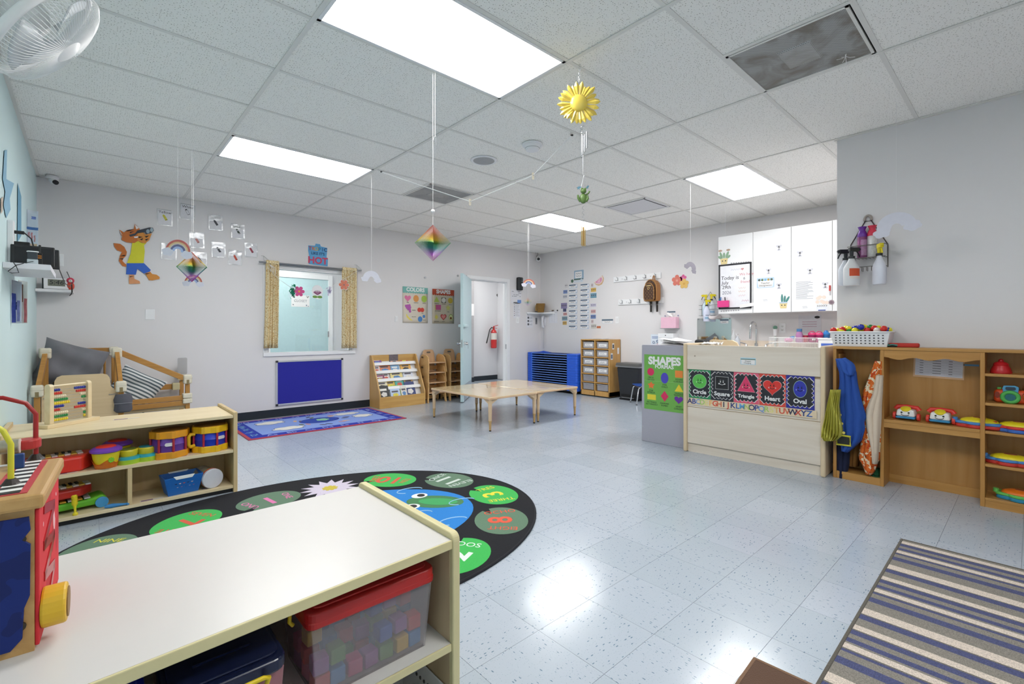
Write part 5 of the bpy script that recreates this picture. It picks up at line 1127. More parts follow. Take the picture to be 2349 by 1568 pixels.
r = CB(1756, 649); t = thing('container_sign', 'blue sign shaped like a planter box on the middle cabinet', 'sign', mat=fcab(*r)); flat(t, 'backing', rrect(-0.105, -0.06, 0.105, 0.07, 0.012), P('#b9d0ea', 0.6)); flat(t, 'box_print', [(-0.085, -0.05), (0.085, -0.05), (0.098, 0.03), (-0.098, 0.03)], PAPER, 0.0007)
for k in range(5): flat(t, 'plant_print', flower(-0.075 + 0.037 * k, 0.043, 0.016, 5), P(('#4d5a4e', '#6a7a52', '#7fb0d0', '#b89a52', '#50604e')[k], 0.6), 0.0014)
text(t, 'Teacher', 0, 0.0, 0.0016, 0.032, INK, name='script'); text(t, 'Designation', 0, -0.03, 0.0016, 0.032, INK, name='script')
for px, py, lb in ((1787, 569, 'pale outline butterfly sticker high on the middle cabinet'), (1763, 623, 'pale outline butterfly sticker above the planter sign'), (1787, 657, 'pale outline butterfly sticker beside the planter sign'), (1835, 583, 'large pale butterfly sticker on the cabinet next to the pillar'), (1858, 623, 'pale butterfly sticker above the taped menu page'), (1893, 655, 'pale butterfly sticker near the red marker')):
    r = CB(px, py); t = thing('butterfly_sticker', lb, 'sticker', mat=fcab(*r))
    for s in (-1, 1):
        flat(t, 'wing', rot2(ell(s * 0.022, 0.012, 0.024, 0.014), s * 0.6, (0, 0)), P('#cfcfd8', 0.5)); flat(t, 'wing', rot2(ell(s * 0.016, -0.012, 0.016, 0.011), -s * 0.5, (0, 0)), P('#cfcfd8', 0.5), 0.0004)
    MB().cyl((0, -0.02, 0.001), (0, 0.022, 0.001), 0.0015, n=6).build('body', P('#b9b9c2', 0.5), t)
r = CB(1846, 666); notice('menu_page', 'white printed menu page taped on the cabinet by the pillar', fcab(*r), 0.235, 0.265, 16, '#ececf2')
for px, py, lb in ((1756, 688, 'tiny white label of two words low on the middle cabinet'), (1847, 704, 'tiny white label below the taped menu page')):
    r = CB(px, py); t = thing('cabinet_label', lb, 'label', mat=fcab(*r)); flat(t, 'sheet', rect(-0.055, -0.02, 0.055, 0.02), P('#eeeef2', 0.6)); MB().box(-0.03, 0.02, 0.005, 0.008, 0.0006, 0.001).box(-0.025, 0.025, -0.008, -0.005, 0.0006, 0.001).build('print_lines', GREYINK, t)
r = CB(1904, 665); t = thing('red_marker', 'red marker held upright on the cabinet door by the pillar', 'marker', mat=fright(r[0], r[1], 0.008, 0, CABX)); MB().cyl((0, -0.01, 0), (0, 0.055, 0), 0.009, n=10).build('cap', P('#cf4a46', 0.4), t); MB().cyl((0, -0.06, 0), (0, -0.01, 0), 0.006, n=10).build('tip', P('#d8d8da', 0.4), t)
r = CB(1886, 703); t = thing('planter_sticker', 'sticker of a chevron pot with peach blooms near the pillar', 'sticker', mat=fcab(*r)); flat(t, 'pot', rect(-0.06, -0.04, 0.05, 0.0), P('#e8ebf2', 0.6)); flat(t, 'blue_base', rect(-0.04, -0.048, 0.035, -0.036), P('#4a5c9a', 0.6), 0.0007)
for k in range(5): flat(t, 'chevron', [(-0.055 + 0.022 * k, 0.02), (-0.042 + 0.022 * k, 0.01), (-0.055 + 0.022 * k, 0.0), (-0.05 + 0.022 * k, 0.0), (-0.036 + 0.022 * k, 0.01), (-0.05 + 0.022 * k, 0.02)], INK, 0.0007)
for k in range(9): flat(t, 'bloom', ell(random.uniform(-0.06, 0.05), random.uniform(0.045, 0.12), 0.02, n=14), P('#f0dcd0', 0.6), 0.0003 * k)
r = CB(1907, 693); t = thing('succulent_sticker', 'dusky rose succulent sticker near the cabinet edge', 'sticker', mat=fcab(*r)); flat(t, 'leaves', flower(0, 0, 0.03, 9, 0.35), P('#9a868e', 0.6)); flat(t, 'inner_leaves', flower(0, 0, 0.018, 7, 0.35), P('#7f6c78', 0.6), 0.0007)
for k in range(16):
    top = k < 8; px = 1678 + (k % 8) * 5.6 if top else 1655 + (k % 8) * 5.6; py = 603.5 - (k % 8) * 0.45 if top else 713.5 - (k % 8) * 0.3
    r = CB(px, py); t = thing('stone_sticker', 'tiny grey pebble sticker in the row %s the whiteboard' % ('above' if top else 'below'), 'sticker', mat=fcab(*r), group='pebble stickers ' + ('above' if top else 'below')); flat(t, 'pebble', ell(0, 0, 0.011, 0.008, 12), P('#8e8e94', 0.6)); flat(t, 'pebble_core', ell(0.002, 0.0, 0.005, 0.004, 10), P('#c6c6cc', 0.6), 0.0006)

# counter with sink
CT = 0.914
t = thing('sink_counter', 'beige laminate counter with a sink behind the changing table', 'counter', (0, 0, 0)); LAM = P('#e6d8c8', 0.4)
MB().box(5.36, XR - 0.003, -5.596, -3.84, CT - 0.035, CT).build('worktop', LAM, t, bev=0.004); MB().box(XR - 0.02, XR - 0.003, -5.596, -3.84, CT, CT + 0.085).build('backsplash', LAM, t)
MB().box(5.40, XR - 0.01, -5.596, -3.86, 0.1, CT - 0.036).box(5.46, XR - 0.01, -5.596, -3.86, 0, 0.1).build('base_body', CW, t)
for k in range(3): MB().box(5.382, 5.40, -5.59 + k * 0.575, -5.025 + k * 0.575, 0.11, CT - 0.05).build('base_door', CW, t)
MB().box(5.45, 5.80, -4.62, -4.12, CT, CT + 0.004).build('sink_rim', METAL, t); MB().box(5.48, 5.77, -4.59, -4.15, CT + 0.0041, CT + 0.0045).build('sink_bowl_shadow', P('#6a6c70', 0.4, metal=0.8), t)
fq = onX(1735, 788, 5.86); t = thing('faucet', 'chrome gooseneck faucet rising over the sink', 'faucet', (5.86, fq.y, CT))
zt = zpx(5.86, fq.y, 737) - CT
MB().cyl((0, 0, 0), (0, 0, 0.05), 0.022, n=16).cyl((0, 0, 0.05), (0, 0, zt - 0.1), 0.0105, n=12).build('riser', CHROME, t, smooth=40)
MB().tube([(-0.10 + 0.10 * math.cos(a), 0, zt - 0.1 + 0.095 * math.sin(a)) for a in [PI * k / 14 for k in range(15)]] + [(-0.2, 0, zt - 0.15), (-0.2, 0, zt - 0.21)], 0.0105, 12).build('gooseneck', CHROME, t, smooth=60); MB().cyl((-0.2, 0, zt - 0.23), (-0.2, 0, zt - 0.14), 0.014, n=12).build('spray_tip', CHROME, t, smooth=40)
for px, s, lb in ((1712, 1, 'chrome wing lever tap nearer the mirror'), (1757, -1, 'chrome wing lever tap nearer the dish rack')):
    q_ = onX(px, 788, 5.86); k = thing('tap_handle', lb, 'tap', (5.86, q_.y, CT), group='wing lever taps'); MB().cyl((0, 0, 0), (0, 0, 0.035), 0.02, 0.014, n=14).build('tap_base', CHROME, k, smooth=40)
    MB().tube([(0, 0, 0.035), (0.0, s * 0.05, 0.05), (0, s * 0.10, 0.06), (0, s * 0.14, 0.12)], [0.008, 0.008, 0.009, 0.014], 8).build('lever', CHROME, k, smooth=60)
def pump(label, px, py, off, h_, col):
    q_ = onX(px, py, XR - off); t = thing('soap_bottle', label, 'bottle', (XR - off, q_.y, CT)); MB().lathe([(0.03, 0), (0.033, 0.01), (0.033, h_ * 0.6), (0.014, h_ * 0.75), (0.012, h_ * 0.85)], n=16).build('bottle', P(col, 0.25, trans=0.3), t, smooth=40); MB().cyl((0, 0, h_ * 0.85), (0, 0, h_), 0.006, n=8).bar((0.012, 0, h_), (-0.035, 0, h_), 0.014, 0.012).build('pump', P('#e8e8ea', 0.4), t); return t
pump('tall clear pump soap bottle beside the mirror', 1683, 785, 0.2, 0.24, '#e2e4e8'); pump('short clear pump soap bottle with a blue label near the tap', 1692, 787, 0.2, 0.17, '#dfe4ee')
plate('wall_outlet', 'white outlet above the counter beside the brush holder', 1795, 752, RT, frt, 0.08, 0.125, 'outlet')
r = RT(1857, 741); t = thing('wall_notice', 'white laminated notice with pink heading behind the dish rack', 'paper', mat=fright(r[0], r[1], 0.002)); flat(t, 'sheet', rect(-0.125, -0.13, 0.13, 0.1), P('#d8d8de', 0.3))
for k in range(3): flat(t, 'print_line', rect(-0.08, 0.015 - 0.03 * k, 0.08, 0.021 - 0.03 * k), P('#b98fa2', 0.6), 0.0007)
flat(t, 'emblem', ell(0.085, 0.075, 0.03, 0.016), INK, 0.0007)
q_ = onX(1777, 780, 5.86); t = thing('brush_holder', 'white cup holding a green dish brush by the outlet', 'holder', (5.88, q_.y, 0)); z_ = zpx(5.88, q_.y, 770)
MB().lathe([(0.02, z_), (0.026, z_ + 0.09)], n=14).build('cup', TRIM, t, smooth=40); MB().cyl((0, 0, CT), (0, 0, z_), 0.012, n=10).build('stem', P('#c9d2cc', 0.4), t); MB().sph((0, 0, z_ + 0.11), (0.028, 0.028, 0.025)).build('brush_head', P('#6f9a86', 0.8), t, smooth=60)
# dish rack
ra, rb = onX(1772, 790, 5.62), onX(1892, 790, 5.62)
t = thing('dish_rack', 'white two tier wire dish rack full of cups on the counter', 'dish rack', (5.68, 0, CT)); y0, y1 = ra.y, rb.y; WR = P('#eeeeee', 0.4)
for z_ in (0.012, 0.075, 0.135): MB().tube([(-0.17, y0, z_), (0.17, y0, z_), (0.17, y1, z_), (-0.17, y1, z_)], 0.0035, 5, closed=True).build('wire_rim', WR, t)
for fx_ in (-0.17, 0.17):
    m = MB()
    for k in range(40): yy = y0 + (y1 - y0) * k / 39; m.cyl((fx_, yy, 0.012), (fx_, yy, 0.135), 0.0026, n=5)
    o = m.build('wire_bars', WR, t); o['kind'] = 'stuff'
m = MB()
for k in range(40): yy = y0 + (y1 - y0) * k / 39; m.cyl((-0.17, yy, 0.075), (0.17, yy, 0.075), 0.002, n=4)
o = m.build('wire_floor', WR, t); o['kind'] = 'stuff'
def cup(label, px, pyb, pyt, off, col, lidcol, kind, r_=0.036):
    q_ = onX(px, pyb, XR - off); D = depth(q_.x, q_.y); h_ = (pyb - pyt) / FPX * D
    t = thing('sippy_cup', label, 'cup', (q_.x, q_.y, CT + 0.079), FACE); hb = h_ * 0.72
    MB().lathe([(r_ * 0.85, 0), (r_ * 0.9, 0.01), (r_, hb)], n=20).build('cup_body', P(col, 0.3, trans=0.2), t, smooth=40)
    if kind == 'spout': MB().lathe([(r_ * 1.06, hb), (r_ * 1.08, hb + 0.015), (r_ * 0.55, hb + 0.03), (r_ * 0.4, hb + 0.05)], n=20).build('spout_lid', P(lidcol, 0.35), t, smooth=40)
    elif kind == 'lid':
        MB().lathe([(r_ * 1.06, hb), (r_ * 1.08, hb + 0.02), (r_ * 0.9, hb + 0.03)], n=20).build('lid', P(lidcol, 0.35), t, smooth=40); MB().tube([(-r_ * 0.8, 0, hb + 0.03), (-r_ * 0.4, 0, hb + 0.045), (r_ * 0.4, 0, hb + 0.045), (r_ * 0.8, 0, hb + 0.03)], 0.005, 6).build('carry_loop', P(lidcol, 0.35), t)
    if kind != 'plain': m = MB(); m.grid(lambda u_, v_: ((r_ + 0.001) * math.sin((u_ - 0.5) * 1.1), -(r_ + 0.001) * math.cos((u_ - 0.5) * 1.1), hb * 0.3 + hb * 0.2 * v_), 6, 1); m.build('name_tape', PAPER, t)
    return t
cup('coral pink plastic tumbler without a lid in the dish rack', 1846, 772, 750, 0.22, '#e0506a', None, 'plain', 0.045)
cup('magenta sippy cup with looped lid beside the coral tumbler', 1863, 772, 749, 0.26, '#a82a6a', '#dc3f7a', 'lid', 0.042)
cup('magenta sippy cup with flat lid beside the blue cup', 1879, 772, 749, 0.24, '#b02e70', '#e04a80', 'lid', 0.042)
cup('blue sippy cup with a pointed spout lid in the dish rack', 1895, 770, 745, 0.2, '#2f78c4', '#3a88d4', 'spout', 0.040)
q_ = onX(1833, 776, 5.62); t = thing('water_bottle', 'lilac plastic bottle with a blue screw cap in the dish rack', 'bottle', (5.63, q_.y, CT + 0.079), FACE); MB().lathe([(0.035, 0), (0.04, 0.01), (0.036, 0.05), (0.04, 0.09), (0.026, 0.13)], n=18).build('bottle', P('#cf8fc8', 0.3, trans=0.3), t, smooth=40); MB().cyl((0, 0, 0.13), (0, 0, 0.165), 0.03, n=18).build('cap', P('#4a78a8', 0.4), t, smooth=40)
q_ = onX(1812, 778, 5.60); t = thing('baby_bottle', 'pink bottle with a blue cap lying on the dish rack', 'bottle', (5.60, q_.y, CT + 0.105), FACE); MB().tube([(-0.06, 0, 0), (0.0, 0, 0.0), (0.02, 0, 0.003), (0.03, 0, 0.01)], [0.02, 0.026, 0.024, 0.015], 14).build('bottle', P('#eaa4cc', 0.3), t, smooth=50); MB().tube([(0.01, 0, 0.022), (0.05, 0, 0.035)], [0.02, 0.016], 12).build('cap', P('#6fa4dc', 0.4), t, smooth=50)
q_ = onX(1908, 784, 5.5); t = thing('wipes_tub', 'white wipes tub with a blue label beside the dish rack', 'tub', (5.5, q_.y + 0.02, CT), 0); MB().box(-0.06, 0.06, -0.1, 0.1, 0, 0.115).build('tub', TRIM, t, bev=0.008); MB().box(-0.064, 0.064, -0.104, 0.104, 0.115, 0.135).build('lid', TRIM, t, bev=0.004); MB().box(-0.0615, -0.0605, -0.09, 0.07, 0.045, 0.075).build('blue_label', P('#4a6ac4', 0.5), t)

# pillar wall caddy
PL = lambda px, py: RT(px, py, XP)
r = PL(1995, 590); t = thing('shower_caddy', 'bronze wire caddy hung on the grey pillar wall', 'caddy', mat=fright(r[0], r[1], 0.0, 0, XP)); k_ = depth(XP, -r[0]) / FPX
pv = lambda px, py: ((PL(px, py)[0] - r[0]), PL(px, py)[1] - r[1])
BW = P('#6b6662', 0.3, metal=0.9)
apex = pv(1992, 507); lt_, rt_ = pv(1952, 562), pv(2037, 560); lb_, rb_ = pv(1955, 612), pv(2037, 612)
MB().tube([(lb_[0], lb_[1], 0.004), (lt_[0], lt_[1], 0.004), (apex[0] - 0.02, apex[1], 0.004), (apex[0] + 0.02, apex[1], 0.004), (rt_[0], rt_[1], 0.004), (rb_[0], rb_[1], 0.004)], 0.004, 6).build('hanger_wire', BW, t, smooth=50)
MB().tube([(apex[0] + 0.022 * math.cos(a), apex[1] + 0.012 + 0.03 * math.sin(a), 0.012) for a in [-0.3 + 3.74 * q / 10 for q in range(11)]], 0.009, 8).build('rubber_hook', P('#a39a92', 0.4), t, smooth=50)
for py in (566, 594, 614): zz_ = pv(1990, py)[1]; MB().tube([(lt_[0], zz_, 0.004), (lt_[0], zz_, 0.10), (rt_[0], zz_, 0.10), (rt_[0], zz_, 0.004)], 0.0033, 5).build('wire_rail', BW, t)
zsh = pv(1990, 594)[1]
for k in range(10): x = lt_[0] + (rt_[0] - lt_[0]) * (k + 0.5) / 10; MB().tube([(x, zsh, 0.004), (x, zsh, 0.10)], 0.0022, 4).build('wire_slat', BW, t)
zs2 = pv(1990, 620)[1]
for k in range(6): x = -0.06 + 0.03 * k; MB().tube([(x, zs2 + 0.02, 0.06), (x, zs2 - 0.012, 0.06), (x, zs2 - 0.012, 0.10), (x, zs2 + 0.02, 0.10)], 0.002, 4).build('soap_rack_wire', BW, t)
zw = r[1] + zsh + 0.003
def can(label, px, col, top, lab_):
    q_ = onX(px, 590, XP - 0.055); t = thing('spray_can', label, 'spray can', (XP - 0.055, q_.y, zw), FACE); MB().lathe([(0.03, 0), (0.032, 0.005), (0.032, 0.16), (0.028, 0.17)], n=22).build('can', P(col, 0.3, metal=0.2, var=0.3, scale=25), t, smooth=40)
    MB().lathe([(0.031, 0.163), (0.033, 0.18), (0.024, 0.205), (0.019, 0.215), (0.026, 0.235), (0.03, 0.242), (0.012, 0.24)], n=22).build('trigger_cap', P(top, 0.35), t, smooth=50); m = MB(); m.grid(lambda u_, v_: (0.0328 * math.sin((u_ - 0.5) * 1.7), -0.0328 * math.cos((u_ - 0.5) * 1.7), 0.02 + 0.12 * v_), 8, 1); m.build('label', P(lab_, 0.5, var=0.4, scale=70), t, smooth=60)
can('air freshener can with purple cap and mauve label in the caddy', 1978, '#8a4a7a', '#6a2f9a', '#b487ac'); can('air freshener can with red cap and white label in the caddy', 2001, '#d6d2d2', '#d8324c', '#dedad8')
q_ = onX(2017, 652, XP - 0.125); spray('frosted spray bottle with yellow trigger and blue print hooked on the bronze caddy', stand(XP - 0.125, q_.y, q_.z, FACE + 1.2), h=0.345, rx=0.056, ry=0.04, body='#dfe1ec', head='#ead61c', trig='#ead61c', cap='#1d1e20', lab=(('#b6bfe4', 0.12, 0.58, 1.2), ('#7f8cd0', 0.35, 0.38, 1.0), ('#7f8cd0', 0.15, 0.28, 0.8)))
q_ = onX(1955, 655, XP - 0.11); spray('white spray bottle with black trigger and orange label hooked on the bronze caddy', stand(XP - 0.13, q_.y, q_.z, FACE), h=0.335, rx=0.06, ry=0.04, body='#e8e8ea', head='#26292e', trig='#26292e', cap='#26292e', lab=(('#d8552f', 0.34, 0.62, 1.4), ('#e9e0da', 0.24, 0.34, 1.3)), flip=-1)
q_ = onX(1940, 655, XP - 0.045); spray('white spray bottle with black trigger and blue print behind the orange labelled one', stand(XP - 0.045, q_.y, q_.z, FACE), h=0.325, rx=0.056, ry=0.036, body='#dfe3ec', head='#26292e', trig='#26292e', cap='#26292e', lab=(('#3a4458', 0.5, 0.56, 1.2), ('#5a6a90', 0.2, 0.3, 1.4)), flip=1)
# ------------------------------------------------------------------ aqua wall, play loft, music shelf
def puv(M_, px, py):                                # where the sight line through a picture point meets a thing's own plane
    iv = M_.inverted(); o = iv @ CAM; d = (iv.to_3x3() @ ray(px, py)); k = -o.z / d.z
    q = o + d * k; return q.x, q.y
# papers on the aqua wall
def lfp(px, py): return LF(px, py)
for pts, c_, lb, nm in (([(8, 345), (14, 343), (12, 410), (30, 420), (20, 455), (22, 480), (12, 500), (6, 470), (10, 440), (4, 410)], '#8db7cf', 'blue paper cutout of a long necked animal on the aqua wall', 'animal_cutout'),
                        ([(39, 420), (47, 450), (47, 540), (38, 556)], '#6a9fbb', 'tall blue paper strip on the aqua wall behind the tablets', 'paper_strip'),
                        ([(0, 455), (5, 450), (3, 485), (0, 490)], '#c9b7a8', 'narrow tan paper cutout beside the blue animal', 'paper_strip')):
    r = lfp(*pts[0]); t = thing(nm, lb, 'paper cutout', mat=fleft(r[0], r[1], 0.004)); flat(t, 'sheet', [(lfp(*p_)[0] - r[0], lfp(*p_)[1] - r[1]) for p_ in pts], P(c_, 0.7))
def curl(label, px0, px1, pyt, pyb, y_, cols, nm='painted_paper'):
    # a sheet taped to the aqua wall along one edge and curling into the room at y = y_
    a, b_ = onY(px0, pyt, y_), onY(px1, pyt, y_); zt, zb = onY(px0, pyt, y_).z, onY(px0, pyb, y_).z
    w_ = max(0.05, b_.x - XL)
    t = thing(nm, label, 'artwork', (XL + 0.002, y_, 0))
    MB().grid(lambda u_, v_: (w_ * u_, -0.05 * u_ * u_, zt + (zb - zt) * v_ - 0.05 * u_ * (1 - v_) * 0.3 + 0.004 * math.sin(12 * v_)), 8, 10).build('sheet', P(cols[0], 0.7), t, smooth=80, solid=0.0006)
    for k, (c_, u0, u1, v0, v1) in enumerate(cols[1]):
        m = MB(); m.grid(lambda u_, v_: ((lambda U, V: (w_ * U, -0.05 * U * U - 0.0015, zt + (zb - zt) * V - 0.05 * U * (1 - V) * 0.3 + 0.004 * math.sin(12 * V)))(u0 + (u1 - u0) * u_ + 0.02 * math.sin(9 * v_ + k), v0 + (v1 - v0) * v_)), 4, 8); m.build('paint_stroke', P(c_, 0.7, var=0.35, scale=50), t, smooth=80)
    return t
curl('white curled painting with pink blots and a blue band high in the corner', 48, 88, 478, 585, -1.05, ('#e2e6f2', (('#4f78b8', 0.0, 1.0, 0.36, 0.42), ('#d79aa2', 0.1, 0.25, 0.48, 0.6), ('#cf8a92', 0.35, 0.5, 0.48, 0.66), ('#d6a0a4', 0.6, 0.75, 0.55, 0.7), ('#7f8fd0', 0.4, 0.8, 0.14, 0.2), ('#e9c2a4', 0.05, 0.9, 0.74, 0.8))))
curl('white paper painted with brown and rose strokes under the tablet shelf', 18, 40, 640, 740, -1.7, ('#ddd8d6', (('#a85a50', 0.2, 0.4, 0.3, 0.95), ('#7a5548', 0.35, 0.5, 0.1, 0.5), ('#c06a70', 0.6, 0.95, 0.4, 0.98))))
curl('white paper painted with blue strokes hanging beside the brown painting', 0, 16, 640, 740, -2.1, ('#d9dbe8', (('#4a58b0', 0.0, 0.4, 0.3, 0.98), ('#8f8fc8', 0.5, 0.8, 0.45, 0.95), ('#2f3f80', 0.3, 0.5, 0.5, 0.7))))
# tablet shelf
t = thing('floating_shelf', 'white floating shelf on the aqua wall holding the tablets', 'shelf', (XL, -2.55, 1.546)); MB().box(0.001, 0.207, 0, 0.63, -0.034, 0).build('board', P('#e9e8ee', 0.4), t, bev=0.002)
def tablet(label, x, y, rz, lean, w_=0.26, h_=0.155):
    t = thing('tablet', label, 'tablet', mat=Matrix.Translation((x, y, 1.547)) @ Matrix.Rotation(rz, 4, 'Z') @ Matrix.Rotation(PI / 2 - lean, 4, 'X'))
    MB().box(-w_ / 2, w_ / 2, 0, h_, -0.008, 0.008).build('case', P('#1c1d20', 0.5), t, bev=0.006, seg=3); MB().box(-w_ / 2 + 0.018, w_ / 2 - 0.018, 0.016, h_ - 0.016, 0.008, 0.009).build('screen', P('#2a2b2e', 0.15), t)
tablet('black cased tablet leaning at the wall side of the floating shelf', -1.09, -2.40, 0.05, 0.25, 0.2, 0.135); tablet('black cased tablet with cable leaning at the room side of the floating shelf', -1.075, -2.28, 0.12, 0.3, 0.21, 0.14)
t = thing('wall_charger', 'dark grey plug charger with white top in front of the tablets', 'charger', (-1.085, -2.505, 1.547), 0.0); MB().box(-0.022, 0.022, -0.015, 0.015, 0.03, 0.075).build('plug_body', P('#3a4048', 0.5), t, bev=0.004); MB().box(-0.024, 0.024, -0.016, 0.016, 0.0, 0.03).build('plug_base', P('#c9d2d8', 0.5), t, bev=0.003); MB().tube([(0.024 * math.cos(a), 0.012 * math.sin(a), 0.078) for a in [2 * PI * k / 14 for k in range(14)]], 0.004, 6, closed=True).build('white_ring', TRIM, t)
t = thing('walkie_radio', 'small black radio with orange buttons on the tablet shelf', 'radio', (-1.055, -2.49, 1.547)); MB().box(-0.012, 0.012, -0.012, 0.012, 0.0, 0.075).cyl((0, 0, 0.075), (0, 0, 0.125), 0.006, n=8).build('body', BLACK, t, bev=0.002); MB().box(-0.009, 0.009, -0.0135, -0.012, 0.04, 0.046).box(-0.009, 0.009, -0.0135, -0.012, 0.052, 0.058).build('orange_buttons', P('#e08a2a', 0.4), t)
t = thing('power_cable', 'black charging cable looping off the tablet shelf', 'cable'); MB().tube([(-1.06, -2.49, 1.57), (-1.09, -2.53, 1.56), (-1.15, -2.565, 1.53), (-1.185, -2.565, 1.49), (-1.17, -2.565, 1.48), (-1.14, -2.565, 1.485), (-1.15, -2.565, 1.52), (-1.17, -2.54, 1.56)], 0.0022, 5).build('cable', BLACK, t, smooth=60)
t = thing('power_cable', 'black cable running from the tablets down past the clock shelf', 'cable'); MB().tube([(-0.985, -2.25, 1.60), (-0.985, -2.0, 1.58), (-0.97, -1.4, 1.52), (-0.955, -0.7, 1.54), (-0.95, -0.26, 1.60), (-0.95, -0.24, 1.50), (-0.965, -0.25, 1.48), (-0.945, -0.25, 1.52), (-0.95, -0.15, 1.62), (-0.99, -0.02, 1.74)], 0.0032, 5).build('cable', BLACK, t, smooth=60)
q = LF(17, 552); t = thing('power_strip', 'white upright power strip with black plugs on the aqua wall', 'power strip', mat=fleft(q[0], q[1], 0)); MB().box(-0.03, 0.03, -0.13, 0.13, 0, 0.03).build('housing', TRIM, t, bev=0.005); MB().box(-0.02, 0.02, -0.03, 0.0, 0.03, 0.10).build('plug', BLACK, t, bev=0.003); MB().box(-0.012, 0.012, 0.05, 0.07, 0.03, 0.075).build('plug', BLACK, t, bev=0.003); MB().tube([(0, 0.06, 0.075), (0.1, 0.04, 0.1), (0.2, -0.08, 0.12), (0.3, -0.18, 0.13)], 0.004, 6).build('cord', BLACK, t, smooth=60)
# clock shelf in the corner
t = thing('floating_shelf', 'white corner shelf on the grey wall holding the digital clock', 'shelf', (XL, 0, 1.545)); MB().box(0.001, 0.272, -0.2, -0.001, -0.028, 0).build('board', P('#e9e8ea', 0.4), t, bev=0.002)
t = thing('digital_clock', 'white framed digital clock with grey screen on the corner shelf', 'clock', mat=Matrix.Translation((-1.075, -0.125, 1.546)) @ Matrix.Rotation(0.1, 4, 'Z') @ Matrix.Rotation(PI / 2 - 0.18, 4, 'X')); MB().box(-0.09, 0.1, 0, 0.115, -0.012, 0.0).build('back_shell', BLACK, t, bev=0.004); MB().box(-0.08, 0.1, 0.004, 0.115, 0.0, 0.012).build('frame', TRIM, t, bev=0.004); MB().box(-0.05, 0.075, 0.032, 0.1, 0.012, 0.0128).build('screen', P('#6f7264', 0.3), t); text(t, '5:46', 0.012, 0.068, 0.0131, 0.062, INK, shear=0.1, name='digits')
t = thing('toy_parrot', 'red plush parrot beside the clock on the corner shelf', 'toy', (-0.962, -0.1, 1.546), -0.6); MB().sph((0, 0, 0.042), (0.03, 0.034, 0.044)).build('body', P('#d8503a', 0.8), t, smooth=60); MB().sph((0.004, -0.006, 0.096), (0.03, 0.032, 0.032)).build('head', P('#cf3f5a', 0.8), t, smooth=60); MB().sph((0.02, -0.028, 0.092), (0.016, 0.012, 0.016)).build('face', P('#ead8d2', 0.7), t, smooth=60); MB().sph((0.033, -0.036, 0.086), (0.01, 0.008, 0.009)).build('beak', P('#d8d4cc', 0.5), t, smooth=60); MB().sph((0.026, -0.038, 0.097), 0.0035, 8, 6).build('eye', BLACK, t); MB().sph((-0.014, 0.02, 0.05), (0.024, 0.02, 0.038)).build('wing', P('#b8326a', 0.8), t, smooth=60)
plate('wall_outlet', 'white outlet on the grey wall behind the corner shelf cables', 133, 596, BK, fb, 0.085, 0.125, 'outlet')

# ---- play loft
LW = wood('#bd8a45', '#a87636', 0.4, 2); LWX = wood('#bd8a45', '#a87636', 0.4, 0); CAPM = P('#ded6c2', 0.45)
t = thing('play_loft', 'low wooden play loft with cream plastic joint caps in the corner', 'play structure')
def cap(x, y, z, h=0.10):
    m = MB(); m.box(x - 0.04, x + 0.04, y - 0.035, y + 0.035, z - h, z); o = m.build('joint_cap', CAPM, t, bev=0.016, seg=3)
    MB().box(x - 0.041, x + 0.041, y - 0.036, y + 0.036, z - h * 0.42, z - h * 0.40).build('cap_seam', P('#b8ae98', 0.5), t); MB().box(x - 0.012, x + 0.012, y - 0.0365, y - 0.034, z - h, z - h * 0.55).build('cap_slot', P('#8a7a55', 0.6), t)
def post(x, y, z): MB().box(x - 0.02, x + 0.02, y - 0.02, y + 0.02, 0, z - 0.05).build('post', LW, t, bev=0.004); cap(x, y, z)
A = (-1.12, -0.57, 0.975); Bf = (-0.617, -0.57, 0.965); Br = (-0.625, -0.1, 0.965); Ar = (-1.15, -0.1, 0.965); Cp = (-1.15, -1.0, 0.672); Dp = (-0.602, -1.0, 0.668); Ep = (-0.035, -0.57, 0.665); Er = (-0.03, -0.1, 0.665)
for q in (A, Bf, Br, Ar, Cp, Dp, Ep, Er): post(*q)
def rail(a, b_, w_=0.035, h_=0.05, nm='rail'): MB().bar(a, b_, w_, h_).build(nm, LWX, t, bev=0.004)
rail((-1.13, -0.1, 0.93), (-0.65, -0.1, 0.93)); rail((-1.13, -0.1, 0.50), (-0.65, -0.1, 0.50))
for k in range(7): MB().cyl((-1.08 + 0.0635 * k, -0.1, 0.5), (-1.08 + 0.0635 * k, -0.1, 0.92), 0.010, n=8).build('spindle', LW, t)
rail((A[0], A[1], 0.92), (Cp[0], Cp[1], 0.60)); rail((Bf[0], Bf[1], 0.92), (Dp[0], Dp[1], 0.60)); rail((Bf[0] + 0.03, Bf[1], 0.915), (Ep[0] - 0.03, Ep[1], 0.625), 0.035, 0.055)
rail((Br[0] + 0.03, Br[1], 0.50), (Er[0], Er[1], 0.50), 0.03, 0.06)
for z_ in (0.42, 0.365): rail((Bf[0] - 0.02, -0.575, z_ - 0.01), (Ep[0], -0.575, z_), 0.035, 0.05)
for z_ in (0.44, 0.385): MB().box(Ep[0] - 0.045, Ep[0] + 0.04, -0.615, -0.53, z_ - 0.027, z_ + 0.025).build('joint_block', CAPM, t, bev=0.01)
MB().box(Er[0] - 0.09, Er[0] - 0.02, -0.14, -0.07, 0.46, 0.54).build('joint_block', P('#c9bd95', 0.5), t, bev=0.008)
MB().box(-1.14, -0.62, -0.98, -0.1, 0.42, 0.45).build('platform', P('#c9b48c', 0.5), t); MB().box(-0.62, -0.05, -0.56, -0.1, 0.30, 0.33).build('step_floor', P('#c8b288', 0.5), t)
pn = wood('#d9c09a', '#cfb48c', 0.4, 0, 0.5)
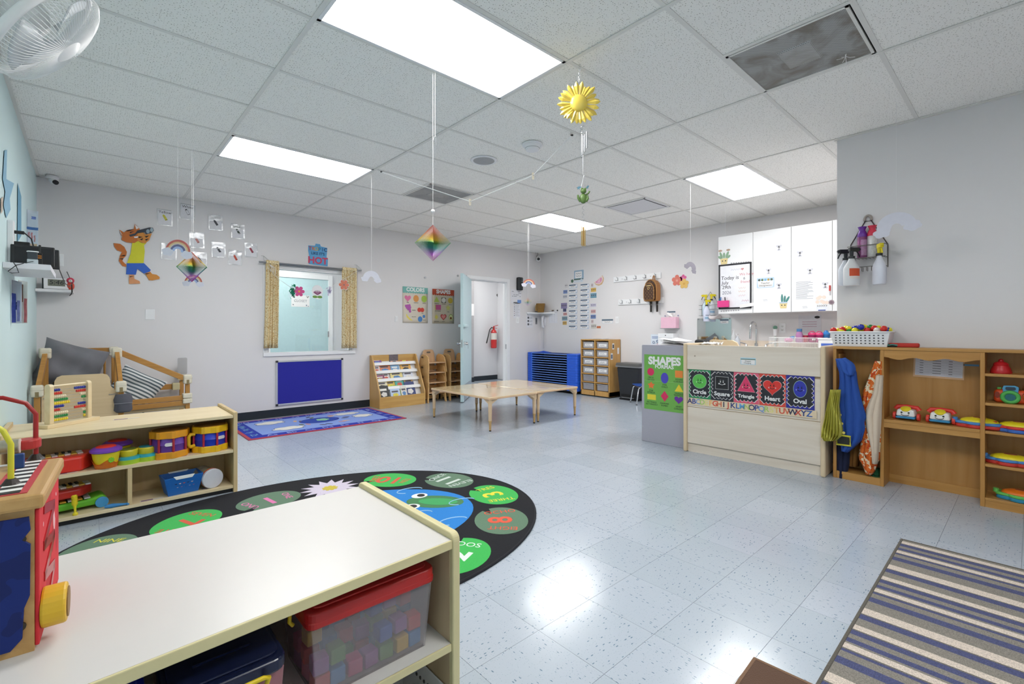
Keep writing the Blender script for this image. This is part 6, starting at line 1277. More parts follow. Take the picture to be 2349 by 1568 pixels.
pts = [(-1.125, 0.2), (-0.615, 0.2), (-0.615, 0.575)] + [(-0.655 + 0.04 * math.cos(a) * -1 - 0.0, 0.615 + 0.04 * math.sin(a) * -1) for a in []]
pts = [(-1.125, 0.2), (-0.615, 0.2), (-0.615, 0.58), (-0.65, 0.595), (-0.675, 0.63), (-0.68, 0.70), (-0.70, 0.735), (-0.73, 0.745), (-1.0, 0.745), (-1.03, 0.73), (-1.045, 0.70), (-1.05, 0.63), (-1.075, 0.595), (-1.125, 0.58)]
MB().prism(pts, 0.993, 1.007, 'xz').build('end_panel', pn, t, bev=0.002)
for x in (-1.115, -0.63): MB().tube([(x, -1.012, 0.555), (x + 0.06 * (1 if x < -1 else -1), -1.012, 0.553)], 0.003, 5).build('panel_hook', METAL, t)
def pillow(name, label, M_, w_, h_, d_, mat, seams=None, ripple=0.02, n=18):
    t = thing(name, label, 'pillow', mat=M_); m = MB()
    for s in (1, -1):
        b = len(m.v)
        def fn(u_, v_):
            x, y = (u_ - 0.5), (v_ - 0.5); e = max(0, 1 - (2 * abs(x)) ** 3.2) * max(0, 1 - (2 * abs(y)) ** 3.2)
            pin = 1 - 0.10 * (1 - (2 * x) ** 2) * 0 
            return (w_ * x * (1 - 0.09 * (1 - (2 * abs(y)) ** 2) * (2 * abs(x)) ** 2), h_ * y * (1 - 0.09 * (1 - (2 * abs(x)) ** 2) * (2 * abs(y)) ** 2), s * (d_ / 2 * e ** 0.6 + ripple * e * math.sin(9 * x + 4 * y) * math.cos(7 * y - 5 * x)))
        m.grid(fn, n, n)
        if s < 0:
            k = len(m.f) - n * n
            m.f[k:] = [f[::-1] for f in m.f[k:]]
    m.build('cover', mat, t, smooth=80); return t
GP = P('#727278', 0.9, sheen=0.2, bump=0.1)
pillow('floor_pillow', 'big grey pillow propped on the play loft against the spindles', Matrix.Translation((-0.945, -0.38, 0.80)) @ Matrix.Rotation(0.25, 4, 'Z') @ Matrix.Rotation(PI / 2 - 0.35, 4, 'X') @ Matrix.Rotation(-0.35, 4, 'Z'), 0.50, 0.44, 0.19, GP, ripple=0.04, n=26)
pillow('floor_pillow', 'grey pillow lying flat on the play loft platform', Matrix.Translation((-0.87, -0.42, 0.57)) @ Matrix.Rotation(0.1, 4, 'X'), 0.46, 0.6, 0.2, GP, ripple=0.02)
def stripes(name, c1, c2, scale, axis, dist=0.6):
    m, nt, n, l, b = newmat(name)
    tc = n.new('ShaderNodeTexCoord'); wv = n.new('ShaderNodeTexWave'); wv.wave_type = 'BANDS'; wv.bands_direction = axis; wv.inputs['Scale'].default_value = scale; wv.inputs['Distortion'].default_value = dist; wv.inputs['Detail'].default_value = 1
    l.new(tc.outputs['Object'], wv.inputs['Vector']); cr = n.new('ShaderNodeValToRGB'); cr.color_ramp.interpolation = 'LINEAR'; cr.color_ramp.elements[0].position = 0.38; cr.color_ramp.elements[0].color = lin(c1); cr.color_ramp.elements[1].position = 0.5; cr.color_ramp.elements[1].color = lin(c2)
    l.new(wv.outputs['Fac'], cr.inputs[0]); l.new(cr.outputs[0], b.inputs['Base Color']); b.inputs['Roughness'].default_value = 0.9
    return m
pillow('striped_pillow', 'grey and white striped cushion slumped beside the loft post', Matrix.Translation((-0.47, -0.36, 0.52)) @ Matrix.Rotation(-0.1, 4, 'Z') @ Matrix.Rotation(PI / 2 - 0.35, 4, 'X') @ Matrix.Rotation(-0.55, 4, 'Z'), 0.42, 0.40, 0.17, stripes('striped_ticking', '#5c6a70', '#e2e4e4', 9, 'Y'), ripple=0.012)
t2 = thing('tied_cloth', 'dark grey cloth wrapped around the foot of a loft post', 'cloth', (Dp[0] + 0.015, Dp[1] - 0.005, 0)); MB().lathe([(0.045, 0.38), (0.062, 0.40), (0.058, 0.45), (0.064, 0.50), (0.052, 0.545), (0.03, 0.55)], n=20, sx=1.1, sy=0.8).build('wrap', P('#5a5a62', 0.9), t2, smooth=60); MB().box(-0.066, 0.066, -0.052, -0.048, 0.465, 0.47).build('tape_edge', P('#86868e', 0.6), t2)
q = onY(418, 830, -0.12); t2 = thing('plexi_plate', 'clear plastic plate standing behind the lowest loft post', 'panel', (q.x, -0.135, q.z - 0.04)); MB().prism(rrect(-0.045, -0.10, 0.045, 0.09, 0.012), -0.002, 0.002, 'xz').build('plate', P('#d2d0d0', 0.15, trans=0.5), t2)

# ---- music shelf
MAP = wood('#e6d3ae', '#dcc69c', 0.45, 0, 0.5); MAPS = wood('#d8bf92', '#c9ad7d', 0.45, 2, 0.5)
SX0, SX1, SY0, SY1 = -1.205, -0.047, -2.905, -2.36
t = thing('music_shelf', 'maple toy shelf holding drums and pianos, abacus on top', 'shelf')
MB().box(SX1 - 0.025, SX1, SY0, SY1, 0, 0.562).build('end_panel', MAPS, t, bev=0.002); MB().box(SX0, SX0 + 0.025, SY0, SY1, 0, 0.562).build('end_panel', MAPS, t, bev=0.002)
MB().box(SX0 + 0.025, SX1 - 0.025, SY0 + 0.004, SY1, 0.522, 0.543).build('top_board', MAP, t, bev=0.002); MB().box(SX0 + 0.025, SX1 - 0.025, SY0 + 0.006, SY1, 0.279, 0.30).build('shelf_board', MAP, t, bev=0.002); MB().box(SX0 + 0.025, SX1 - 0.025, SY0 + 0.006, SY1, 0.03, 0.05).build('shelf_board', MAP, t, bev=0.002)
MB().box(SX0 + 0.025, SX1 - 0.025, -2.60, -2.59, 0.05, 0.522).build('centre_back', MAPS, t); xd = onY(293, 1160, SY0).x; MB().box(xd, xd + 0.022, SY0 + 0.006, -2.6, 0.05, 0.279).build('divider', MAPS, t, bev=0.002)
MB().box(SX0 + 0.025, SX1 - 0.025, SY0 + 0.03, SY1, 0, 0.03).build('toe_kick', BLACK, t)
for (px, py, z_, w_) in ((290, 960, 0.5432, 0.07), (430, 1050, 0.3002, 0.05), (350, 1150, 0.0502, 0.06), (150, 1092, 0.3002, 0.05), (480, 1118, 0.0502, 0.05)):
    q = onZ(px, py, z_); q.y = max(q.y, SY0 + 0.04); k = thing('shelf_label', 'worn picture label stuck on the maple shelf %s' % {290: 'top behind the abacus', 430: 'below the purple drum', 350: 'beside the blue basket', 150: 'under the red piano', 480: 'under the white lidded jar'}[px], 'label', (q.x, q.y, z_)); flat(k, 'sticker', rect(-w_, -0.015, w_, 0.015), P('#d8cdc0', 0.4)); flat(k, 'picture', rect(-w_ * 0.9, -0.012, w_ * 0.1, 0.012), P('#8d6f86', 0.6, var=0.5, scale=90), 0.0006)
# abacus
ab = thing('bead_abacus', 'wooden abacus with coloured bead rows on the maple shelf', 'abacus', (-0.92, -2.56, 0.543), 0.72)
MB().box(-0.16, 0.16, -0.045, 0.045, 0, 0.022).build('base', MAP, ab, bev=0.003)
for s in (-1, 1): MB().prism([(-0.02, 0.022), (0.02, 0.022), (0.02, 0.245)] + [(0.02 * math.cos(a), 0.245 + 0.02 * math.sin(a)) for a in [PI * k / 8 for k in range(1, 8)]] + [(-0.02, 0.245)], s * 0.115 - 0.012, s * 0.115 + 0.012, 'yz').build('side_post', MAP, ab, bev=0.002)
MB().cyl((-0.105, 0, 0.25), (0.105, 0, 0.25), 0.007, n=10).build('top_rod', MAP, ab)
bc = {'b': P('#2a3a9c', 0.3), 'r': P('#d03a2e', 0.3), 'w': P('#e6d8bc', 0.35), 'g': P('#2f8a4c', 0.3), 'y': P('#ead030', 0.3)}
bme = {}
for k_, mt_ in bc.items():
    me = MB().lathe([(0.004, -0.0055), (0.0085, -0.003), (0.0085, 0.003), (0.004, 0.0055)], n=10).mesh('bead'); me.polygons.foreach_set('use_smooth', [True] * len(me.polygons)); me.materials.append(mt_); bme[k_] = me
rows = [('b', 4, 6), ('r', 5, 5), ('w', 7, 3), ('g', 8, 2), ('y', 9, 0), ('b', 6, 4), ('r', 4, 6), ('w', 8, 2), ('g', 8, 1), ('y', 8, 1)]
for i, (c_, nl, nr_) in enumerate(rows):
    z = 0.225 - 0.0205 * i; wr_ = MB().cyl((-0.105, 0, z), (0.105, 0, z), 0.0012, n=5).build('wire', METAL, ab)
    for k in range(nl + nr_):
        x = -0.095 + 0.0115 * k if k < nl else 0.095 - 0.0115 * (k - nl)
        o = bpy.data.objects.new('bead', bme[c_]); C.objects.link(o); o.parent = wr_; o.location = (x, 0, z); o.rotation_euler = (0, PI / 2, 0)
# drums
def oct_drum(label, px, py, rad, body, rim, lug, rot, handle=False):
    q = onZ(px, py, 0.3); t = thing('toy_drum', label, 'toy drum', (q.x, q.y + rad + 0.005, 0.3), rot, group='plastic marching drums'); n_ = 8
    h_ = 0.175
    MB().lathe([(rad * 0.9, 0.035), (rad * 0.93, h_ * 0.5 - 0.004), (rad * 0.955, h_ * 0.5), (rad * 0.93, h_ * 0.5 + 0.004), (rad * 0.9, h_ - 0.04)], n=24).build('shell', P(body, 0.35), t, smooth=40)
    for z0, z1 in ((0.0, 0.042), (h_ - 0.045, h_)):
        pts = []
        for k in range(n_):
            a = 2 * PI * k / n_
            pts += [(rad * 1.06 * math.cos(a - 0.09), rad * 1.06 * math.sin(a - 0.09)), (rad * 1.06 * math.cos(a + 0.09), rad * 1.06 * math.sin(a + 0.09)), (rad * 0.96 * math.cos(a + PI / n_), rad * 0.96 * math.sin(a + PI / n_))]
        MB().prism(pts, z0, z1).build('rim', P(rim, 0.35), t, bev=0.003)
    MB().lathe([(rad * 0.9, h_ + 0.0005), (rad * 0.9, h_ + 0.002)], n=28).build('drum_skin', P('#a8762a', 0.5), t)
    for k in range(n_): a = 2 * PI * k / n_; MB().cyl((rad * 0.98 * math.cos(a), rad * 0.98 * math.sin(a), 0.04), (rad * 0.98 * math.cos(a), rad * 0.98 * math.sin(a), h_ - 0.04), 0.007, n=8).build('tension_rod', P(lug, 0.4), t)
    a = -PI / 2 - rot - (0.45 if not handle else -0.55) + (0.35 if not handle else 0)
    lb = MB().prism(rrect(-0.026, -0.011, 0.026, 0.011, 0.010), 0, 0.002).build('oval_badge', P('#e6e0e0', 0.4), t); lb.matrix_local = Matrix.Translation((rad * 0.95 * math.cos(a), rad * 0.95 * math.sin(a), h_ * 0.53)) @ Matrix.Rotation(a + PI / 2, 4, 'Z') @ Matrix.Rotation(PI / 2, 4, 'X')
    if handle:
        a = PI + 0.35 - rot; d = Vector((math.cos(a), math.sin(a), 0)) * rad; o = d * 1.0
        MB().tube([o * 0.98 + Vector((0, 0, h_ - 0.05)), o * 1.22 + Vector((0, 0, h_ - 0.045)), o * 1.34 + Vector((0, 0, h_ - 0.06)), o * 1.34 + Vector((0, 0, 0.06)), o * 1.22 + Vector((0, 0, 0.045)), o * 0.98 + Vector((0, 0, 0.05))], 0.012, 8).build('carry_handle', P(rim, 0.35), t, smooth=50)
oct_drum('purple toy drum with orange rims and red rods on the maple shelf', 394, 1052, 0.105, '#6a3fa0', '#e59a1c', '#b02a3a', 0.1)
oct_drum('blue toy drum with yellow rims and a yellow carry handle', 489, 1037, 0.105, '#1f39c0', '#ecb91c', '#b8283e', 0.25, True)
# bongo, bucket drum, piano
q = onZ(316, 1061, 0.3); t = thing('toy_bongos', 'lime and teal toy bongo pair with two round pads', 'toy drum', (q.x, q.y + 0.06, 0.3), 0.15)
lob = [(-0.045, 0), (0.05, 0)]
m = MB()
for x, y in lob: m.lathe([(0.068, 0), (0.07, 0.028)], (x, y, 0), 24)
m.build('base', P('#a6c832', 0.4), t, smooth=40); m = MB()
for x, y in lob: m.lathe([(0.07, 0.028), (0.068, 0.042), (0.05, 0.045)], (x, y, 0), 24)
m.build('base_top', P('#2aa3b4', 0.4), t, smooth=40)
for k, (x, y) in enumerate(lob): MB().lathe([(0.046, 0.045), (0.05, 0.06), (0.05, 0.078), (0.046, 0.084)], (x, y, 0), 18).build('drum_ring', P('#d5c42a', 0.4), t, smooth=25); MB().lathe([(0.04, 0.085), (0.04, 0.088)], (x, y, 0), 20).build('drum_pad', P('#6f7f2a' if k == 0 else '#2a8a96', 0.5), t)
def bucket(label, q, rz, front):
    t = thing('bucket_drum', label, 'toy drum', q, rz)
    MB().lathe([(0.05, 0), (0.054, 0.004), (0.058, 0.03)], n=26).build('lower_body', P('#e5761f', 0.4), t, smooth=40); MB().lathe([(0.058, 0.03), (0.068, 0.095)], n=26).build('upper_body', P('#e8d326', 0.4), t, smooth=40)
    pts = []
    for k in range(60):
        a = 2 * PI * k / 60; pts.append((a, 0.036 + 0.012 * math.sin(4 * a + 1)))
    m = MB(); m.grid(lambda u_, v_: (lambda a: ((0.0592 + 0.008 * v_) * math.cos(a), (0.0592 + 0.008 * v_) * math.sin(a), 0.026 + v_ * (0.016 + 0.013 * math.sin(4 * a + 1))))(2 * PI * u_), 60, 2); m.build('wave_trim', P('#e5761f', 0.4), t, smooth=60)
    MB().lathe([(0.07, 0.095), (0.078, 0.1), (0.078, 0.112), (0.062, 0.124), (0.05, 0.126)], n=28).build('collar', P('#7a44b4', 0.35), t, smooth=50); MB().lathe([(0.052, 0.124), (0.045, 0.132), (0.02, 0.136), (0.002, 0.136)], n=28).build('drum_pad', P('#d8382e', 0.4), t, smooth=50)
    if front: g = MB().prism(star(0, 0, 0.017, 0.75, 9), 0, 0.004).build('leaf_badge', P('#7ac832', 0.4), t); g.matrix_local = Matrix.Translation((0.022, -0.0585, 0.052)) @ Matrix.Rotation(0.35, 4, 'Z') @ Matrix.Rotation(PI / 2, 4, 'X')
q = onZ(244, 1076, 0.3); bucket('yellow and orange bucket drum with purple collar and leaf badge', (q.x, q.y + 0.065, 0.3), 0.0, True); bucket('second bucket drum hidden behind the leaf badge drum', (q.x + 0.06, q.y + 0.225, 0.3), 0.5, False)
def piano(label, M_, col, w_=0.30, d_=0.17, h_=0.085):
    t = thing('toy_piano', label, 'toy piano', mat=M_)
    pts = [(-w_ / 2, -d_ / 2 + 0.02), (-w_ / 2 + 0.03, -d_ / 2), (w_ / 2 - 0.06, -d_ / 2), (w_ / 2, -0.01), (w_ / 2, d_ / 2), (-w_ / 2, d_ / 2)]
    MB().prism(pts, 0.0, h_).build('body', P(col, 0.3), t, bev=0.015, seg=3)
    for k in range(8): MB().box(-w_ / 2 + 0.03 + 0.028 * k, -w_ / 2 + 0.055 + 0.028 * k, -0.02, 0.06, h_ - 0.002, h_ + 0.006).build('white_key', PAPER if k % 2 else P('#e8c85a', 0.4), t)
    for k in (0, 1, 3, 4, 5): MB().box(-w_ / 2 + 0.048 + 0.028 * k, -w_ / 2 + 0.062 + 0.028 * k, 0.015, 0.06, h_ + 0.006, h_ + 0.012).build('black_key', BLACK, t)
    return t
q = onZ(182, 1113, 0.3); piano('red toy piano on the maple shelf beside the bucket drum', Matrix.Translation((-0.955, -2.775, 0.3)) @ Matrix.Rotation(0.12, 4, 'Z'), '#e0382c', 0.30, 0.2, 0.09)
piano('red toy piano stacked on the green xylophone on the bottom shelf', Matrix.Translation((-0.94, -2.76, 0.135)) @ Matrix.Rotation(0.2, 4, 'Z'), '#b92c26', 0.26, 0.14, 0.055)
t = thing('toy_xylophone', 'green wheeled toy xylophone on the bottom shelf', 'toy xylophone', (-0.93, -2.765, 0.05), 0.12)
MB().prism([(-0.16, 0.02), (0.16, 0.02), (0.185, 0.05), (0.16, 0.075), (0.08, 0.06), (-0.16, 0.06)], -0.07, 0.07, 'xz').build('body', P('#62b32a', 0.4), t, bev=0.012, seg=3)
for s in (-1, 1): MB().cyl((0.155, s * 0.072, 0.032), (0.155, s * 0.084, 0.032), 0.032, n=24).build('wheel', P('#4a9ad0', 0.4), t, bev=0.003); MB().cyl((-0.13, s * 0.072, 0.032), (-0.13, s * 0.084, 0.032), 0.032, n=24).build('wheel', P('#4a9ad0', 0.4), t, bev=0.003)
for k in range(7): MB().box(-0.14 + 0.036 * k, -0.112 + 0.036 * k, -0.06, 0.06, 0.066, 0.072).build('key_bar', P(('#d8d8d8', '#d9a43a')[k % 2], 0.3, metal=0.4), t)
q = onZ(172, 1192, 0.051); t = thing('yellow_mallet', 'yellow ribbed toy mallet leaning out of the bottom shelf', 'mallet', (0, 0, 0)); a, b_ = Vector((q.x + 0.0, SY0 + 0.02, 0.056)), Vector((q.x - 0.005, SY0 + 0.035, 0.165)); MB().tube([a, a.lerp(b_, 0.35), a.lerp(b_, 0.5), b_], [0.006, 0.006, 0.011, 0.011], 10).build('handle', P('#e8d42a', 0.4), t, smooth=50); MB().sph(a, 0.013).build('tip', P('#e8d42a', 0.4), t, smooth=60)
for k in range(7): c_ = a.lerp(b_, 0.52 + 0.07 * k); MB().tube([c_ - Vector((0, 0, 0.002)), c_ + Vector((0, 0, 0.002))], 0.0145, 10).build('rib', P('#e8d42a', 0.4), t)
t = thing('blue_mallet', 'blue toy mallet lying on the bottom shelf edge', 'mallet'); a, b_ = Vector((-0.755, SY0 + 0.035, 0.062)), Vector((-0.645, SY0 + 0.015, 0.060)); MB().tube([a, a.lerp(b_, 0.3), a.lerp(b_, 0.8), b_], [0.009, 0.014, 0.007, 0.006], 10).build('handle', P('#3a86c4', 0.4), t, smooth=50); MB().sph(b_, 0.011).build('tip', P('#3a86c4', 0.4), t, smooth=60)
# blue basket and jar
q = onZ(424, 1141, 0.05); t = thing('blue_basket', 'blue plastic basket with white handles on the bottom shelf', 'basket', (q.x, SY0 + 0.095, 0.05), 0.1); BB = P('#2066b8', 0.4)
def tub(t, w0, d0, w1, d1, h_, th, mat, name='tub'):
    m = MB(); o = [(-w0, -d0, 0), (w0, -d0, 0), (w0, d0, 0), (-w0, d0, 0), (-w1, -d1, h_), (w1, -d1, h_), (w1, d1, h_), (-w1, d1, h_)]; i = [(x * (1 - th / w0), y * (1 - th / d0), max(z, th) if z == 0 else z) for x, y, z in o]
    m.add(o + i, [(3, 2, 1, 0), (0, 1, 5, 4), (1, 2, 6, 5), (2, 3, 7, 6), (3, 0, 4, 7), (8, 9, 10, 11), (12, 13, 9, 8), (13, 14, 10, 9), (14, 15, 11, 10), (15, 12, 8, 11), (4, 5, 13, 12), (5, 6, 14, 13), (6, 7, 15, 14), (7, 4, 12, 15)])
    return m.build(name, mat, t, bev=0.003)
tub(t, 0.085, 0.06, 0.11, 0.08, 0.12, 0.004, BB)
for s in (-1, 1): MB().prism([(-0.06, 0.126), (0.06, 0.126), (0.045, 0.105), (-0.045, 0.105)], s * 0.078 - 0.004, s * 0.078 + 0.004, 'xz').build('handle_grip', TRIM, t, bev=0.002)
for k in range(15):
    r_, c_ = divmod(k, 5); MB().cyl((-0.045 + 0.0225 * c_ + 0.01 * (r_ % 2), -0.0605 - 0.0042 * r_ , 0.035 + 0.022 * r_), (-0.045 + 0.0225 * c_ + 0.01 * (r_ % 2), -0.0645 - 0.0042 * r_, 0.035 + 0.022 * r_), 0.0075, n=10).build('round_hole', P(('#c0504a', '#1a2a4a', '#d0b8b8')[k % 3], 0.6), t)
k = thing('toy_shaker', 'red striped shaker toy inside the blue basket', 'toy', (q.x + 0.02, SY0 + 0.1, 0.09)); MB().sph((0, 0, 0.03), (0.035, 0.03, 0.025)).build('shaker_ball', P('#b03a34', 0.5, var=0.5, scale=60), k, smooth=60); MB().sph((0, 0, 0.03), (0.0355, 0.008, 0.0255)).build('dark_stripe', P('#3a1c1c', 0.5), k, smooth=60)
q = onZ(494, 1125, 0.05); t = thing('lidded_jar', 'clear plastic jar lying with its white lid facing out', 'jar', (q.x + 0.0, SY0 + 0.03, 0.05 + 0.066), 0.25)
MB().tube([(0, 0.02, 0), (0, 0.04, 0), (0, 0.17, 0.0)], [0.060, 0.064, 0.062], 24).build('jar_body', P('#b3a594', 0.15, trans=0.3, var=0.4, scale=40), t, smooth=50); MB().tube([(0, 0.0, 0), (0, 0.022, 0)], 0.066, 32).build('lid', P('#d2d2da', 0.4), t, bev=0.004)
for k, c_ in enumerate(('#c0583c', '#7a9a6a')): MB().tube([(0, 0.03 + 0.012 * k, 0), (0, 0.04 + 0.012 * k, 0)], 0.0665 - 0.001 * k, 24).build('colour_band', P(c_, 0.5), t)
# ------------------------------------------------------------------ rugs
def pile(col, var=0.12): return P(col, 1.0, var=var, scale=220, sheen=0.0 if col < '#3' else 0.12, bump=0.25)
t = thing('alphabet_rug', 'blue alphabet rug with white clouds and a red border below the felt board', 'rug', (1.315, -0.68, 0)); hx, hy = 0.915, 0.56
MB().box(-hx, hx, -hy, hy, 0, 0.008).build('border', pile('#b03048'), t, bev=0.003); MB().box(-hx + 0.035, hx - 0.035, -hy + 0.035, hy - 0.035, 0.008, 0.009).build('letter_band', pile('#2437a8'), t); MB().box(-hx + 0.17, hx - 0.17, -hy + 0.15, hy - 0.15, 0.009, 0.0095).build('sky_field', pile('#7f9be0'), t)
for k, (x, y, w_, h_) in enumerate(((-0.5, 0.24, 0.34, 0.2), (-0.42, -0.22, 0.36, 0.19), (0.45, 0.25, 0.36, 0.17), (0.56, -0.02, 0.26, 0.2))):
    flat(t, 'cloud_edge', cloud(x, y, w_ + 0.02, h_ + 0.02, 6, k), pile('#3a3f66'), 0.0096); flat(t, 'cloud', cloud(x, y, w_, h_, 6, k), pile('#e4e2dc'), 0.0103)
flat(t, 'globe', ell(0.02, 0.03, 0.24, 0.17), pile('#20308c'), 0.0097); flat(t, 'globe_water', ell(0.02, 0.03, 0.22, 0.15), pile('#2c4aa8'), 0.0102); flat(t, 'land', cloud(0.06, 0.04, 0.16, 0.16, 5, 2), pile('#8cc9a0'), 0.0109)
for k in range(14):
    a = 2 * PI * k / 14; x, y = 0.02 + 0.34 * math.cos(a), 0.03 + 0.24 * math.sin(a); flat(t, 'printed_child', rot2(ell(x, y, 0.05, 0.022, 12), a), pile(('#4a3f6a', '#c98a8a', '#37406a', '#e0b48a', '#5a6a4a')[k % 5]), 0.0098)
LT = pile('#9fb0dc'); al = 'ABCDEFGHIJKLMNOPQRSTUVWXYZ'; i = 0
for k in range(8): text(t, al[i] + al[i].lower(), -hx + 0.25 + k * 0.2, -hy + 0.09, 0.0091, 0.10, LT); i += 1
for k in range(5): text(t, al[i] + al[i].lower(), hx - 0.1, -hy + 0.2 + k * 0.18, 0.0091, 0.10, LT, rot=PI / 2); i += 1
for k in range(8): text(t, al[i] + al[i].lower(), hx - 0.25 - k * 0.2, hy - 0.09, 0.0091, 0.10, LT, rot=PI); i += 1
for k in range(5): text(t, al[i] + al[i].lower(), -hx + 0.1, hy - 0.2 - k * 0.18, 0.0091, 0.10, pile('#6fa6c4'), rot=-PI / 2); i += 1

# frog pond rug
RC = Vector((0.175, -3.94, 0)); RA, RBx = 1.295, 0.99; RR = math.radians(-11.3)
t = thing('frog_pond_rug', 'black oval rug with numbered lily pads around a blue frog pond', 'rug', RC, RR)
MB().prism(ell(0, 0, RA, RBx, 96), 0, 0.010).build('pile', pile('#14141a'), t, bev=0.004); MB().tube([(RA * math.cos(2 * PI * k / 96), RBx * math.sin(2 * PI * k / 96), 0.006) for k in range(96)], 0.007, 6, closed=True).build('bound_edge', pile('#24242a'), t, smooth=60)
flat(t, 'pond', ell(0.10, -0.02, 0.80, 0.52, 64), pile('#2b7fcb'), 0.0101)
iv = Matrix.Translation(RC) @ Matrix.Rotation(RR, 4, 'Z'); iv = iv.inverted()
def rl(px, py):
    q = iv @ onZ(px, py, 0.01); return q.x, q.y
def pad(nm, c, rx, ry, rot, col, notch):
    pts = []
    for k in range(40):
        a = 2 * PI * k / 40; d = abs((a - notch + PI) % (2 * PI) - PI); q = 0.55 if d < 0.12 else 1.0 - 0.06 * math.cos(2 * a)
        pts.append((c[0] + rx * q * math.cos(a), c[1] + ry * q * math.sin(a)))
    flat(t, nm, rot2(pts, rot, c), pile(col), 0.0102)
GA, GB = '#35b04e', '#5c7a62'
def ang_out(c): return math.atan2(c[1], c[0]) + PI / 2
pads = [((430, 1197), GA, '7', 'SEVEN', 'SIETE', '#d8563a'), ((618, 1147), GB, '1', 'ONE', 'UNO', '#e278b0'), ((895, 1100), GA, '10', 'TEN', 'DIEZ', '#d8563a'), ((1030, 1101), GB, '11', 'ELEVEN', 'ONCE', '#cfd8d2'), ((1132, 1133), GA, '3', 'THREE', 'TRES', '#e6d83a'), ((1150, 1192), GB, '8', 'EIGHT', 'OCHO', '#e0563a'), ((1050, 1272), GA, '2', 'TWO', 'DOS', '#dfe6e2'), ((222, 1262), GB, '9', 'NINE', 'NUEVE', '#d8cf3a')]
for (pp, col, num, en, es, tc_) in pads:
    c = rl(*pp); a = ang_out(c); pad('lily_pad', c, 0.21, 0.15, a, col, 0.6); tm = pile(tc_)
    ca, sa = math.cos(a), math.sin(a)
    text(t, num, c[0], c[1], 0.0112, 0.20, tm, rot=a, bold=0.02, name='numeral'); text(t, en, c[0] - 0.115 * ca, c[1] - 0.115 * sa, 0.0112, 0.062, tm, rot=a + PI / 2 * 0.9, name='word'); text(t, es, c[0] + 0.12 * ca, c[1] + 0.12 * sa, 0.0112, 0.066, tm, rot=a - PI / 2 * 0.9, name='word')
for sgn in (1,):
    for b_ in (200, 224, 248, 270):
        a0 = math.radians(b_); c = (1.05 * math.cos(a0) * 0.98, 0.77 * math.sin(a0)); pad('lily_pad', c, 0.2, 0.14, ang_out(c), GA if b_ % 2 else GB, 0.6)
c = rl(757, 1119)
for k in range(14): a = 2 * PI * k / 14; flat(t, 'water_lily_petal', rot2([(c[0] + 0.04, c[1] - 0.012), (c[0] + 0.11, c[1] - 0.03), (c[0] + 0.2, c[1]), (c[0] + 0.11, c[1] + 0.03), (c[0] + 0.04, c[1] + 0.012)], a, c), pile('#cfc4d6'), 0.0103 + 0.0001 * (k % 3))
flat(t, 'lily_centre', flower(c[0], c[1], 0.055, 9, 0.3), pile('#c9b43a'), 0.0108)
c = rl(998, 1150); FGm = pile('#3f7a4a')
flat(t, 'frog_back', rot2(ell(c[0], c[1], 0.19, 0.11), -0.6, c), FGm, 0.0108); flat(t, 'frog_mouth', rot2(ell(c[0] + 0.02, c[1] - 0.0, 0.13, 0.06), -0.6, c), pile('#3aa05a'), 0.0114)
for s in (-1, 1): e_ = rot2([(c[0] - 0.13, c[1] + s * 0.10)], -0.6, c)[0]; flat(t, 'frog_eye', ell(e_[0], e_[1], 0.055, 0.045), pile('#e6e6e6'), 0.0113); flat(t, 'frog_pupil', ell(e_[0] + 0.01, e_[1], 0.026, 0.028), BLACK, 0.012)
for k, (px, py) in enumerate(((940, 1125), (1040, 1195), (1060, 1150), (960, 1180))): c2 = rl(px, py); MB().tube([(c2[0] + 0.09 * math.cos(a), c2[1] + 0.05 * math.sin(a), 0.0112) for a in [0.3 * q for q in range(15)]], 0.004, 4).build('ripple_line', pile('#9cc6e6'), t)

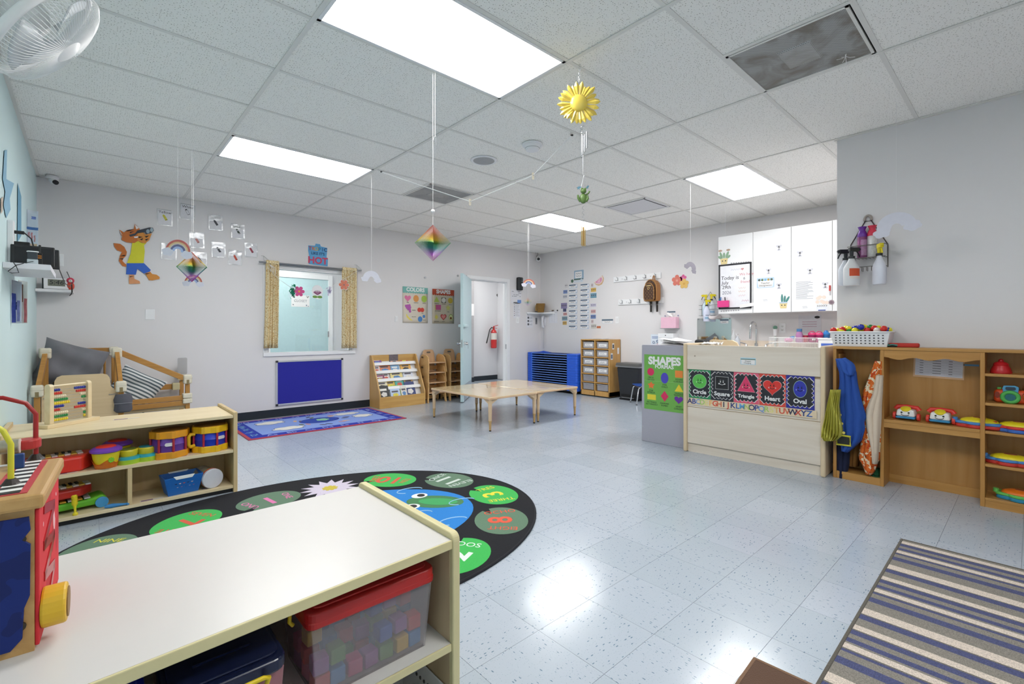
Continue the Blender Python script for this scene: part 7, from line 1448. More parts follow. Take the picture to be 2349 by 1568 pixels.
# striped mat and brown mat
def matstripes():
    m, nt, n, l, b = newmat('woven_stripes')
    tc = n.new('ShaderNodeTexCoord'); sp = n.new('ShaderNodeSeparateXYZ'); l.new(tc.outputs['Object'], sp.inputs[0])
    md = n.new('ShaderNodeMath'); md.operation = 'PINGPONG'; md.inputs[1].default_value = 0.095; 
    fr_ = n.new('ShaderNodeMath'); fr_.operation = 'FRACT'; mu = n.new('ShaderNodeMath'); mu.operation = 'MULTIPLY'; mu.inputs[1].default_value = 1 / 0.526; sb_ = n.new('ShaderNodeMath'); sb_.operation = 'ADD'; sb_.inputs[1].default_value = 0.526 - 0.035; l.new(sp.outputs[0], sb_.inputs[0]); l.new(sb_.outputs[0], mu.inputs[0]); l.new(mu.outputs[0], fr_.inputs[0])
    cr = n.new('ShaderNodeValToRGB'); cr.color_ramp.interpolation = 'CONSTANT'; e = cr.color_ramp.elements
    seq = [(0, '#c9bcb0'), (0.068, '#6a655e'), (0.085, '#474c70'), (0.145, '#7f7a72'), (0.21, '#474c70'), (0.265, '#7f7a72'), (0.289, '#c9bcb0'), (0.355, '#6a655e'), (0.37, '#474c70'), (0.40, '#7f7a72'), (0.48, '#474c70'), (0.56, '#7f7a72'), (0.698, '#c9bcb0'), (0.80, '#6a655e'), (0.815, '#474c70'), (0.89, '#7f7a72')]
    e[0].color = lin(seq[0][1]); e[1].position = seq[1][0]; e[1].color = lin(seq[1][1])
    for p_, c_ in seq[2:]: q = e.new(p_); q.color = lin(c_)
    l.new(fr_.outputs[0], cr.inputs[0])
    nz = n.new('ShaderNodeTexNoise'); nz.inputs['Scale'].default_value = 260; l.new(tc.outputs['Object'], nz.inputs['Vector'])
    mr = n.new('ShaderNodeMapRange'); mr.inputs[1].default_value = 0.3; mr.inputs[2].default_value = 0.7; mr.inputs[3].default_value = 0.72; mr.inputs[4].default_value = 1.28; mr.clamp = False; l.new(nz.outputs['Fac'], mr.inputs[0])
    mx = n.new('ShaderNodeMix'); mx.data_type = 'RGBA'; mx.blend_type = 'MULTIPLY'; mx.inputs[0].default_value = 1; l.new(cr.outputs[0], mx.inputs[6]); l.new(mr.outputs[0], mx.inputs[7]); l.new(mx.outputs[2], b.inputs['Base Color']); b.inputs['Roughness'].default_value = 1
    bp = n.new('ShaderNodeBump'); bp.inputs['Strength'].default_value = 0.4; bp.inputs['Distance'].default_value = 0.004; l.new(nz.outputs['Fac'], bp.inputs['Height']); l.new(bp.outputs[0], b.inputs['Normal'])
    return m
p0, p1, p2 = onZ(2066, 1238), onZ(2349, 1306), onZ(1925, 1480)
# local x runs along the room from the far corner toward the camera, local y across
ax_ = unit(p2 - p0); ay_ = Vector((-ax_.y, ax_.x, 0))
t = thing('striped_mat', 'grey, navy and cream striped floor mat', 'mat', mat=fr((p0.x, p0.y, 0), ax_, ay_, (0, 0, 1)))
MB().box(0.012, 1.75, 0.012, 1.1, 0.0, 0.009).build('woven_field', matstripes(), t)
EDG = pile('#57524a'); MB().box(0, 1.76, 0, 0.012, 0, 0.011).box(0, 0.012, 0.012, 1.11, 0, 0.011).box(0.012, 1.76, 1.1, 1.112, 0, 0.011).build('bound_edge', EDG, t, bev=0.003)
q0, q1, q2 = onZ(1729, 1512), onZ(1676, 1568), onZ(1850, 1568)
ax_ = unit(q2 - q0); ay_ = Vector((ax_.y, -ax_.x, 0))
ay2 = unit(q1 - q0)
t = thing('brown_mat', 'plain brown entry mat with a lighter bound edge', 'mat', mat=fr((q0.x, q0.y, 0), (ax_.x, ax_.y, 0), (-ax_.y, ax_.x, 0), (0, 0, 1)))
sg = 1 if (q1 - q0).dot(Vector((-ax_.y, ax_.x, 0))) > 0 else -1
MB().box(0.01, 0.8, min(sg * 0.01, sg * 0.55), max(sg * 0.01, sg * 0.55), 0, 0.009).build('field', pile('#5a4030'), t); MB().box(0, 0.01, min(0, sg * 0.55), max(0, sg * 0.55), 0, 0.010).box(0.01, 0.8, min(0, sg * 0.01), max(0, sg * 0.01), 0, 0.010).build('bound_edge', pile('#7a5c46'), t)

# ------------------------------------------------------------------ book display, chairs, tables
BW_ = wood('#d3a965', '#c39552', 0.4, 2, 0.6); BWX = wood('#d3a965', '#c39552', 0.4, 0, 0.6)
t = thing('book_display', 'slanted wooden book display with five tiers of picture books', 'bookshelf', (2.30, -0.012, 0)); w_ = 0.765
for x in (0, w_ - 0.02): MB().prism([(-0.33, 0), (0, 0), (0, 0.765), (-0.05, 0.765), (-0.07, 0.745), (-0.33, 0.20)], x, x + 0.02, 'yz').build('side_panel', BW_, t, bev=0.002)
MB().box(0.02, w_ - 0.02, -0.015, -0.001, 0, 0.765).build('back_panel', BWX, t); MB().box(0.02, w_ - 0.02, -0.328, -0.31, 0.0, 0.165).build('front_lip', BWX, t, bev=0.002)
MB().prism([(-0.268, 0.06), (-0.016, 0.625), (-0.0155, 0.06)], 0.021, w_ - 0.021, 'yz').build('slanted_core', TRIM, t)
def tier(k): return (-0.255 + 0.052 * k, 0.16 + 0.118 * k)
for k in range(1, 5): y_, z_ = tier(k); MB().bar((0.021, y_ - 0.012, z_ + 0.0), (w_ - 0.021, y_ - 0.012, z_ + 0.0), 0.006, 0.048, up=(0, 0.45, 0.9)).build('tier_lip', TRIM, t)
MB().box(0.31, 0.46, -0.022, -0.0155, 0.655, 0.765).build('sign_card', P('#6f6468', 0.6, var=0.5, scale=60), t); MB().box(0.33, 0.44, -0.0235, -0.022, 0.645, 0.668).build('sign_strip', PAPER, t)
BK_ = [[(0.03, 0.16, 0.21, '#1d1e22', 'black picture book with a white speckled panel'), (0.03, 0.15, 0.13, '#e2e2e6', 'white speckled picture book leaning before the black one'), (0.21, 0.16, 0.15, '#b9cbe8', 'pale blue doodle picture book'), (0.24, 0.15, 0.20, '#a9c24a', 'lime green picture book behind the doodle book'), (0.385, 0.1, 0.18, '#dcd8d2', 'cream picture book in the bottom tier'), (0.47, 0.17, 0.24, '#1e3474', 'dark blue picture book with white title')],
       [(0.03, 0.17, 0.14, '#e8e0c4', 'cream dotted picture book'), (0.19, 0.14, 0.14, '#d9b24a', 'yellow picture book with brown band'), (0.33, 0.15, 0.18, '#3fa89c', 'teal picture book with green hill'), (0.49, 0.15, 0.15, '#e0b878', 'orange cream picture book')],
       [(0.03, 0.15, 0.10, '#8a2c5e', 'maroon picture book with white title'), (0.16, 0.10, 0.14, '#e6dcd8', 'white picture book with a red heart'), (0.28, 0.2, 0.15, '#e6d48a', 'yellow picture book with two animals'), (0.5, 0.17, 0.14, '#d9deec', 'pale picture book with blue letters')],
       [(0.03, 0.1, 0.13, '#d8c8c4', 'pale rose picture book'), (0.12, 0.19, 0.14, '#d97f52', 'orange framed picture book'), (0.31, 0.14, 0.12, '#6fa0cc', 'sky blue picture book'), (0.48, 0.18, 0.14, '#e0a63a', 'golden picture book with brown picture')],
       [(0.03, 0.15, 0.12, '#7a4aa0', 'purple picture book'), (0.19, 0.13, 0.10, '#d9d6d8', 'white picture book in the highest tier'), (0.33, 0.13, 0.11, '#e0906a', 'peach picture book with blue dot'), (0.5, 0.13, 0.13, '#d8564c', 'coral red picture book')]]
for k, row in enumerate(BK_):
    y_, z_ = tier(k); sl = math.atan2(0.052, 0.118)
    for j, (x, bw, bh, c_, lb) in enumerate(row):
        yo = 0.014 * (j % 2)
        bk = thing('picture_book', lb + ' on the book display', 'book', mat=Matrix.Translation((2.30 + x + bw / 2, -0.012 + y_ + 0.012 - (0.012 + yo if k == 0 else 0) - (0.012 if k == 0 else 0), z_ - (0.12 if k == 0 else 0.022) + (0.13 if k == 0 else 0))) @ Matrix.Rotation(PI / 2 - sl, 4, 'X'), group='picture books')
        if k == 0: bk.location.z = 0.075 + 0.05; bk.location.y = -0.012 - 0.285 + yo
        if k > 0: bk.location.y = -0.012 + y_ + 0.004 + yo * 0.5
        MB().box(-bw / 2, bw / 2, 0, bh, -0.004, 0.004).build('cover', P(c_, 0.4, var=0.1, scale=25), bk, bev=0.001)
        c2 = ('#f0e8dc', '#2a2a30', '#e8d04a', '#d05a4a', '#5a8ac0')[(j + k) % 5]
        MB().box(-bw * 0.36, bw * 0.3, bh * 0.62, bh * 0.78, 0.004, 0.0046).build('title_block', P('#f0eee8' if c_ < '#9' else '#5a5560', 0.5), bk); MB().prism(cloud(0, bh * 0.36, bw * 0.6, bh * 0.36, 5, j), 0.004, 0.0046).build('cover_picture', P(c2, 0.5, var=0.4, scale=50), bk)
# stacking chairs
CHW = wood('#dcb27a', '#cfa265', 0.4, 0, 0.6); CHB = wood('#d6b08a', '#c89f78', 0.4, 2, 0.6)
def chair():
    t = thing('toddler_chair', '', 'chair', group='stacked wooden toddler chairs')
    for s in (-1, 1):
        pts = [(-0.15, 0), (-0.11, 0), (-0.085, 0.09), (-0.04, 0.105), (0.04, 0.105), (0.08, 0.09), (0.10, 0), (0.14, 0), (0.145, 0.16), (0.12, 0.25), (0.07, 0.285), (-0.05, 0.275), (-0.11, 0.24), (-0.135, 0.16)]
        o = MB().prism(pts, -0.009, 0.009, 'yz').build('side_panel', CHW, t, bev=0.003); o.location = (s * 0.165, 0, 0); o.rotation_euler = (0, -s * 0.07, 0)
        MB().prism(rrect(0.0, 0.225, 0.06, 0.25, 0.012), s * 0.1755 - 0.001, s * 0.1755 + 0.001, 'yz').build('hand_slot', P('#5a4630', 0.7), t)
    MB().box(-0.155, 0.155, -0.14, 0.12, 0.145, 0.158).build('seat', CHB, t, bev=0.003)
    pts = [(-0.115, 0.155), (0.115, 0.155), (0.105, 0.30), (0.09, 0.34), (0.06, 0.355), (-0.06, 0.355), (-0.09, 0.34), (-0.105, 0.30)]
    b = MB().prism(pts, -0.006, 0.006, 'xz').build('backrest', CHB, t, bev=0.003); b.location = (0, 0.105, 0); b.rotation_euler = (-0.12, 0, 0)
    sl_ = MB().prism(rrect(-0.035, 0.295, 0.035, 0.322, 0.012), 0.0062, 0.0072, 'xz').build('handle_slot', P('#6a625c', 0.8), t); sl_.location = (0, 0.105, 0); sl_.rotation_euler = (-0.12, 0, 0)
    MB().box(-0.15, 0.15, 0.1, 0.115, 0.03, 0.09).build('rear_stretcher', CHW, t)
    return t
c0 = None; names = ['bottom', 'second from the floor', 'third from the floor', 'top']
for si, (sx_, sy_, wh) in enumerate(((3.285, -0.20, 'beside the book display'), (3.70, -0.19, 'behind the open door'))):
    for k in range(4):
        if c0 is None: n_o = len(ORDER); c0 = chair(); regroup(ORDER[n_o:]); t = c0
        else: t = copytree(c0)
        t.location = (sx_ + 0.004 * (k % 2), sy_, 0.158 * k); t.rotation_euler = (0, 0, -0.02 + 0.03 * si); t['label'] = 'wooden toddler chair, %s in the stack %s' % (names[k], wh)
# tables
TT = P('#dcc49a', 0.14, coat=0.5, var=0.03, scale=8); TL = P('#d4b896', 0.4); TL2 = P('#bd9a66', 0.45)
def table():
    t = thing('low_table', '', 'table', group='low activity tables'); a, b_ = 0.385, 0.612
    MB().prism(rrect(-a, -b_, a, b_, 0.03), 0.362, 0.385).build('table_top', TT, t, bev=0.004); MB().prism(rrect(-a - 0.002, -b_ - 0.002, a + 0.002, b_ + 0.002, 0.032), 0.360, 0.380).build('edge_band', P('#d8b794', 0.45), t, bev=0.003)
    for sx_ in (-1, 1):
        for sy_ in (-1, 1):
            x, y = sx_ * (a - 0.035), sy_ * (b_ - 0.035); lg = MB().cyl((x, y, 0.11), (x, y, 0.36), 0.0185, 0.024, n=16).build('leg', TL, t, smooth=40)
            MB().cyl((x, y, 0.012), (x, y, 0.11), 0.0125, 0.0155, n=14).build('leg_extension', TL2, t, smooth=40); MB().cyl((x, y, 0.105), (x, y, 0.118), 0.0195, n=16).build('leg_collar', TL2, t); MB().cyl((x, y, 0), (x, y, 0.012), 0.013, n=12).build('foot_cap', BLACK, t)
            m = MB(); m.add([(x, y - sy_ * -0.02, 0.30), (x - sx_ * 0.11, y + sy_ * 0.015, 0.36), (x - sx_ * 0.11, y - sy_ * 0.03, 0.36), (x + sx_ * 0.02, y + sy_ * 0.02, 0.36), (x + sx_ * 0.015, y - sy_ * 0.11, 0.36), (x - sx_ * 0.03, y - sy_ * 0.11, 0.36), (x - sx_ * 0.02, y - sy_ * 0.02, 0.29), (x + sx_ * 0.02, y + sy_ * 0.02, 0.29)], [(7, 3, 1, 6), (6, 1, 2), (7, 6, 4, 3), (6, 5, 4), (6, 2, 5), (3, 4, 5, 2, 1)]); m.build('leg_bracket', TL, t)
    return t
n_o = len(ORDER); t1 = table(); regroup(ORDER[n_o:]); t1.location = (2.888, -1.985, 0); t1['label'] = 'low maple activity table pushed against another, nearer the book display'
t2 = copytree(t1); t2.location = (3.68, -1.96, 0); t2['label'] = 'low maple activity table pushed against another, nearer the blue cots'

# cots
CB1 = P('#2a63dc', 0.4); CB2 = P('#0d1a5c', 0.7); CBL = P('#6f9ae8', 0.4)
def cot():
    t = thing('nap_cot', '', 'cot', group='stacked blue nap cots')
    for y0, y1 in ((-0.125, -0.005), (-1.255, -1.005)):
        m = MB(); m.prism(rrect(-0.36, y0, 0.0, y1, 0.035 if y0 < -0.5 else 0.02), 0.0, 0.043); m.build('end_leg_block', CB1, t, bev=0.004)
        MB().prism(rrect(-0.362, y0 - 0.002, 0.002, y1 + 0.002, 0.035), 0.018, 0.021).build('block_seam', P('#1c48b4', 0.5), t)
    MB().box(-0.34, -0.015, -1.01, -0.12, 0.026, 0.034).build('sleeping_fabric', CB2, t)
    MB().box(-0.352, -0.340, -1.01, -0.12, 0.024, 0.036).build('side_rail', CBL, t); MB().box(-0.015, -0.003, -1.01, -0.12, 0.024, 0.036).build('side_rail', CBL, t)
    return t
n_o = len(ORDER); c0 = cot(); regroup(ORDER[n_o:])
for k in range(15):
    t = c0 if k == 0 else copytree(c0); t.location = (5.935, -0.015, 0.055 + 0.044 * k); t['label'] = ('topmost blue plastic nap cot of the corner stack' if k == 14 else 'lowest blue plastic nap cot of the corner stack' if k == 0 else 'blue plastic nap cot in the middle of the corner stack')
t = thing('cot_dolly', 'black wheeled dolly under the stack of blue cots', 'dolly', (5.935, -0.015, 0)); MB().box(-0.34, -0.02, -1.22, -0.03, 0.035, 0.054).build('frame', BLACK, t)
for x in (-0.3, -0.06):
    for y in (-0.1, -1.15): MB().cyl((x - 0.012, y, 0.018), (x + 0.012, y, 0.018), 0.018, n=12).build('caster', BLACK, t)
t = thing('blue_cot_sheet', 'blue fabric edge poking up on the topmost cot', 'sheet', (5.76, -0.42, 0.055 + 0.044 * 15)); MB().add([(-0.17, -0.16, 0.0), (-0.17, 0.2, 0.0), (-0.12, 0.02, 0.035), (-0.02, -0.1, 0.004), (-0.02, 0.15, 0.004)], [(0, 2, 1), (0, 3, 2), (1, 2, 4), (2, 3, 4)]).build('fabric', P('#1f4cc0', 0.8), t)
# drawer unit
t = thing('bin_cabinet', 'wooden cubby cabinet with two columns of clear supply bins', 'cabinet', (5.635, -1.312, 0)); W_ = wood('#d2a562', '#c29150', 0.4, 2, 0.6); D_ = 0.318; L_ = 0.615
for y in (0, -L_ / 2 + 0.008, -L_ + 0.018): MB().box(0.0, D_, y - 0.018, y, 0.02, 0.965).build('upright', W_, t, bev=0.001)
MB().box(0.0, D_, -L_, 0.0, 0.965, 0.985).build('top_board', W_, t, bev=0.002); MB().box(D_ - 0.008, D_, -L_, 0, 0.02, 0.965).build('back_panel', W_, t); MB().box(0.0, D_, -L_, 0, 0.02, 0.10).build('base_board', W_, t, bev=0.002); MB().box(0.01, D_, -L_ + 0.01, -0.01, 0, 0.02).build('toe_kick', BLACK, t)
for k in range(1, 6):
    z = 0.10 + 0.144 * k
    for a, b_ in ((-0.018, -L_ / 2 + 0.008), (-L_ / 2 - 0.01, -L_ + 0.018)): MB().box(0.0, D_ - 0.01, b_, a, z - 0.008, z + 0.006).build('shelf', W_, t)
words = [None, None, None, None, None, None]
for c_ in range(2):
    for k in range(6):
        z = 0.107 + 0.144 * k; y = -0.165 - 0.302 * c_ + 0.005; full = k >= 2
        rw = ('lowest', 'second lowest', 'third lowest', 'third highest', 'second highest', 'topmost')[k]
        b = thing('supply_bin', '%s clear bin %s, on the %s side of the bin cabinet' % (rw, 'with name label' if full else 'without label', 'cot stack' if c_ == 0 else 'trash can'), 'bin', (5.645, -1.312 + y, z + 0.001), group='clear supply bins')
        MB().box(0, 0.27, -0.115, 0.115, 0, 0.105).build('bin_box', P('#a7a3a8' if not full else '#b9b7bc', 0.2, trans=0.15, var=0.15, scale=18), b, bev=0.012, seg=3); MB().box(-0.006, 0.275, -0.12, 0.12, 0.105, 0.112).build('bin_rim', P('#c4c3c8', 0.25), b, bev=0.002)
        if full: MB().box(-0.0025, -0.001, -0.09, 0.07, 0.035, 0.08).build('name_label', PAPER, b); MB().tube([(-0.003, 0.05 - 0.012 * q, 0.056 + 0.005 * math.sin(1.7 * q + k)) for q in range(9)], 0.0022, 4).build('handwriting', INK, b)
for (u_, v_, w2, h2, kind, lb) in ((0.10, 0.87, 0.055, 0.10, 1, 'black and white photo card, highest on the bin cabinet side'), (0.235, 0.79, 0.055, 0.105, 0, 'white card with one pen line on the bin cabinet side'), (0.06, 0.70, 0.06, 0.11, 2, 'photo card with blue lower half on the bin cabinet side')):
    k = thing('photo_card', lb, 'photo', mat=fr((5.635 + u_ * 1.05, -1.312 - L_ - 0.002, v_), (1, 0, 0), (0, 0, 1), (0, -1, 0))); flat(k, 'card', rect(-w2 / 2, -h2 / 2, w2 / 2, h2 / 2), PAPER)
    if kind: flat(k, 'photo_print', rect(-w2 * 0.36, -h2 * 0.32, w2 * 0.36, h2 * 0.3), P('#3c4650' if kind == 1 else '#5d6f86', 0.5, var=0.6, scale=60), 0.0007)
    else: flat(k, 'pen_line', [(-0.012, -0.02), (0.012, 0.02), (0.013, 0.019), (-0.011, -0.021)], INK, 0.0007)
k = thing('paper_pile', 'loose white papers lying on the bin cabinet top', 'paper', (5.80, -1.62, 0.985))
for q in range(4): flat(k, 'sheet', rot2(rect(-0.10, -0.14, 0.10, 0.14), random.uniform(-0.5, 0.5)), PAPER, 0.002 * q + 0.001)
# trash can
t = thing('trash_can', 'tall black step trash can with a grey lid beside the bin cabinet', 'trash can', (5.805, -2.255, 0), 0); TC = P('#26272b', 0.5)
MB().taper(-0.13, 0.13, -0.21, 0.21, 0.02, 0.535, 0.8, 0.8).build('bin_body', TC, t, bev=0.02, seg=3); MB().box(-0.145, 0.145, -0.225, 0.225, 0.535, 0.56).build('metal_band', P('#a9a9ab', 0.3, metal=0.8), t, bev=0.004); MB().taper(-0.14, 0.14, -0.215, 0.215, 0.56, 0.605, 1.04).build('lid', P('#5e5c5a', 0.4), t, bev=0.008); MB().box(-0.142, -0.138, -0.03, 0.03, 0.575, 0.588).build('lid_slot', BLACK, t); MB().box(-0.115, -0.10, -0.13, 0.13, 0.045, 0.10).build('pedal_recess', P('#0c0c0e', 0.6), t); MB().box(-0.135, -0.105, -0.12, 0.12, 0.035, 0.048).build('pedal', P('#8a8a8c', 0.4, metal=0.7), t, bev=0.003); MB().box(-0.11, 0.11, -0.17, 0.17, 0, 0.022).build('base', BLACK, t)
# blue chair behind the divider
q = onZ(1446, 922); t = thing('blue_chair', 'small blue plastic chair with chrome legs next to the trash can', 'chair', (q.x + 0.04, q.y - 0.223, 0), math.radians(-38.6)); 
MB().prism(rrect(-0.15, -0.15, 0.15, 0.15, 0.04), 0.285, 0.297).build('seat', P('#1f4a9a', 0.4), t, bev=0.005, seg=3)
MB().grid(lambda u_, v_: (0.15 + 0.03 * v_ + 0.0, (u_ - 0.5) * 0.28, 0.38 + 0.17 * v_ - 0.03 * (2 * u_ - 1) ** 2 * v_), 10, 6).build('backrest', P('#1f4a9a', 0.4), t, smooth=60, solid=0.008)
for sy_ in (-1, 1):
    MB().tube([(-0.17, sy_ * 0.15, 0.008), (-0.13, sy_ * 0.13, 0.24), (-0.09, sy_ * 0.12, 0.28), (0.05, sy_ * 0.12, 0.28), (0.09, sy_ * 0.13, 0.25), (0.16, sy_ * 0.15, 0.008)], 0.0095, 8).build('leg_frame', CHROME, t, smooth=60); MB().tube([(0.06, sy_ * 0.12, 0.28), (0.14, sy_ * 0.125, 0.34), (0.165, sy_ * 0.12, 0.46)], 0.0095, 8).build('back_tube', CHROME, t, smooth=60)
    for x in (-0.17, 0.16): MB().cyl((x, sy_ * 0.15, 0), (x, sy_ * 0.15, 0.014), 0.013, n=10).build('foot_cap', P('#55555a', 0.5), t)
MB().tube([(-0.12, -0.125, 0.265), (-0.12, 0.125, 0.265)], 0.008, 8).build('crossbar', CHROME, t)
# ------------------------------------------------------------------ grey cabinet, changing table, dress-up unit
q0, q1 = Vector((3.42, -3.955, 0)), Vector((3.436, -4.43, 0))
ux = unit(q1 - q0); MG = fr(q0, ux, (0, 0, 1), (ux.y, -ux.x, 0)); LG = (q1 - q0).length
t = thing('grey_cabinet', 'plain grey metal cabinet with a green poster, end of the changing table', 'cabinet', mat=MG)
GM = P('#a9a8b4', 0.4, var=0.02); zt = 0.983
MB().box(0, LG, 0, zt, -0.45, 0).build('body', GM, t, bev=0.004); MB().box(0.004, LG, zt, zt + 0.006, -0.45, -0.002).build('top_plate', P('#b6b4c2', 0.35), t)
for x, y in ((0.012, 0.95), (0.012, 0.70), (0.012, 0.35), (0.012, 0.15), (0.08, 0.03), (LG - 0.06, 0.03)): MB().cyl((x, y, 0), (x, y, 0.003), 0.006, n=10).build('screw', METAL, t)
a, b_ = puv(MG, 1478, 812), puv(MG, 1566, 945); u0, u1 = a[0], LG - 0.004; v1, v0 = a[1], puv(MG, 1478, 936)[1]
M2 = MG @ Matrix.Translation(((u0 + u1) / 2, (v0 + v1) / 2, 0.001)); w_, h_ = u1 - u0, v1 - v0
t = thing('shapes_formas_poster', 'green poster headed SHAPES FORMAS on the grey cabinet', 'poster', mat=M2)
flat(t, 'sheet', rect(-w_ / 2, -h_ / 2, w_ / 2, h_ / 2), P('#6fae4e', 0.5)); flat(t, 'fold_line', rect(-w_ / 2, 0.012, w_ / 2, 0.014), P('#9cc884', 0.6), 0.0007)
text(t, 'SHAPES', 0, h_ * 0.385, 0.001, w_ * 0.235, WHITE, bold=0.05); text(t, 'FORMAS', 0, h_ * 0.285, 0.001, w_ * 0.12, WHITE, bold=0.03)
sx, sy = w_ / 0.42, h_ / 0.57
for nm, pl, c_ in (('circle', ell(-0.14, 0.105, 0.036, 0.04), '#d42f5e'), ('oval', ell(0.005, 0.05, 0.038, 0.055), '#4a47b8'), ('square', rect(0.11, 0.065, 0.185, 0.135), '#e8883a'), ('star', star(-0.135, -0.035, 0.04, 0.55), '#e8763a'), ('diamond', [(0.005, -0.19), (0.045, -0.135), (0.005, -0.08), (-0.035, -0.135)], '#d42f5e'), ('triangle', [(0.105, -0.075), (0.19, -0.075), (0.148, 0.0)], '#e8d036'), ('rectangle', rect(-0.175, -0.185, -0.085, -0.13), '#e2d23a'), ('heart', heart(0.145, -0.155, 0.085), '#6a2f9a')): flat(t, nm, [(x * sx, y * sy) for x, y in pl], P(c_, 0.5), 0.0008)
for s, x, y in (('CIRCLE', -0.14, 0.045), ('CIRCULO', -0.14, 0.022), ('OVAL', 0.005, -0.02), ('OVALO', 0.005, -0.042), ('SQUARE', 0.148, 0.045), ('CUADRADO', 0.148, 0.022), ('STAR', -0.135, -0.09), ('ESTRELLA', -0.135, -0.11), ('TRIANGLE', 0.148, -0.095), ('TRIANGULO', 0.148, -0.113), ('DIAMOND', 0.005, -0.21), ('ROMBO', 0.005, -0.232), ('RECTANGLE', -0.13, -0.21), ('RECTANGULO', -0.13, -0.232), ('HEART', 0.145, -0.225), ('CORAZON', 0.145, -0.248)): text(t, s, x * sx, y * sy, 0.001, 0.022 * sx, INK, sx=0.85)
t = thing('paper_heap', 'heap of rumpled white papers on the grey cabinet', 'paper', (MG @ Vector((LG * 0.62, zt + 0.006, -0.15))), 0.2)
for k in range(5):
    a = random.uniform(-0.6, 0.6); m = MB(); m.grid(lambda u_, v_: ((u_ - 0.5) * 0.26 * math.cos(a) - (v_ - 0.5) * 0.2 * math.sin(a), (u_ - 0.5) * 0.26 * math.sin(a) + (v_ - 0.5) * 0.2 * math.cos(a), 0.003 + 0.010 * k + 0.03 * abs(math.sin(4 * u_ + k)) * v_), 8, 6); m.build('sheet', PAPER, t, smooth=60, solid=0.0006)
q = onX(1578, 790, 3.85); t = thing('black_bag', 'black rounded case standing behind the changing table corner', 'case', (3.80, -4.40, 0.0)); MB().box(-0.05, 0.05, -0.06, 0.05, 0.989, 1.045).build('case', BLACK, t, bev=0.025, seg=4)

p0, p1 = Vector((3.352, -4.45, 0)), Vector((3.402, -5.592, 0)); ux = unit(p1 - p0); MT = fr(p0, ux, (0, 0, 1), (ux.y, -ux.x, 0)); LT_ = (p1 - p0).length
t = thing('changing_table', 'pale maple changing table with a wide panelled front', 'changing table', mat=MT); CM = wood('#e3d9cc', '#d9ccbc', 0.4, 0, 0.5); CE = P('#dcc7a6', 0.4)
ZT = 1.005
for x in (0.0, LT_ - 0.035): MB().box(x, x + 0.035, 0, ZT + 0.012, -0.55, 0.012).build('end_panel', CE, t, bev=0.012, seg=3)
Lx0, Lx1 = 0.035, LT_ - 0.035
MB().box(Lx0, Lx1, 0.775, ZT - 0.003, -0.03, 0.0).build('upper_panel', CM, t, bev=0.003); MB().box(Lx0, Lx1, 0.425, 0.755, -0.03, -0.012).build('middle_panel', CM, t); MB().box(Lx0, Lx1, 0.755, 0.775, -0.03, -0.014).build('groove', P('#a89274', 0.6), t); MB().box(Lx0, Lx1, 0.085, 0.42, -0.03, -0.006).build('lower_panel', CM, t, bev=0.002); MB().box(Lx0, Lx1, 0.42, 0.425, -0.03, -0.014).build('groove', P('#a08a6c', 0.6), t); MB().box(Lx0, Lx1, 0.0, 0.085, -0.03, -0.022).build('kick_board', CM, t)
MB().box(Lx0, Lx1, ZT - 0.06, ZT - 0.04, -0.55, -0.03).build('changing_surface', CM, t); MB().box(Lx0, Lx1, 0.0, ZT - 0.06, -0.55, -0.53).build('back_panel', CM, t)
MB().prism([(Lx0, ZT - 0.02), (Lx0, ZT + 0.03), (Lx0 + 0.02, ZT + 0.04), (0.26, ZT + 0.036), (0.30, ZT + 0.015), (0.32, ZT - 0.02)], -0.50, -0.53).build('raised_side_board', CE, t, bev=0.004)
MB().cyl((0.11, 0.90, 0.0), (0.11, 0.90, 0.002), 0.006, n=10).build('screw', P('#8a7a66', 0.5), t)
t = thing('white_lace_cloth', 'white lacy cloth bunched in the changing table corner', 'cloth', MT @ Vector((0.12, ZT - 0.04, -0.35))); MB().grid(lambda u_, v_: ((u_ - 0.5) * 0.16, (v_ - 0.5) * 0.16, 0.045 + 0.015 * math.sin(14 * u_) * math.cos(11 * v_)), 12, 10).build('cloth', P('#e2e2e2', 0.9), t, smooth=80, solid=0.004)
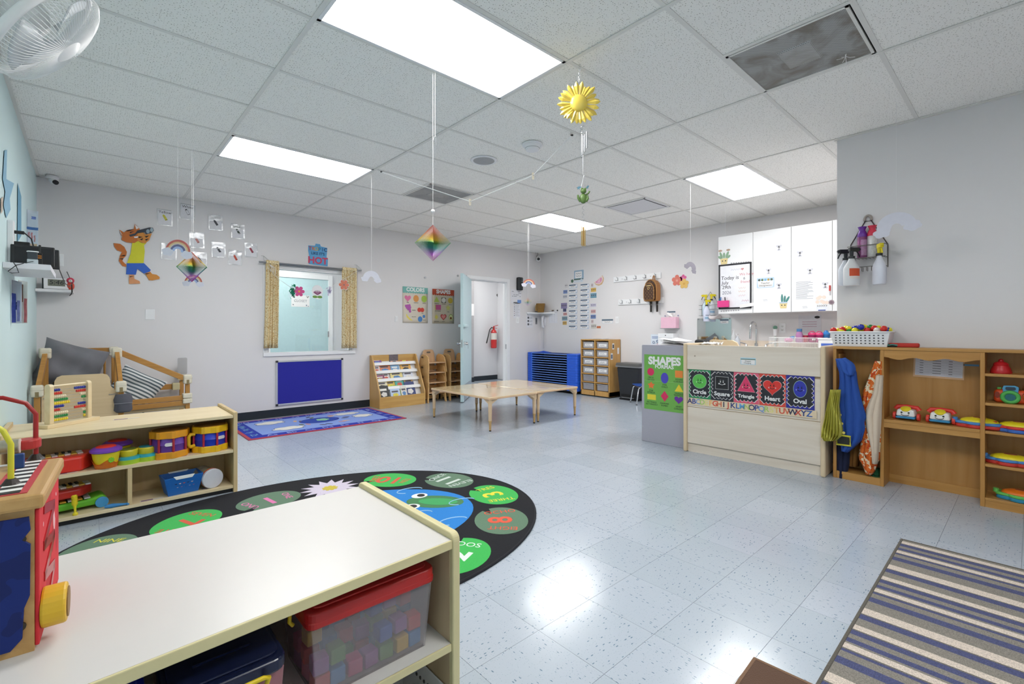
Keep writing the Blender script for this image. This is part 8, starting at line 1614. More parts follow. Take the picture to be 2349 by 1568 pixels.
# shape cards
cpx = [(1579, 1629.3), (1629.6, 1681.7), (1682.4, 1739.8), (1741, 1801.6), (1802.4, 1868)]
tops = [(843.6, 911), (847, 919), (850.5, 926), (854.5, 932), (858, 940)]
info = [('Circle', '#2f8a5a', 'green'), ('Square', '#2c2e38', 'black'), ('Triangle', '#e0607a', 'pink'), ('Heart', '#d84a3c', 'red'), ('Oval', '#2a2e96', 'blue')]
vt = sum(puv(MT, (a + b_) / 2, tp[0])[1] for (a, b_), tp in zip(cpx, tops)) / 5; vb = sum(puv(MT, (a + b_) / 2, tp[1])[1] for (a, b_), tp in zip(cpx, tops)) / 5
for (a, b_), (wd, c_, cn) in zip(cpx, info):
    ua, ub = puv(MT, a, 880)[0], puv(MT, b_, 880)[0]; w_, h_ = ub - ua, vt - vb
    t = thing('shape_card', '%s bordered card with a smiling %s lettered %s' % (cn, wd.lower(), wd), 'card', mat=MT @ Matrix.Translation(((ua + ub) / 2, (vt + vb) / 2, -0.010)), group='smiling shape cards')
    flat(t, 'border', rect(-w_ / 2, -h_ / 2, w_ / 2, h_ / 2), P(c_, 0.4, var=0.25, scale=40)); flat(t, 'white_scallop', scallop(-w_ * 0.40, -h_ * 0.40, w_ * 0.40, h_ * 0.36, 5, 6, 0.016), PAPER, 0.0008); flat(t, 'chalk_panel', [(x * 0.955, -0.02 * h_ + (y + 0.02 * h_) * 0.965) for x, y in scallop(-w_ * 0.40, -h_ * 0.40, w_ * 0.40, h_ * 0.36, 5, 6, 0.016)], P('#25262e', 0.6), 0.0016)
    s = w_ * 0.62; cy = h_ * 0.07
    sh = {'Circle': ell(0, cy, s / 2), 'Square': rect(-s * 0.44, cy - s * 0.44, s * 0.44, cy + s * 0.44), 'Triangle': [(-s * 0.55, cy - s * 0.45), (s * 0.55, cy - s * 0.45), (0, cy + s * 0.62)], 'Heart': heart(0, cy, s * 1.1), 'Oval': ell(0, cy, s * 0.37, s * 0.53)}[wd]
    fc_ = {'Circle': '#5ab84e', 'Square': '#1d1e22', 'Triangle': '#d83a68', 'Heart': '#d8342c', 'Oval': '#2c34a8'}[wd]
    cxm = (0, cy)
    flat(t, 'shape_outline', [(x * 1.05, cy + (y - cy) * 1.05) for x, y in sh], P('#cfcfcf' if wd == 'Square' else '#e0b0b0' if wd in ('Triangle', 'Heart') else '#a8c8b0', 0.6), 0.0024); flat(t, 'shape', sh, P(fc_, 0.5), 0.0032)
    ey = WHITE if wd == 'Square' else BLACK
    dy = -s * 0.08 if wd == 'Triangle' else 0.02 * s
    for x in (-1, 1):
        flat(t, 'eye', ell(x * s * 0.10, cy + dy + s * 0.06, s * 0.04, s * 0.05, 14), ey, 0.004); MB().tube([(x * s * 0.10 + s * 0.05 * math.cos(q), cy + dy + s * 0.15 + s * 0.03 * math.sin(q), 0.0045) for q in [0.5 + 0.35 * k for k in range(7)]], 0.0012, 4).build('eyebrow', ey, t); flat(t, 'cheek', ell(x * s * 0.2, cy + dy - s * 0.08, s * 0.05, n=14), P('#e6a8a8' if wd in ('Triangle', 'Heart') else '#a8dca0' if wd == 'Circle' else '#7a82d8' if wd == 'Oval' else '#d8d8d8', 0.5), 0.004)
    MB().tube([(s * 0.15 * math.cos(q), cy + dy - s * 0.06 + s * 0.09 * math.sin(q), 0.0045) for q in [PI + PI * k / 10 for k in range(11)]], 0.0022, 4).build('smile', ey, t)
    text(t, wd, 0, -h_ * 0.285, 0.0026, w_ * (0.25 if wd != 'Triangle' else 0.2), WHITE, bold=0.03)
# alphabet strip
t = thing('alphabet_strip', 'clear strip of colourful capital letters along the changing table', 'alphabet strip', mat=MT @ Matrix.Translation((0, 0, -0.0045)))
ua, va = puv(MT, 1582, 920); ub, vb2 = puv(MT, 1856, 949); vz = (va + vb2) / 2
pal = ['#2a2f66', '#3a4a90', '#7a9ac8', '#a8c86a', '#e0d88a', '#e8b06a', '#d8503a', '#d06a4a', '#2f3050', '#c84a3a', '#30407a', '#3a62a8', '#6aa8d8', '#b8cc6a']
AL = 'ABCDEFGHIJKLMNOPQRSTUVWXYZ'
flat(t, 'backing_strip', rect(ua - 0.02, vz - 0.032, ub + 0.05, vz + 0.032), P('#e0cdb0', 0.3), -0.0008)
for k, ch_ in enumerate(AL): text(t, ch_, ua + (ub - ua) * k / 25, vz, 0.0002, 0.066, P(pal[k % len(pal)], 0.5), name='letter', bold=0.02)
r_ = puv(MT, 1716, 828); t = thing('changing_sign', 'small pale blue sign reading Diaper Changing on the changing table', 'sign', mat=MT @ Matrix.Translation((r_[0], r_[1], 0.001))); flat(t, 'card', rect(-0.062, -0.03, 0.062, 0.03), P('#b8d4e2', 0.5)); flat(t, 'panel', rect(-0.055, -0.026, 0.055, 0.012), PAPER, 0.0007); flat(t, 'leaf_strip', rect(-0.06, 0.012, 0.06, 0.02), P('#5a7a70', 0.6), 0.0008); text(t, 'Diaper', 0, 0.0, 0.0015, 0.018, INK); text(t, 'Changing', -0.005, -0.016, 0.0015, 0.016, INK)

# dress-up unit
UX, UB = 3.462, 3.674
U0, U1, U2, U3 = -5.625, -5.945, -6.457, -6.98
DW = wood('#bf8c4a', '#ab7838', 0.38, 2, 0.5); DWX = wood('#c2914f', '#ae7c3c', 0.38, 1, 0.5); UZ = 1.015
t = thing('dress_up_unit', 'wooden dress up unit with locker, desk and toy shelves along the pillar wall', 'storage unit')
MB().box(UX - 0.004, UB, U3, U0, UZ - 0.02, UZ).build('top_board', DWX, t, bev=0.002); MB().box(UB - 0.008, UB, U3, U0, 0.0, UZ - 0.02).build('back_panel', wood('#b98a4c', '#a67536', 0.45, 2, 0.35), t)
for y in (U0, U1 + 0.028, U2 + 0.022, U3 + 0.022): MB().box(UX, UB - 0.008, y - 0.022, y, 0, UZ - 0.02).build('upright', DW, t, bev=0.002)
MB().box(UX + 0.004, UB - 0.008, U1 + 0.028, U0 - 0.022, 0.035, 0.055).build('locker_floor', DWX, t); MB().box(UX + 0.006, UX + 0.02, U1 + 0.028, U0 - 0.022, 0.0, 0.035).build('locker_kick', DWX, t)
MB().box(UX - 0.002, UB - 0.008, U2 + 0.022, U1 + 0.006, 0.472, 0.494).build('desk_board', DWX, t, bev=0.002); MB().box(UX + 0.002, UX + 0.02, U2 + 0.022, U1 + 0.006, 0.435, 0.472).build('desk_apron', DWX, t)
pts = [(U1 + 0.006, UZ - 0.02), (U1 + 0.006, 0.945)] + [(U1 + 0.006 + (U2 - U1 + 0.016) * k / 20, 0.945 - 0.018 * (0.5 - 0.5 * math.cos(2 * PI * k / 20 * 3))) for k in range(21)] + [(U2 + 0.022, UZ - 0.02)]
MB().prism(pts, UX + 0.004, UX + 0.02, 'yz').build('scalloped_valance', DWX, t)
zs_ = [0.86, 0.672, 0.49, 0.278, 0.06]
for z in zs_: MB().box(UX + 0.002, UB - 0.008, U3 + 0.022, U2, z - 0.018, z).build('toy_shelf_board', DWX, t, bev=0.002)
MB().box(UX + 0.004, UX + 0.02, U3 + 0.022, U2, 0, 0.042).build('shelf_kick', DWX, t); MB().box(UB - 0.02, UB - 0.008, U2 + 0.022, U1 + 0.006, 0.0, 0.06).build('desk_base_rail', DWX, t)
for y in (U0 - 0.03, U1 + 0.035): MB().box(UX + 0.05, UB - 0.01, y - 0.006, y + 0.006, 0.90, 0.955).build('hook_rail', DW, t)
DM = lambda X: fr((X, 0, 0), (0, -1, 0), (0, 0, 1), (-1, 0, 0))
q = onX(2152, 843, UB - 0.01); t = thing('task_chart', 'white two column chart in an orange bordered sleeve inside the desk nook', 'paper', mat=fright(-q.y, q.z, 0, -0.03, UB - 0.0085)); flat(t, 'sleeve', rect(-0.135, -0.075, 0.135, 0.07), P('#d8b08a', 0.25)); flat(t, 'sheet', rect(-0.125, -0.062, 0.128, 0.066), P('#dcd8e0', 0.4), 0.0007)
for k in range(6):
    for x in (-0.1, -0.03, 0.055): flat(t, 'print_mark', rect(x, 0.045 - 0.018 * k, x + (0.02 if x < -0.05 else 0.045 if x < 0 else 0.02), 0.049 - 0.018 * k), P('#6f6a72', 0.7), 0.0014)
    flat(t, 'table_rule', rect(-0.12, 0.036 - 0.018 * k, 0.12, 0.0366 - 0.018 * k), GREYINK, 0.0014)
q = onX(2220, 837, UB - 0.01); t = thing('blue_tape', 'strip of blue tape on the desk nook back panel', 'tape', mat=fright(-q.y, q.z, 0, 0.0, UB - 0.0085)); flat(t, 'tape', rect(-0.055, -0.006, 0.055, 0.006), P('#5a8fb8', 0.5))
# basket of snap beads
by = (onX(1918, 775, 3.56).y + onX(2038, 775, 3.56).y) / 2
t = thing('bead_basket', 'white perforated plastic basket on the dress up unit', 'basket', (3.565, by, UZ)); tub(t, 0.075, 0.165, 0.09, 0.185, 0.11, 0.004, P('#e8e8ea', 0.4)); 
MB().tube([(x, y, 0.11) for x, y in rrect(-0.095, -0.19, 0.095, 0.19, 0.03)], 0.006, 6, closed=True).build('rim', P('#eaeaec', 0.4), t, smooth=60)
m = MB()
for r_ in range(4):
    for k in range(12):
        y = -0.145 + 0.0265 * k; z = 0.025 + 0.02 * r_; x = -0.0755 - 0.015 * z / 0.11; m.box(x - 0.0012, x + 0.001, y - 0.005, y + 0.005, z - 0.004, z + 0.004)
m.build('square_holes', P('#4a4a4c', 0.8), t)['kind'] = 'stuff'
bcol = {'yellow': '#e8dc28', 'red': '#d0281f', 'white': '#e6d8d0', 'green': '#1f8a3a', 'blue': '#2430a8'}
seq = 'yellow red yellow white red white red yellow yellow red yellow yellow blue blue red green green yellow yellow red red yellow yellow yellow blue blue red yellow white yellow red green yellow red'.split()
bm = {}
for k_, c_ in bcol.items():
    me = MB().sph((0, 0, 0), 0.0225, 14, 10).lathe([(0.007, 0.018), (0.006, 0.024), (0.008, 0.028), (0.004, 0.031)], n=8).mesh('snap_bead'); me.polygons.foreach_set('use_smooth', [True] * len(me.polygons)); me.materials.append(P(c_, 0.25)); bm[k_] = me
random.seed(21)
placed = []
lay = []
for k, c_ in enumerate(seq):
    for tr_ in range(200):
        y = random.uniform(-0.17, 0.17); x = random.uniform(-0.07, 0.07); z = 0.112 + (0.0 if k < 20 else 0.028) + random.uniform(0, 0.012) - 0.02 * (abs(y) / 0.17) * (k >= 20)
        if all((x - a) ** 2 + (y - b_) ** 2 + (z - c2) ** 2 > 0.0017 for a, b_, c2 in placed): break
    placed.append((x, y, z)); o = bpy.data.objects.new('snap_bead', bm[c_]); C.objects.link(o); o.location = (3.565 + x, by + y, UZ + z); o.rotation_euler = (random.uniform(0, 3), random.uniform(0, 3), random.uniform(0, 3)); tag(o, '%s plastic snap bead heaped in the white basket' % c_, 'bead', c_ + ' snap beads')
q = onX(2068, 790, 3.57); t = thing('fabric_pouch', 'flat red and black fabric pouch beside the bead basket', 'pouch', (3.57, q.y, UZ), 0.1); MB().box(-0.05, 0.05, -0.10, 0.07, 0.0, 0.03).build('pouch', P('#c0352c', 0.7), t, bev=0.01, seg=3); MB().box(-0.053, 0.053, 0.02, 0.09, 0.0, 0.022).build('black_flap', P('#1f2422', 0.6), t, bev=0.008); MB().tube([(-0.055, 0.08, 0.012), (-0.056, 0.05, 0.02), (-0.056, 0.02, 0.014)], 0.005, 6).build('teal_trim', P('#3f8a86', 0.6), t)
# toy phones on the desk
def phone(label, px):
    q = onZ(px, 968, 0.494); t = thing('toy_phone', label, 'toy telephone', (3.545, onX(px, 960, 3.50).y, 0.494), -PI / 2 - 0.05, group='smiling pull phones')
    # local -y faces the camera-side front, local x along the desk
    MB().box(-0.055, 0.055, -0.048, 0.048, 0.012, 0.028).build('blue_base', P('#2f86b8', 0.4), t, bev=0.008, seg=3); MB().taper(-0.047, 0.047, -0.04, 0.045, 0.028, 0.078, 1.15).build('white_face', P('#e8e6e4', 0.35), t, bev=0.012, seg=3)
    for x in (-1, 1): MB().cyl((x * 0.058, 0.0, 0.026), (x * 0.076, 0.0, 0.026), 0.026, n=20).build('wheel', P('#e0463a', 0.4), t, bev=0.004)
    d = MB().lathe([(0.03, 0), (0.03, 0.006), (0.012, 0.012)], n=20).build('dial', P('#e6d02e', 0.4), t, smooth=40); d.matrix_local = Matrix.Translation((0, -0.02, 0.078)) @ Matrix.Rotation(0.5, 4, 'X')
    MB().tube([(-0.065, 0.03, 0.07), (-0.055, 0.03, 0.088), (0, 0.03, 0.094), (0.055, 0.03, 0.088), (0.065, 0.03, 0.07)], [0.018, 0.015, 0.012, 0.015, 0.018], 12).build('handset', P('#d8362e', 0.35), t, smooth=50)
    for x in (-0.02, 0.02): MB().sph((x, -0.045, 0.056), (0.006, 0.004, 0.006), 10, 6).build('eye', P('#1f2a22', 0.3), t)
    MB().tube([(0.022 * math.cos(a), -0.047, 0.046 + 0.010 * math.sin(a)) for a in [PI + PI * k / 8 for k in range(9)]], 0.0018, 5).build('smile', BLACK, t)
phone('red handled toy phone with a smiling white face nearer the locker', 2077); phone('red handled toy phone with a smiling white face nearer the toy keyboards', 2156)
def keyboard(label, y, z, cols, x=3.555, rz=0.0, s=1.0):
    t = thing('toy_keyboard', label, 'toy keyboard', (x, y, z), -PI / 2 + rz, group='round toy keyboards')
    MB().prism(cloud(0, 0, 0.24 * s, 0.165 * s, 6, 0.4, 72), 0.0, 0.022).build('base_shell', P(cols[0], 0.4), t, bev=0.006, seg=3); MB().prism(cloud(0, 0, 0.25 * s, 0.16 * s, 6, 0.4, 72), 0.022, 0.040).build('mid_shell', P(cols[1], 0.4), t, bev=0.006, seg=3)
    MB().sph((0.0, 0, 0.04), (0.095 * s, 0.065 * s, 0.028), 24, 8).build('top_dome', P(cols[2], 0.35), t, smooth=60); MB().prism(ell(0.0, -0.01, 0.03 * s, 0.012), 0.066, 0.070).build('speaker_slot', P('#8a4a26', 0.5), t); MB().cyl((-0.115 * s, -0.02, 0.035), (-0.115 * s, -0.02, 0.058), 0.014, n=14).build('knob', P(cols[1], 0.4), t, smooth=40)
keyboard('yellow domed toy keyboard on a red and blue base beside a phone', onX(2246, 970, 3.54).y, 0.494, ('#c8382e', '#4a86c8', '#e8d626')); keyboard('yellow domed toy keyboard with red rim at the shelf end of the desk', onX(2340, 980, 3.54).y, 0.4905, ('#3a6ac0', '#d0342e', '#e8d626')); keyboard('yellow domed toy keyboard with blue rim on a lower toy shelf', onX(2318, 1055, 3.54).y, 0.2785, ('#c8382e', '#4a86c8', '#e8d626')); keyboard('orange topped toy keyboard with teal base on the bottom toy shelf', onX(2345, 1140, 3.55).y, 0.0605, ('#2a8ab0', '#6ac05a', '#e8761f'))
q = onX(2296, 850, 3.55); t = thing('toy_bell', 'red bell shaped toy on the highest toy shelf', 'toy', (3.56, q.y, 0.86)); RT_ = P('#c4222a', 0.35); MB().lathe([(0.05, 0), (0.052, 0.006), (0.045, 0.03), (0.036, 0.05)], n=24).build('bell_body', RT_, t, smooth=40); MB().lathe([(0.034, 0.05), (0.037, 0.056), (0.03, 0.068), (0.014, 0.075)], n=24).build('collar', RT_, t, smooth=40); MB().sph((0, 0, 0.08), 0.013).build('knob', RT_, t, smooth=60)
q = onX(2318, 915, 3.55); t = thing('toy_camera', 'orange toy camera with a green lens on the toy shelf', 'toy camera', (3.56, q.y, 0.672), -PI / 2, )
MB().box(-0.075, 0.075, -0.03, 0.03, 0.0, 0.085).build('body', P('#dd5226', 0.35), t, bev=0.022, seg=4); MB().prism([(-0.028, 0.03), (0.03, 0.03), (0.038, 0.105), (0.02, 0.115), (-0.03, 0.112), (-0.036, 0.095)], 0.026, 0.036, 'xz').build('blue_panel', P('#4f9ac4', 0.4), t, bev=0.004); MB().prism(rrect(-0.022, 0.085, 0.024, 0.105, 0.008), 0.0365, 0.038, 'xz').build('viewfinder', P('#2a3a4a', 0.3), t)
m = MB(); m.tube([(0.035 * math.cos(a), -0.04, 0.04 + 0.032 * math.sin(a)) for a in [2 * PI * k / 20 for k in range(20)]], 0.012, 8, closed=True); m.build('green_lens_ring', P('#4fae52', 0.4), t, smooth=60); MB().cyl((0, -0.03, 0.04), (0, -0.044, 0.04), 0.024, n=18).build('lens', P('#2a6a72', 0.2), t); MB().box(-0.06, -0.04, -0.012, 0.012, 0.085, 0.098).build('shutter_button', P('#5aa84a', 0.4), t, bev=0.003)
for x in (-0.058, 0.062): MB().prism(ell(x, 0.05, 0.012, 0.02), 0.0305, 0.032, 'xz').build('grip_hole', P('#8a2f16', 0.5), t)
q = onX(2349, 905, 3.55); t = thing('toy_ball', 'orange ball toy next to the toy camera', 'toy ball', (3.555, q.y - 0.03, 0.672)); MB().sph((0, 0, 0.045), 0.045, 20, 12).build('ball', P('#e2702a', 0.4), t, smooth=60); MB().cyl((-0.02, 0.0, 0.045), (-0.047, 0.0, 0.045), 0.012, n=12).build('valve', P('#c8582a', 0.5), t)
# costumes in the locker
def cloth(name, label, x, poly, mat, th=0.02, rip=0.010, fr_=7, cat='costume', nu=22, nv=26):
    """poly: rows of (picture y, left px, right px) on a plane x = const"""
    rows = [(onX(l_, py, x), onX(r_, py, x)) for py, l_, r_ in poly]; t = thing(name, label, cat, (x, 0, 0))
    def fn(u_, v_):
        k = v_ * (len(rows) - 1); i = min(int(k), len(rows) - 2); f_ = k - i
        a = rows[i][0].lerp(rows[i + 1][0], f_); b2 = rows[i][1].lerp(rows[i + 1][1], f_); q = a.lerp(b2, u_)
        return (rip * math.sin(fr_ * 2 * PI * u_ + 3 * v_) * (0.4 + 0.6 * v_) - 0.02 * math.sin(PI * u_), q.y, q.z)
    MB().grid(fn, nu, nv).build('fabric', mat, t, smooth=80, solid=th)
    return t
BLU = P('#1f4a9c', 0.8, bump=0.15)
cloth('navy_trousers', 'dark navy trousers hanging down past the locker floor', 3.50, [(930, 1908, 1945), (1000, 1910, 1948), (1060, 1912, 1946), (1080, 1920, 1944), (1103, 1924, 1942)], P('#141c3a', 0.9), fr_=3)
cloth('brown_costume', 'brown felt costume deep in the locker', 3.60, [(1000, 1945, 1972), (1040, 1945, 1970), (1068, 1950, 1968)], P('#9a6a34', 0.9), fr_=2)
cloth('yellow_tutu', 'sheer yellow tulle skirt hanging out of the locker', 3.365, [(893, 1905, 1929), (930, 1896, 1925), (960, 1890, 1928), (985, 1884, 1932), (1000, 1884, 1930), (1010, 1892, 1918)], P('#e2dc66', 0.8, trans=0.3), th=0.002, rip=0.03, fr_=7)
jk = cloth('blue_jacket', 'blue costume jacket with gold buttons and flag patch in the locker', 3.425, [(822, 1918, 1935), (838, 1920, 1955), (852, 1926, 1962), (880, 1928, 1965), (920, 1920, 1975), (955, 1918, 1986), (965, 1920, 1982), (985, 1922, 1984), (1010, 1930, 1975), (1034, 1934, 1945)], BLU, fr_=3)
for px, py in ((1927, 951), (1931, 971), (1935.5, 992)): q = onX(px, py, 3.385); MB().cyl((q.x - 3.425, q.y, q.z), (q.x - 3.431, q.y, q.z), 0.010, n=14).build('gold_button', P('#e0cf6a', 0.4), jk)
q = onX(1942, 937, 3.385); M3 = fright(-q.y, q.z, 0, 0.1, 3.386)
for k in range(6): o = flat(jk, 'flag_stripe', rect(-0.016, -0.016 + 0.006 * k, 0.018, -0.013 + 0.006 * k), P('#c8524a' if k % 2 else '#e6e0da', 0.6)); o.matrix_world = M3
m = MB(); q = onX(1936, 1010, 3.385); m.tube([(q.x - 3.425, q.y + 0.045, q.z - 0.035), (q.x - 3.425, q.y - 0.04, q.z - 0.032), (q.x - 3.425, q.y - 0.038, q.z + 0.035), (q.x - 3.425, q.y + 0.048, q.z + 0.038)], 0.009, 6, closed=True); m.build('belt_buckle', P('#c9c23a', 0.5), jk); m = MB().box(q.x - 3.425 - 0.002, q.x - 3.425 + 0.004, q.y - 0.035, q.y + 0.042, q.z - 0.028, q.z + 0.03); m.build('buckle_centre', P('#22241e', 0.6), jk)
cloth('jacket_collar', 'blue jacket collar with a silver lining at the hook', 3.41, [(822, 1922, 1938), (835, 1926, 1957), (848, 1930, 1962), (860, 1948, 1958)], P('#2a56ac', 0.8), fr_=2, nv=10)
DRS = speckle('orange_print_cloth', '#d86a22', (('#e8d8b8', 0.55), ('#c8481c', 0.6), ('#2a2420', 0.68)), 30)
cloth('orange_dress', 'orange and cream print dress hanging beside the locker post', 3.475, [(828, 2010, 2022), (860, 1996, 2022), (900, 1980, 2022), (940, 1976, 2022), (980, 1980, 2022), (1020, 1976, 2022), (1050, 1972, 2018), (1070, 1984, 2010), (1086, 1990, 1998)], DRS, fr_=4)
cloth('cream_sleeve', 'plain cream cloth folded over the orange print dress', 3.445, [(860, 2012, 2023), (900, 2005, 2022), (930, 1992, 2020), (955, 1986, 2020), (990, 1992, 2018), (1030, 2002, 2014), (1062, 2005, 2010)], P('#d6c4b0', 0.85), fr_=2)
t = thing('green_cap', 'dark green hat lying on the locker floor', 'hat', (3.56, U1 + 0.06, 0.055)); MB().sph((0, 0, 0.01), (0.055, 0.04, 0.045), 16, 10).build('crown', P('#1f5a38', 0.9), t, smooth=60); MB().prism(ell(-0.03, 0, 0.05, 0.035), 0.0, 0.006).build('brim', P('#1f5a38', 0.9), t)
# ------------------------------------------------------------------ white topped block shelf with bins, activity cube
t = thing('block_shelf', 'white topped toy shelf with cream edging holding lidded bins', 'shelf'); FX0, FX1, FY0, FY1 = -1.205, -0.088, -5.625, -5.045
CR_ = P('#d8cc9c', 0.4); WT = P('#d9d4d0', 0.3, var=0.01); WSH = P('#dcd9d4', 0.4)
FYL = FY0 - 0.055; MB().prism([(FX0 + 0.02, FYL), (FX1 - 0.024, FY0 + 0.003), (FX1 - 0.024, FY1), (FX0 + 0.02, FY1)], 0.556, 0.578).build('top_board', WT, t); MB().prism([(FX0 + 0.02, FYL - 0.006), (FX1 - 0.024, FY0 - 0.003), (FX1 - 0.024, FY0 + 0.003), (FX0 + 0.02, FYL)], 0.555, 0.5785).build('top_edge_band', CR_, t, bev=0.002)
ep = MB().prism(rrect(FY0 - 0.006, 0.0, FY1 + 0.006, 0.595, 0.022, 6), FX1 - 0.024, FX1, 'yz').build('end_panel', CR_, t, bev=0.005, seg=3); MB().box(FX0, FX0 + 0.02, FY0, FY1, 0, 0.595).build('end_panel', CR_, t, bev=0.005)
MB().box(FX1 - 0.0245, FX1 - 0.0235, FY0 + 0.01, FY1 - 0.01, 0.01, 0.555).build('end_panel_lining', wood('#cdb592', '#c2a884', 0.5, 2, 0.5), t)
MB().box(FX0 + 0.02, FX1 - 0.0246, FY0 + 0.004, FY1, 0.283, 0.302).build('middle_board', WSH, t); MB().box(FX0 + 0.02, FX1 - 0.0246, FY0 - 0.001, FY0 + 0.004, 0.282, 0.3025).build('middle_edge_band', CR_, t, bev=0.002); MB().box(FX0 + 0.02, FX1 - 0.0246, FY0 + 0.004, FY1, 0.03, 0.05).build('bottom_board', WSH, t)
MB().box(FX0 + 0.02, FX1 - 0.0246, FY1 - 0.012, FY1 - 0.002, 0.05, 0.556).build('back_panel', wood('#c9ae88', '#bda07a', 0.5, 0, 0.5), t); MB().box(-0.66, -0.642, FY0 + 0.01, FY1 - 0.012, 0.302, 0.556).build('divider', wood('#cdb592', '#c2a884', 0.5, 2, 0.5), t) if False else None
def binbox(label, x0, x1, y0, y1, z0, h_, body, lid, trans, lidh=0.022, handle=None, ribs=0, tags=None):
    t = thing('storage_bin', label, 'storage bin', ((x0 + x1) / 2, (y0 + y1) / 2, z0)); w_, d_ = (x1 - x0) / 2, (y1 - y0) / 2
    tub(t, w_ * 0.86, d_ * 0.86, w_ * 0.95, d_ * 0.95, h_, 0.003, body, 'box').modifiers[0].width = 0.012
    MB().prism(rrect(-w_, -d_, w_, d_, 0.025), h_ - 0.004, h_ + lidh).build('lid', lid, t, bev=0.005, seg=3); MB().prism(rrect(-w_ * 0.9, -d_ * 0.88, w_ * 0.9, d_ * 0.88, 0.02), h_ + lidh, h_ + lidh + 0.005).build('lid_panel', lid, t, bev=0.002)
    for k in range(ribs): y = -d_ * 0.5 + d_ * k / max(1, ribs - 1); MB().tube([(-w_ * 0.5, y, h_ + lidh + 0.005), (w_ * 0.5, y, h_ + lidh + 0.005)], 0.003, 6).build('lid_rib', lid, t)
    if handle:
        if handle == 'front': pts = [(-0.055, -d_ - 0.002, h_ - 0.03), (-0.06, -d_ - 0.018, h_ + 0.006), (-0.05, -d_ - 0.022, h_ + 0.012), (0.05, -d_ - 0.022, h_ + 0.012), (0.06, -d_ - 0.018, h_ + 0.006), (0.055, -d_ - 0.002, h_ - 0.03)]; pl = [pts]
        else: pl = [[(-w_ - 0.0, -0.04 * 1, h_ + 0.012), (-w_ - 0.012, -0.035, h_ + 0.014), (-w_ - 0.014, -0.035, h_ - 0.02), (-w_ - 0.006, -0.035, h_ - 0.03)]]
        for pts in pl: MB().tube(pts, 0.0045, 8).build('latch_handle', P('#e2c31c', 0.4), t, smooth=50)
    return t
def plastic(name, col, a_):
    m, nt, n, l, b = newmat(name)
    tr = n.new('ShaderNodeBsdfTransparent'); tr.inputs[0].default_value = (0.93, 0.92, 0.93, 1); mx = n.new('ShaderNodeMixShader'); mx.inputs[0].default_value = a_
    b.inputs['Base Color'].default_value = lin(col); b.inputs['Roughness'].default_value = 0.25
    l.new(tr.outputs[0], mx.inputs[1]); l.new(b.outputs[0], mx.inputs[2]); l.new(mx.outputs[0], n['Material Output'].inputs[0]); return m
FROST = plastic('frosted_plastic', '#c2bcbe', 0.24)
bx0, bx1 = -0.475, -0.145; by0, by1 = -5.60, -5.37
t = binbox('clear storage bin with red lid full of coloured blocks', bx0, bx1, by0, by1, 0.302, 0.185, FROST, P('#b4231f', 0.35), 0.5, handle='side')
MB().prism(rrect(-0.165, -0.115, 0.165, 0.115, 0.02), 0.17, 0.188).build('rim', P('#b4231f', 0.35), t, bev=0.004)
random.seed(5); cols = [('red', '#c8322c'), ('blue', '#2f62b8'), ('yellow', '#e0b832'), ('lilac', '#9a5a9c'), ('sky blue', '#4a90c8'), ('green', '#6a9a4a'), ('pink', '#c84a7a')]
n_ = 0
for ly in range(3):
    for ix in range(7):
        for iy in range(3):
            if ly == 2 and (ix in (1, 2, 3) or iy != 1) : continue
            if ly == 1 and ix in (2, 3) and iy == 0: continue
            c_ = cols[(ix * 3 + iy * 5 + ly * 2 + n_ % 2) % 7]; x = -0.122 + 0.0405 * ix + random.uniform(-0.003, 0.003); y = -0.065 + 0.055 * iy; z = 0.306 + 0.04 * ly + (0.012 * math.sin(ix) ** 2 if ly else 0)
            o = MB().box(-0.018, 0.018, -0.018, 0.018, 0, 0.036).build('toy_block', P(c_[1], 0.5), None, bev=0.003); o.location = ((bx0 + bx1) / 2 + x, (by0 + by1) / 2 + y, z); o.rotation_euler = (0, 0, random.uniform(-0.12, 0.12)); tag(o, '%s building block inside the red lidded clear bin' % c_[0], 'block', c_[0] + ' blocks in the bin'); n_ += 1
t = binbox('storage bin with navy ribbed lid and yellow handle', -0.735, -0.535, -5.665, -5.36, 0.302, 0.165, plastic('rosy_plastic', '#c88a90', 0.55), P('#131a38', 0.25), 0.5, handle='front', ribs=4)
MB().box(-0.04, 0.04, -0.165, -0.15, 0.10, 0.158).build('latch_plate', P('#1c2a5c', 0.35), t, bev=0.004)
t = binbox('bright blue storage bin with ribbed lid next to the navy one', -0.985, -0.755, -5.655, -5.36, 0.302, 0.17, P('#1528a4', 0.35), P('#0f1f98', 0.3), 0.0, ribs=2)
t = thing('white_basket', 'white perforated basket of red toys on the bottom board', 'basket', (-0.27, -5.50, 0.05)); tub(t, 0.13, 0.09, 0.155, 0.115, 0.13, 0.004, P('#e2e0de', 0.4))
for k in range(6): MB().cyl((0.142, -0.05 + 0.02 * k, 0.095), (0.1475, -0.05 + 0.02 * k, 0.095), 0.005, n=8).build('side_hole', P('#55504a', 0.7), t)
for k in range(9):
    c_ = ('dark red', '#7a1c1c') if k % 3 else ('yellow', '#d0a832'); o = MB().sph((0, 0, 0), (0.03, 0.024, 0.02), 10, 7).lathe([(0.014, 0.014), (0.02, 0.03), (0.006, 0.036)], n=10).build('plastic_toy', P(c_[1], 0.45), None, smooth=40); o.location = (-0.27 + random.uniform(-0.09, 0.09), -5.5 + random.uniform(-0.05, 0.05), 0.105 + 0.02 * (k % 3)); o.rotation_euler = (random.uniform(0, 3), random.uniform(0, 3), 0); tag(o, '%s plastic toy in the white basket on the bottom board' % c_[0], 'toy', c_[0] + ' basket toys')
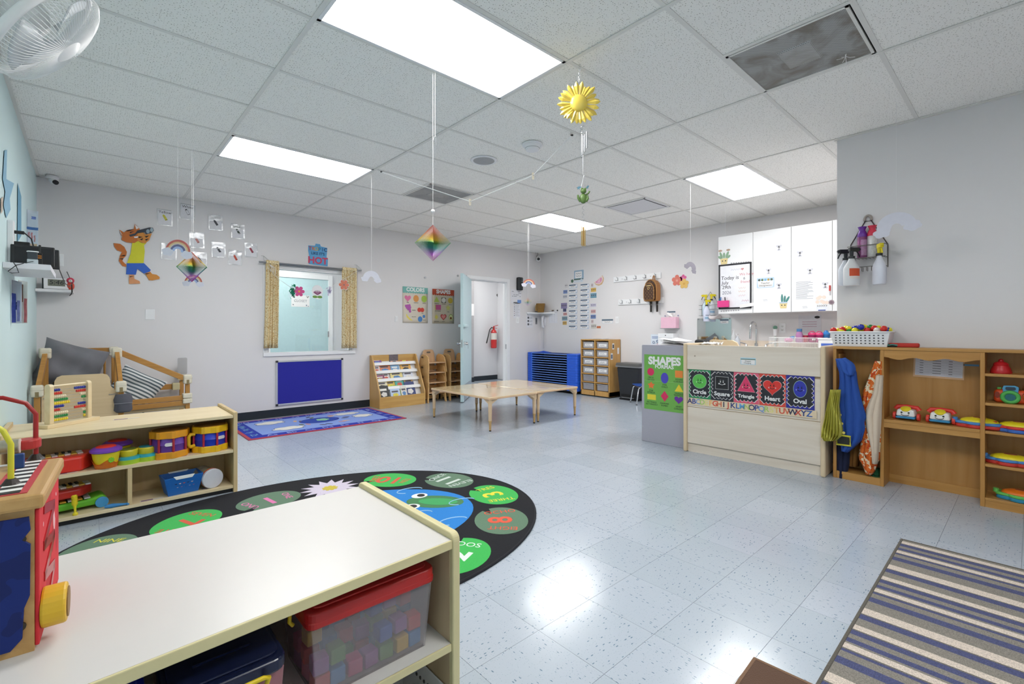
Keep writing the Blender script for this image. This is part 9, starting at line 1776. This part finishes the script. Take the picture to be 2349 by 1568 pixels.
# activity cube
ZT2 = 0.578
n0 = onZ(82, 1492, ZT2); f0 = onZ(129, 1335, ZT2)
dirv = unit(f0 - n0); perp = Vector((-dirv.y, dirv.x, 0))       # perp points away from the red face into the cube
if perp.x > 0: perp = -perp
LC = 0.29
MC_ = fr((n0.x, n0.y, ZT2), dirv, perp, (0, 0, 1)) if dirv.cross(perp).z > 0 else fr((n0.x, n0.y, ZT2), dirv, perp, (0, 0, 1))
t = thing('activity_cube', 'worn wooden activity cube with red and blue sides and bead wires', 'activity cube', mat=fr((n0.x, n0.y, ZT2), -perp, dirv, (0, 0, 1)))
# local x = outward normal of the red face, local y runs along it away from the viewer; the cube fills x < 0
WD = wood('#c9a066', '#b3884e', 0.5, 1, 0.8); HC = zpx(n0.x, n0.y, 1165) - ZT2
RDP = speckle('scratched_red', '#cf3038', (('#b8242c', 0.55), ('#e0b0b4', 0.72)), 12); BLP = speckle('chipped_blue', '#10276e', (('#0d1f5c', 0.52), ('#b08a5c', 0.78)), 14)
MB().box(-0.30, -0.002, 0.002, LC, 0.0, HC).build('core', WD, t)
MB().box(-0.002, 0.004, 0.006, LC - 0.004, 0.006, HC - 0.004).build('red_side', RDP, t, bev=0.002)
MB().prism([(-0.30, 0.012), (-0.03, 0.014), (-0.016, 0.03), (-0.014, 0.08), (-0.007, 0.10), (-0.006, HC - 0.06), (-0.016, HC - 0.05), (-0.006, HC - 0.035), (-0.008, HC - 0.012), (-0.30, HC - 0.008)], 0.0, 0.006, 'xz').build('blue_side', BLP, t)
MB().box(-0.305, 0.012, -0.010, LC + 0.006, HC, HC + 0.026).build('top_slab', WD, t, bev=0.006)
zt_ = HC + 0.026
MB().box(-0.062, -0.012, 0.012, LC - 0.012, zt_, zt_ + 0.0012).build('red_track_border', P('#b8343a', 0.5), t)
for k in range(16): MB().box(-0.052, -0.022, 0.018 + 0.0165 * k, 0.018 + 0.0165 * k + 0.0165, zt_ + 0.0012, zt_ + 0.002).build('checker_tile', P('#e9e6e2', 0.5) if k % 2 else P('#1d1a1c', 0.5), t)
for k in range(8):
    for y in (0.004, LC - 0.014): MB().box(-0.30 + 0.03 * k, -0.27 + 0.03 * k, y - 0.008, y + 0.006, zt_, zt_ + 0.0016).build('checker_tile', P('#e9e6e2', 0.5) if k % 2 else P('#6a2024', 0.5), t)
for z_ in (HC - 0.05, 0.05): MB().cyl((-0.018, 0.0, z_), (-0.018, -0.004, z_), 0.007, n=12).build('corner_screw', P('#4a443c', 0.4, metal=0.8), t)
# carved zigzag on the red side
zz = [(0.05, HC * 0.93), (0.20, HC * 0.80), (0.05, HC * 0.66), (0.20, HC * 0.55), (0.06, HC * 0.42), (0.20, HC * 0.30), (0.10, HC * 0.12)]
for (a, b_), (c_, d_) in zip(zz[:-1], zz[1:]): MB().bar((0.004, a, b_), (0.004, c_, d_), 0.018, 0.004, up=(1, 0, 0)).build('carved_groove', P('#a81820', 0.3), t)
MB().tube([(0.004, 0.035, 0.058), (0.038, 0.035, 0.058)], 0.035, 24).build('yellow_roller', P('#dcb028', 0.45), t, bev=0.004); MB().tube([(0.038, 0.035, 0.058), (0.040, 0.035, 0.058)], 0.026, 20).build('roller_ring', P('#8a6a3a', 0.6), t)
# bead wires
def wire(pts, c_, r=0.0045):
    MB().tube(pts, r, 8).build('bead_wire', P(c_, 0.35), t, smooth=60)
iv2 = t.matrix_world.inverted()
def cube_at(px, py, z):                       # local point at height z (world) seen at a picture point
    q = iv2 @ onZ(px, py, z); return q
W_ = ZT2 + zt_
a = cube_at(25, 1112, W_); b_ = a + Vector((-0.115, 0.02, 0))
wire([a, a + Vector((0, 0, 0.075)), a + Vector((-0.01, 0.003, 0.10)), a.lerp(b_, 0.3) + Vector((0, 0, 0.125)), a.lerp(b_, 0.7) + Vector((0, 0, 0.125)), b_ + Vector((0, 0, 0.09)), b_], '#cfc832')
MB().lathe([(0.016, 0), (0.012, 0.004), (0.007, 0.012)], tuple(a), 14).build('wire_socket', P('#2a201a', 0.5), t)
c2 = cube_at(82, 1053, W_); d2 = c2 + Vector((-0.16, 0.0, 0))
wire([c2, c2 + Vector((0, 0, 0.10)), c2 + Vector((-0.015, 0, 0.125)), c2 + Vector((-0.05, 0, 0.14)), d2 + Vector((0.04, 0, 0.14)), d2 + Vector((0, 0, 0.11)), d2], '#a02020')
MB().lathe([(0.016, 0), (0.012, 0.004), (0.007, 0.012)], tuple(c2), 14).build('wire_socket', P('#2a201a', 0.5), t)
e2 = c2 + Vector((-0.055, -0.10, 0.085)); wire([e2 + Vector((-0.15, -0.02, -0.012)), e2 + Vector((-0.06, 0, -0.004)), e2], '#35b0b8', 0.004)
q = cube_at(38, 1075, W_); MB().box(q.x - 0.011, q.x + 0.011, q.y - 0.005, q.y + 0.010, q.z, q.z + 0.030).build('blue_flag_block', P('#16407a', 0.4), t, bev=0.002)
q = c2 + Vector((-0.012, -0.008, 0.028)); MB().tube([q, q + Vector((0, 0, 0.020))], 0.022, 24).build('red_wheel_bead', P('#b8322e', 0.4), t, bev=0.003); MB().tube([q + Vector((0, 0, -0.002)), q], 0.013, 18).build('wheel_hub', P('#cf9a3a', 0.5), t)
q = c2 + Vector((-0.035, -0.035, 0.04)); MB().tube([q + Vector((-0.018, 0, 0)), q + Vector((0.014, 0, 0))], 0.014, 16).build('silver_spool', P('#a9a390', 0.35, metal=0.5, var=0.3, scale=80), t, smooth=40); MB().tube([q + Vector((0.014, 0, 0)), q + Vector((0.016, 0, 0))], 0.015, 18).build('spool_face', P('#d2c2b4', 0.6, var=0.3), t)

regroup(ORDER)
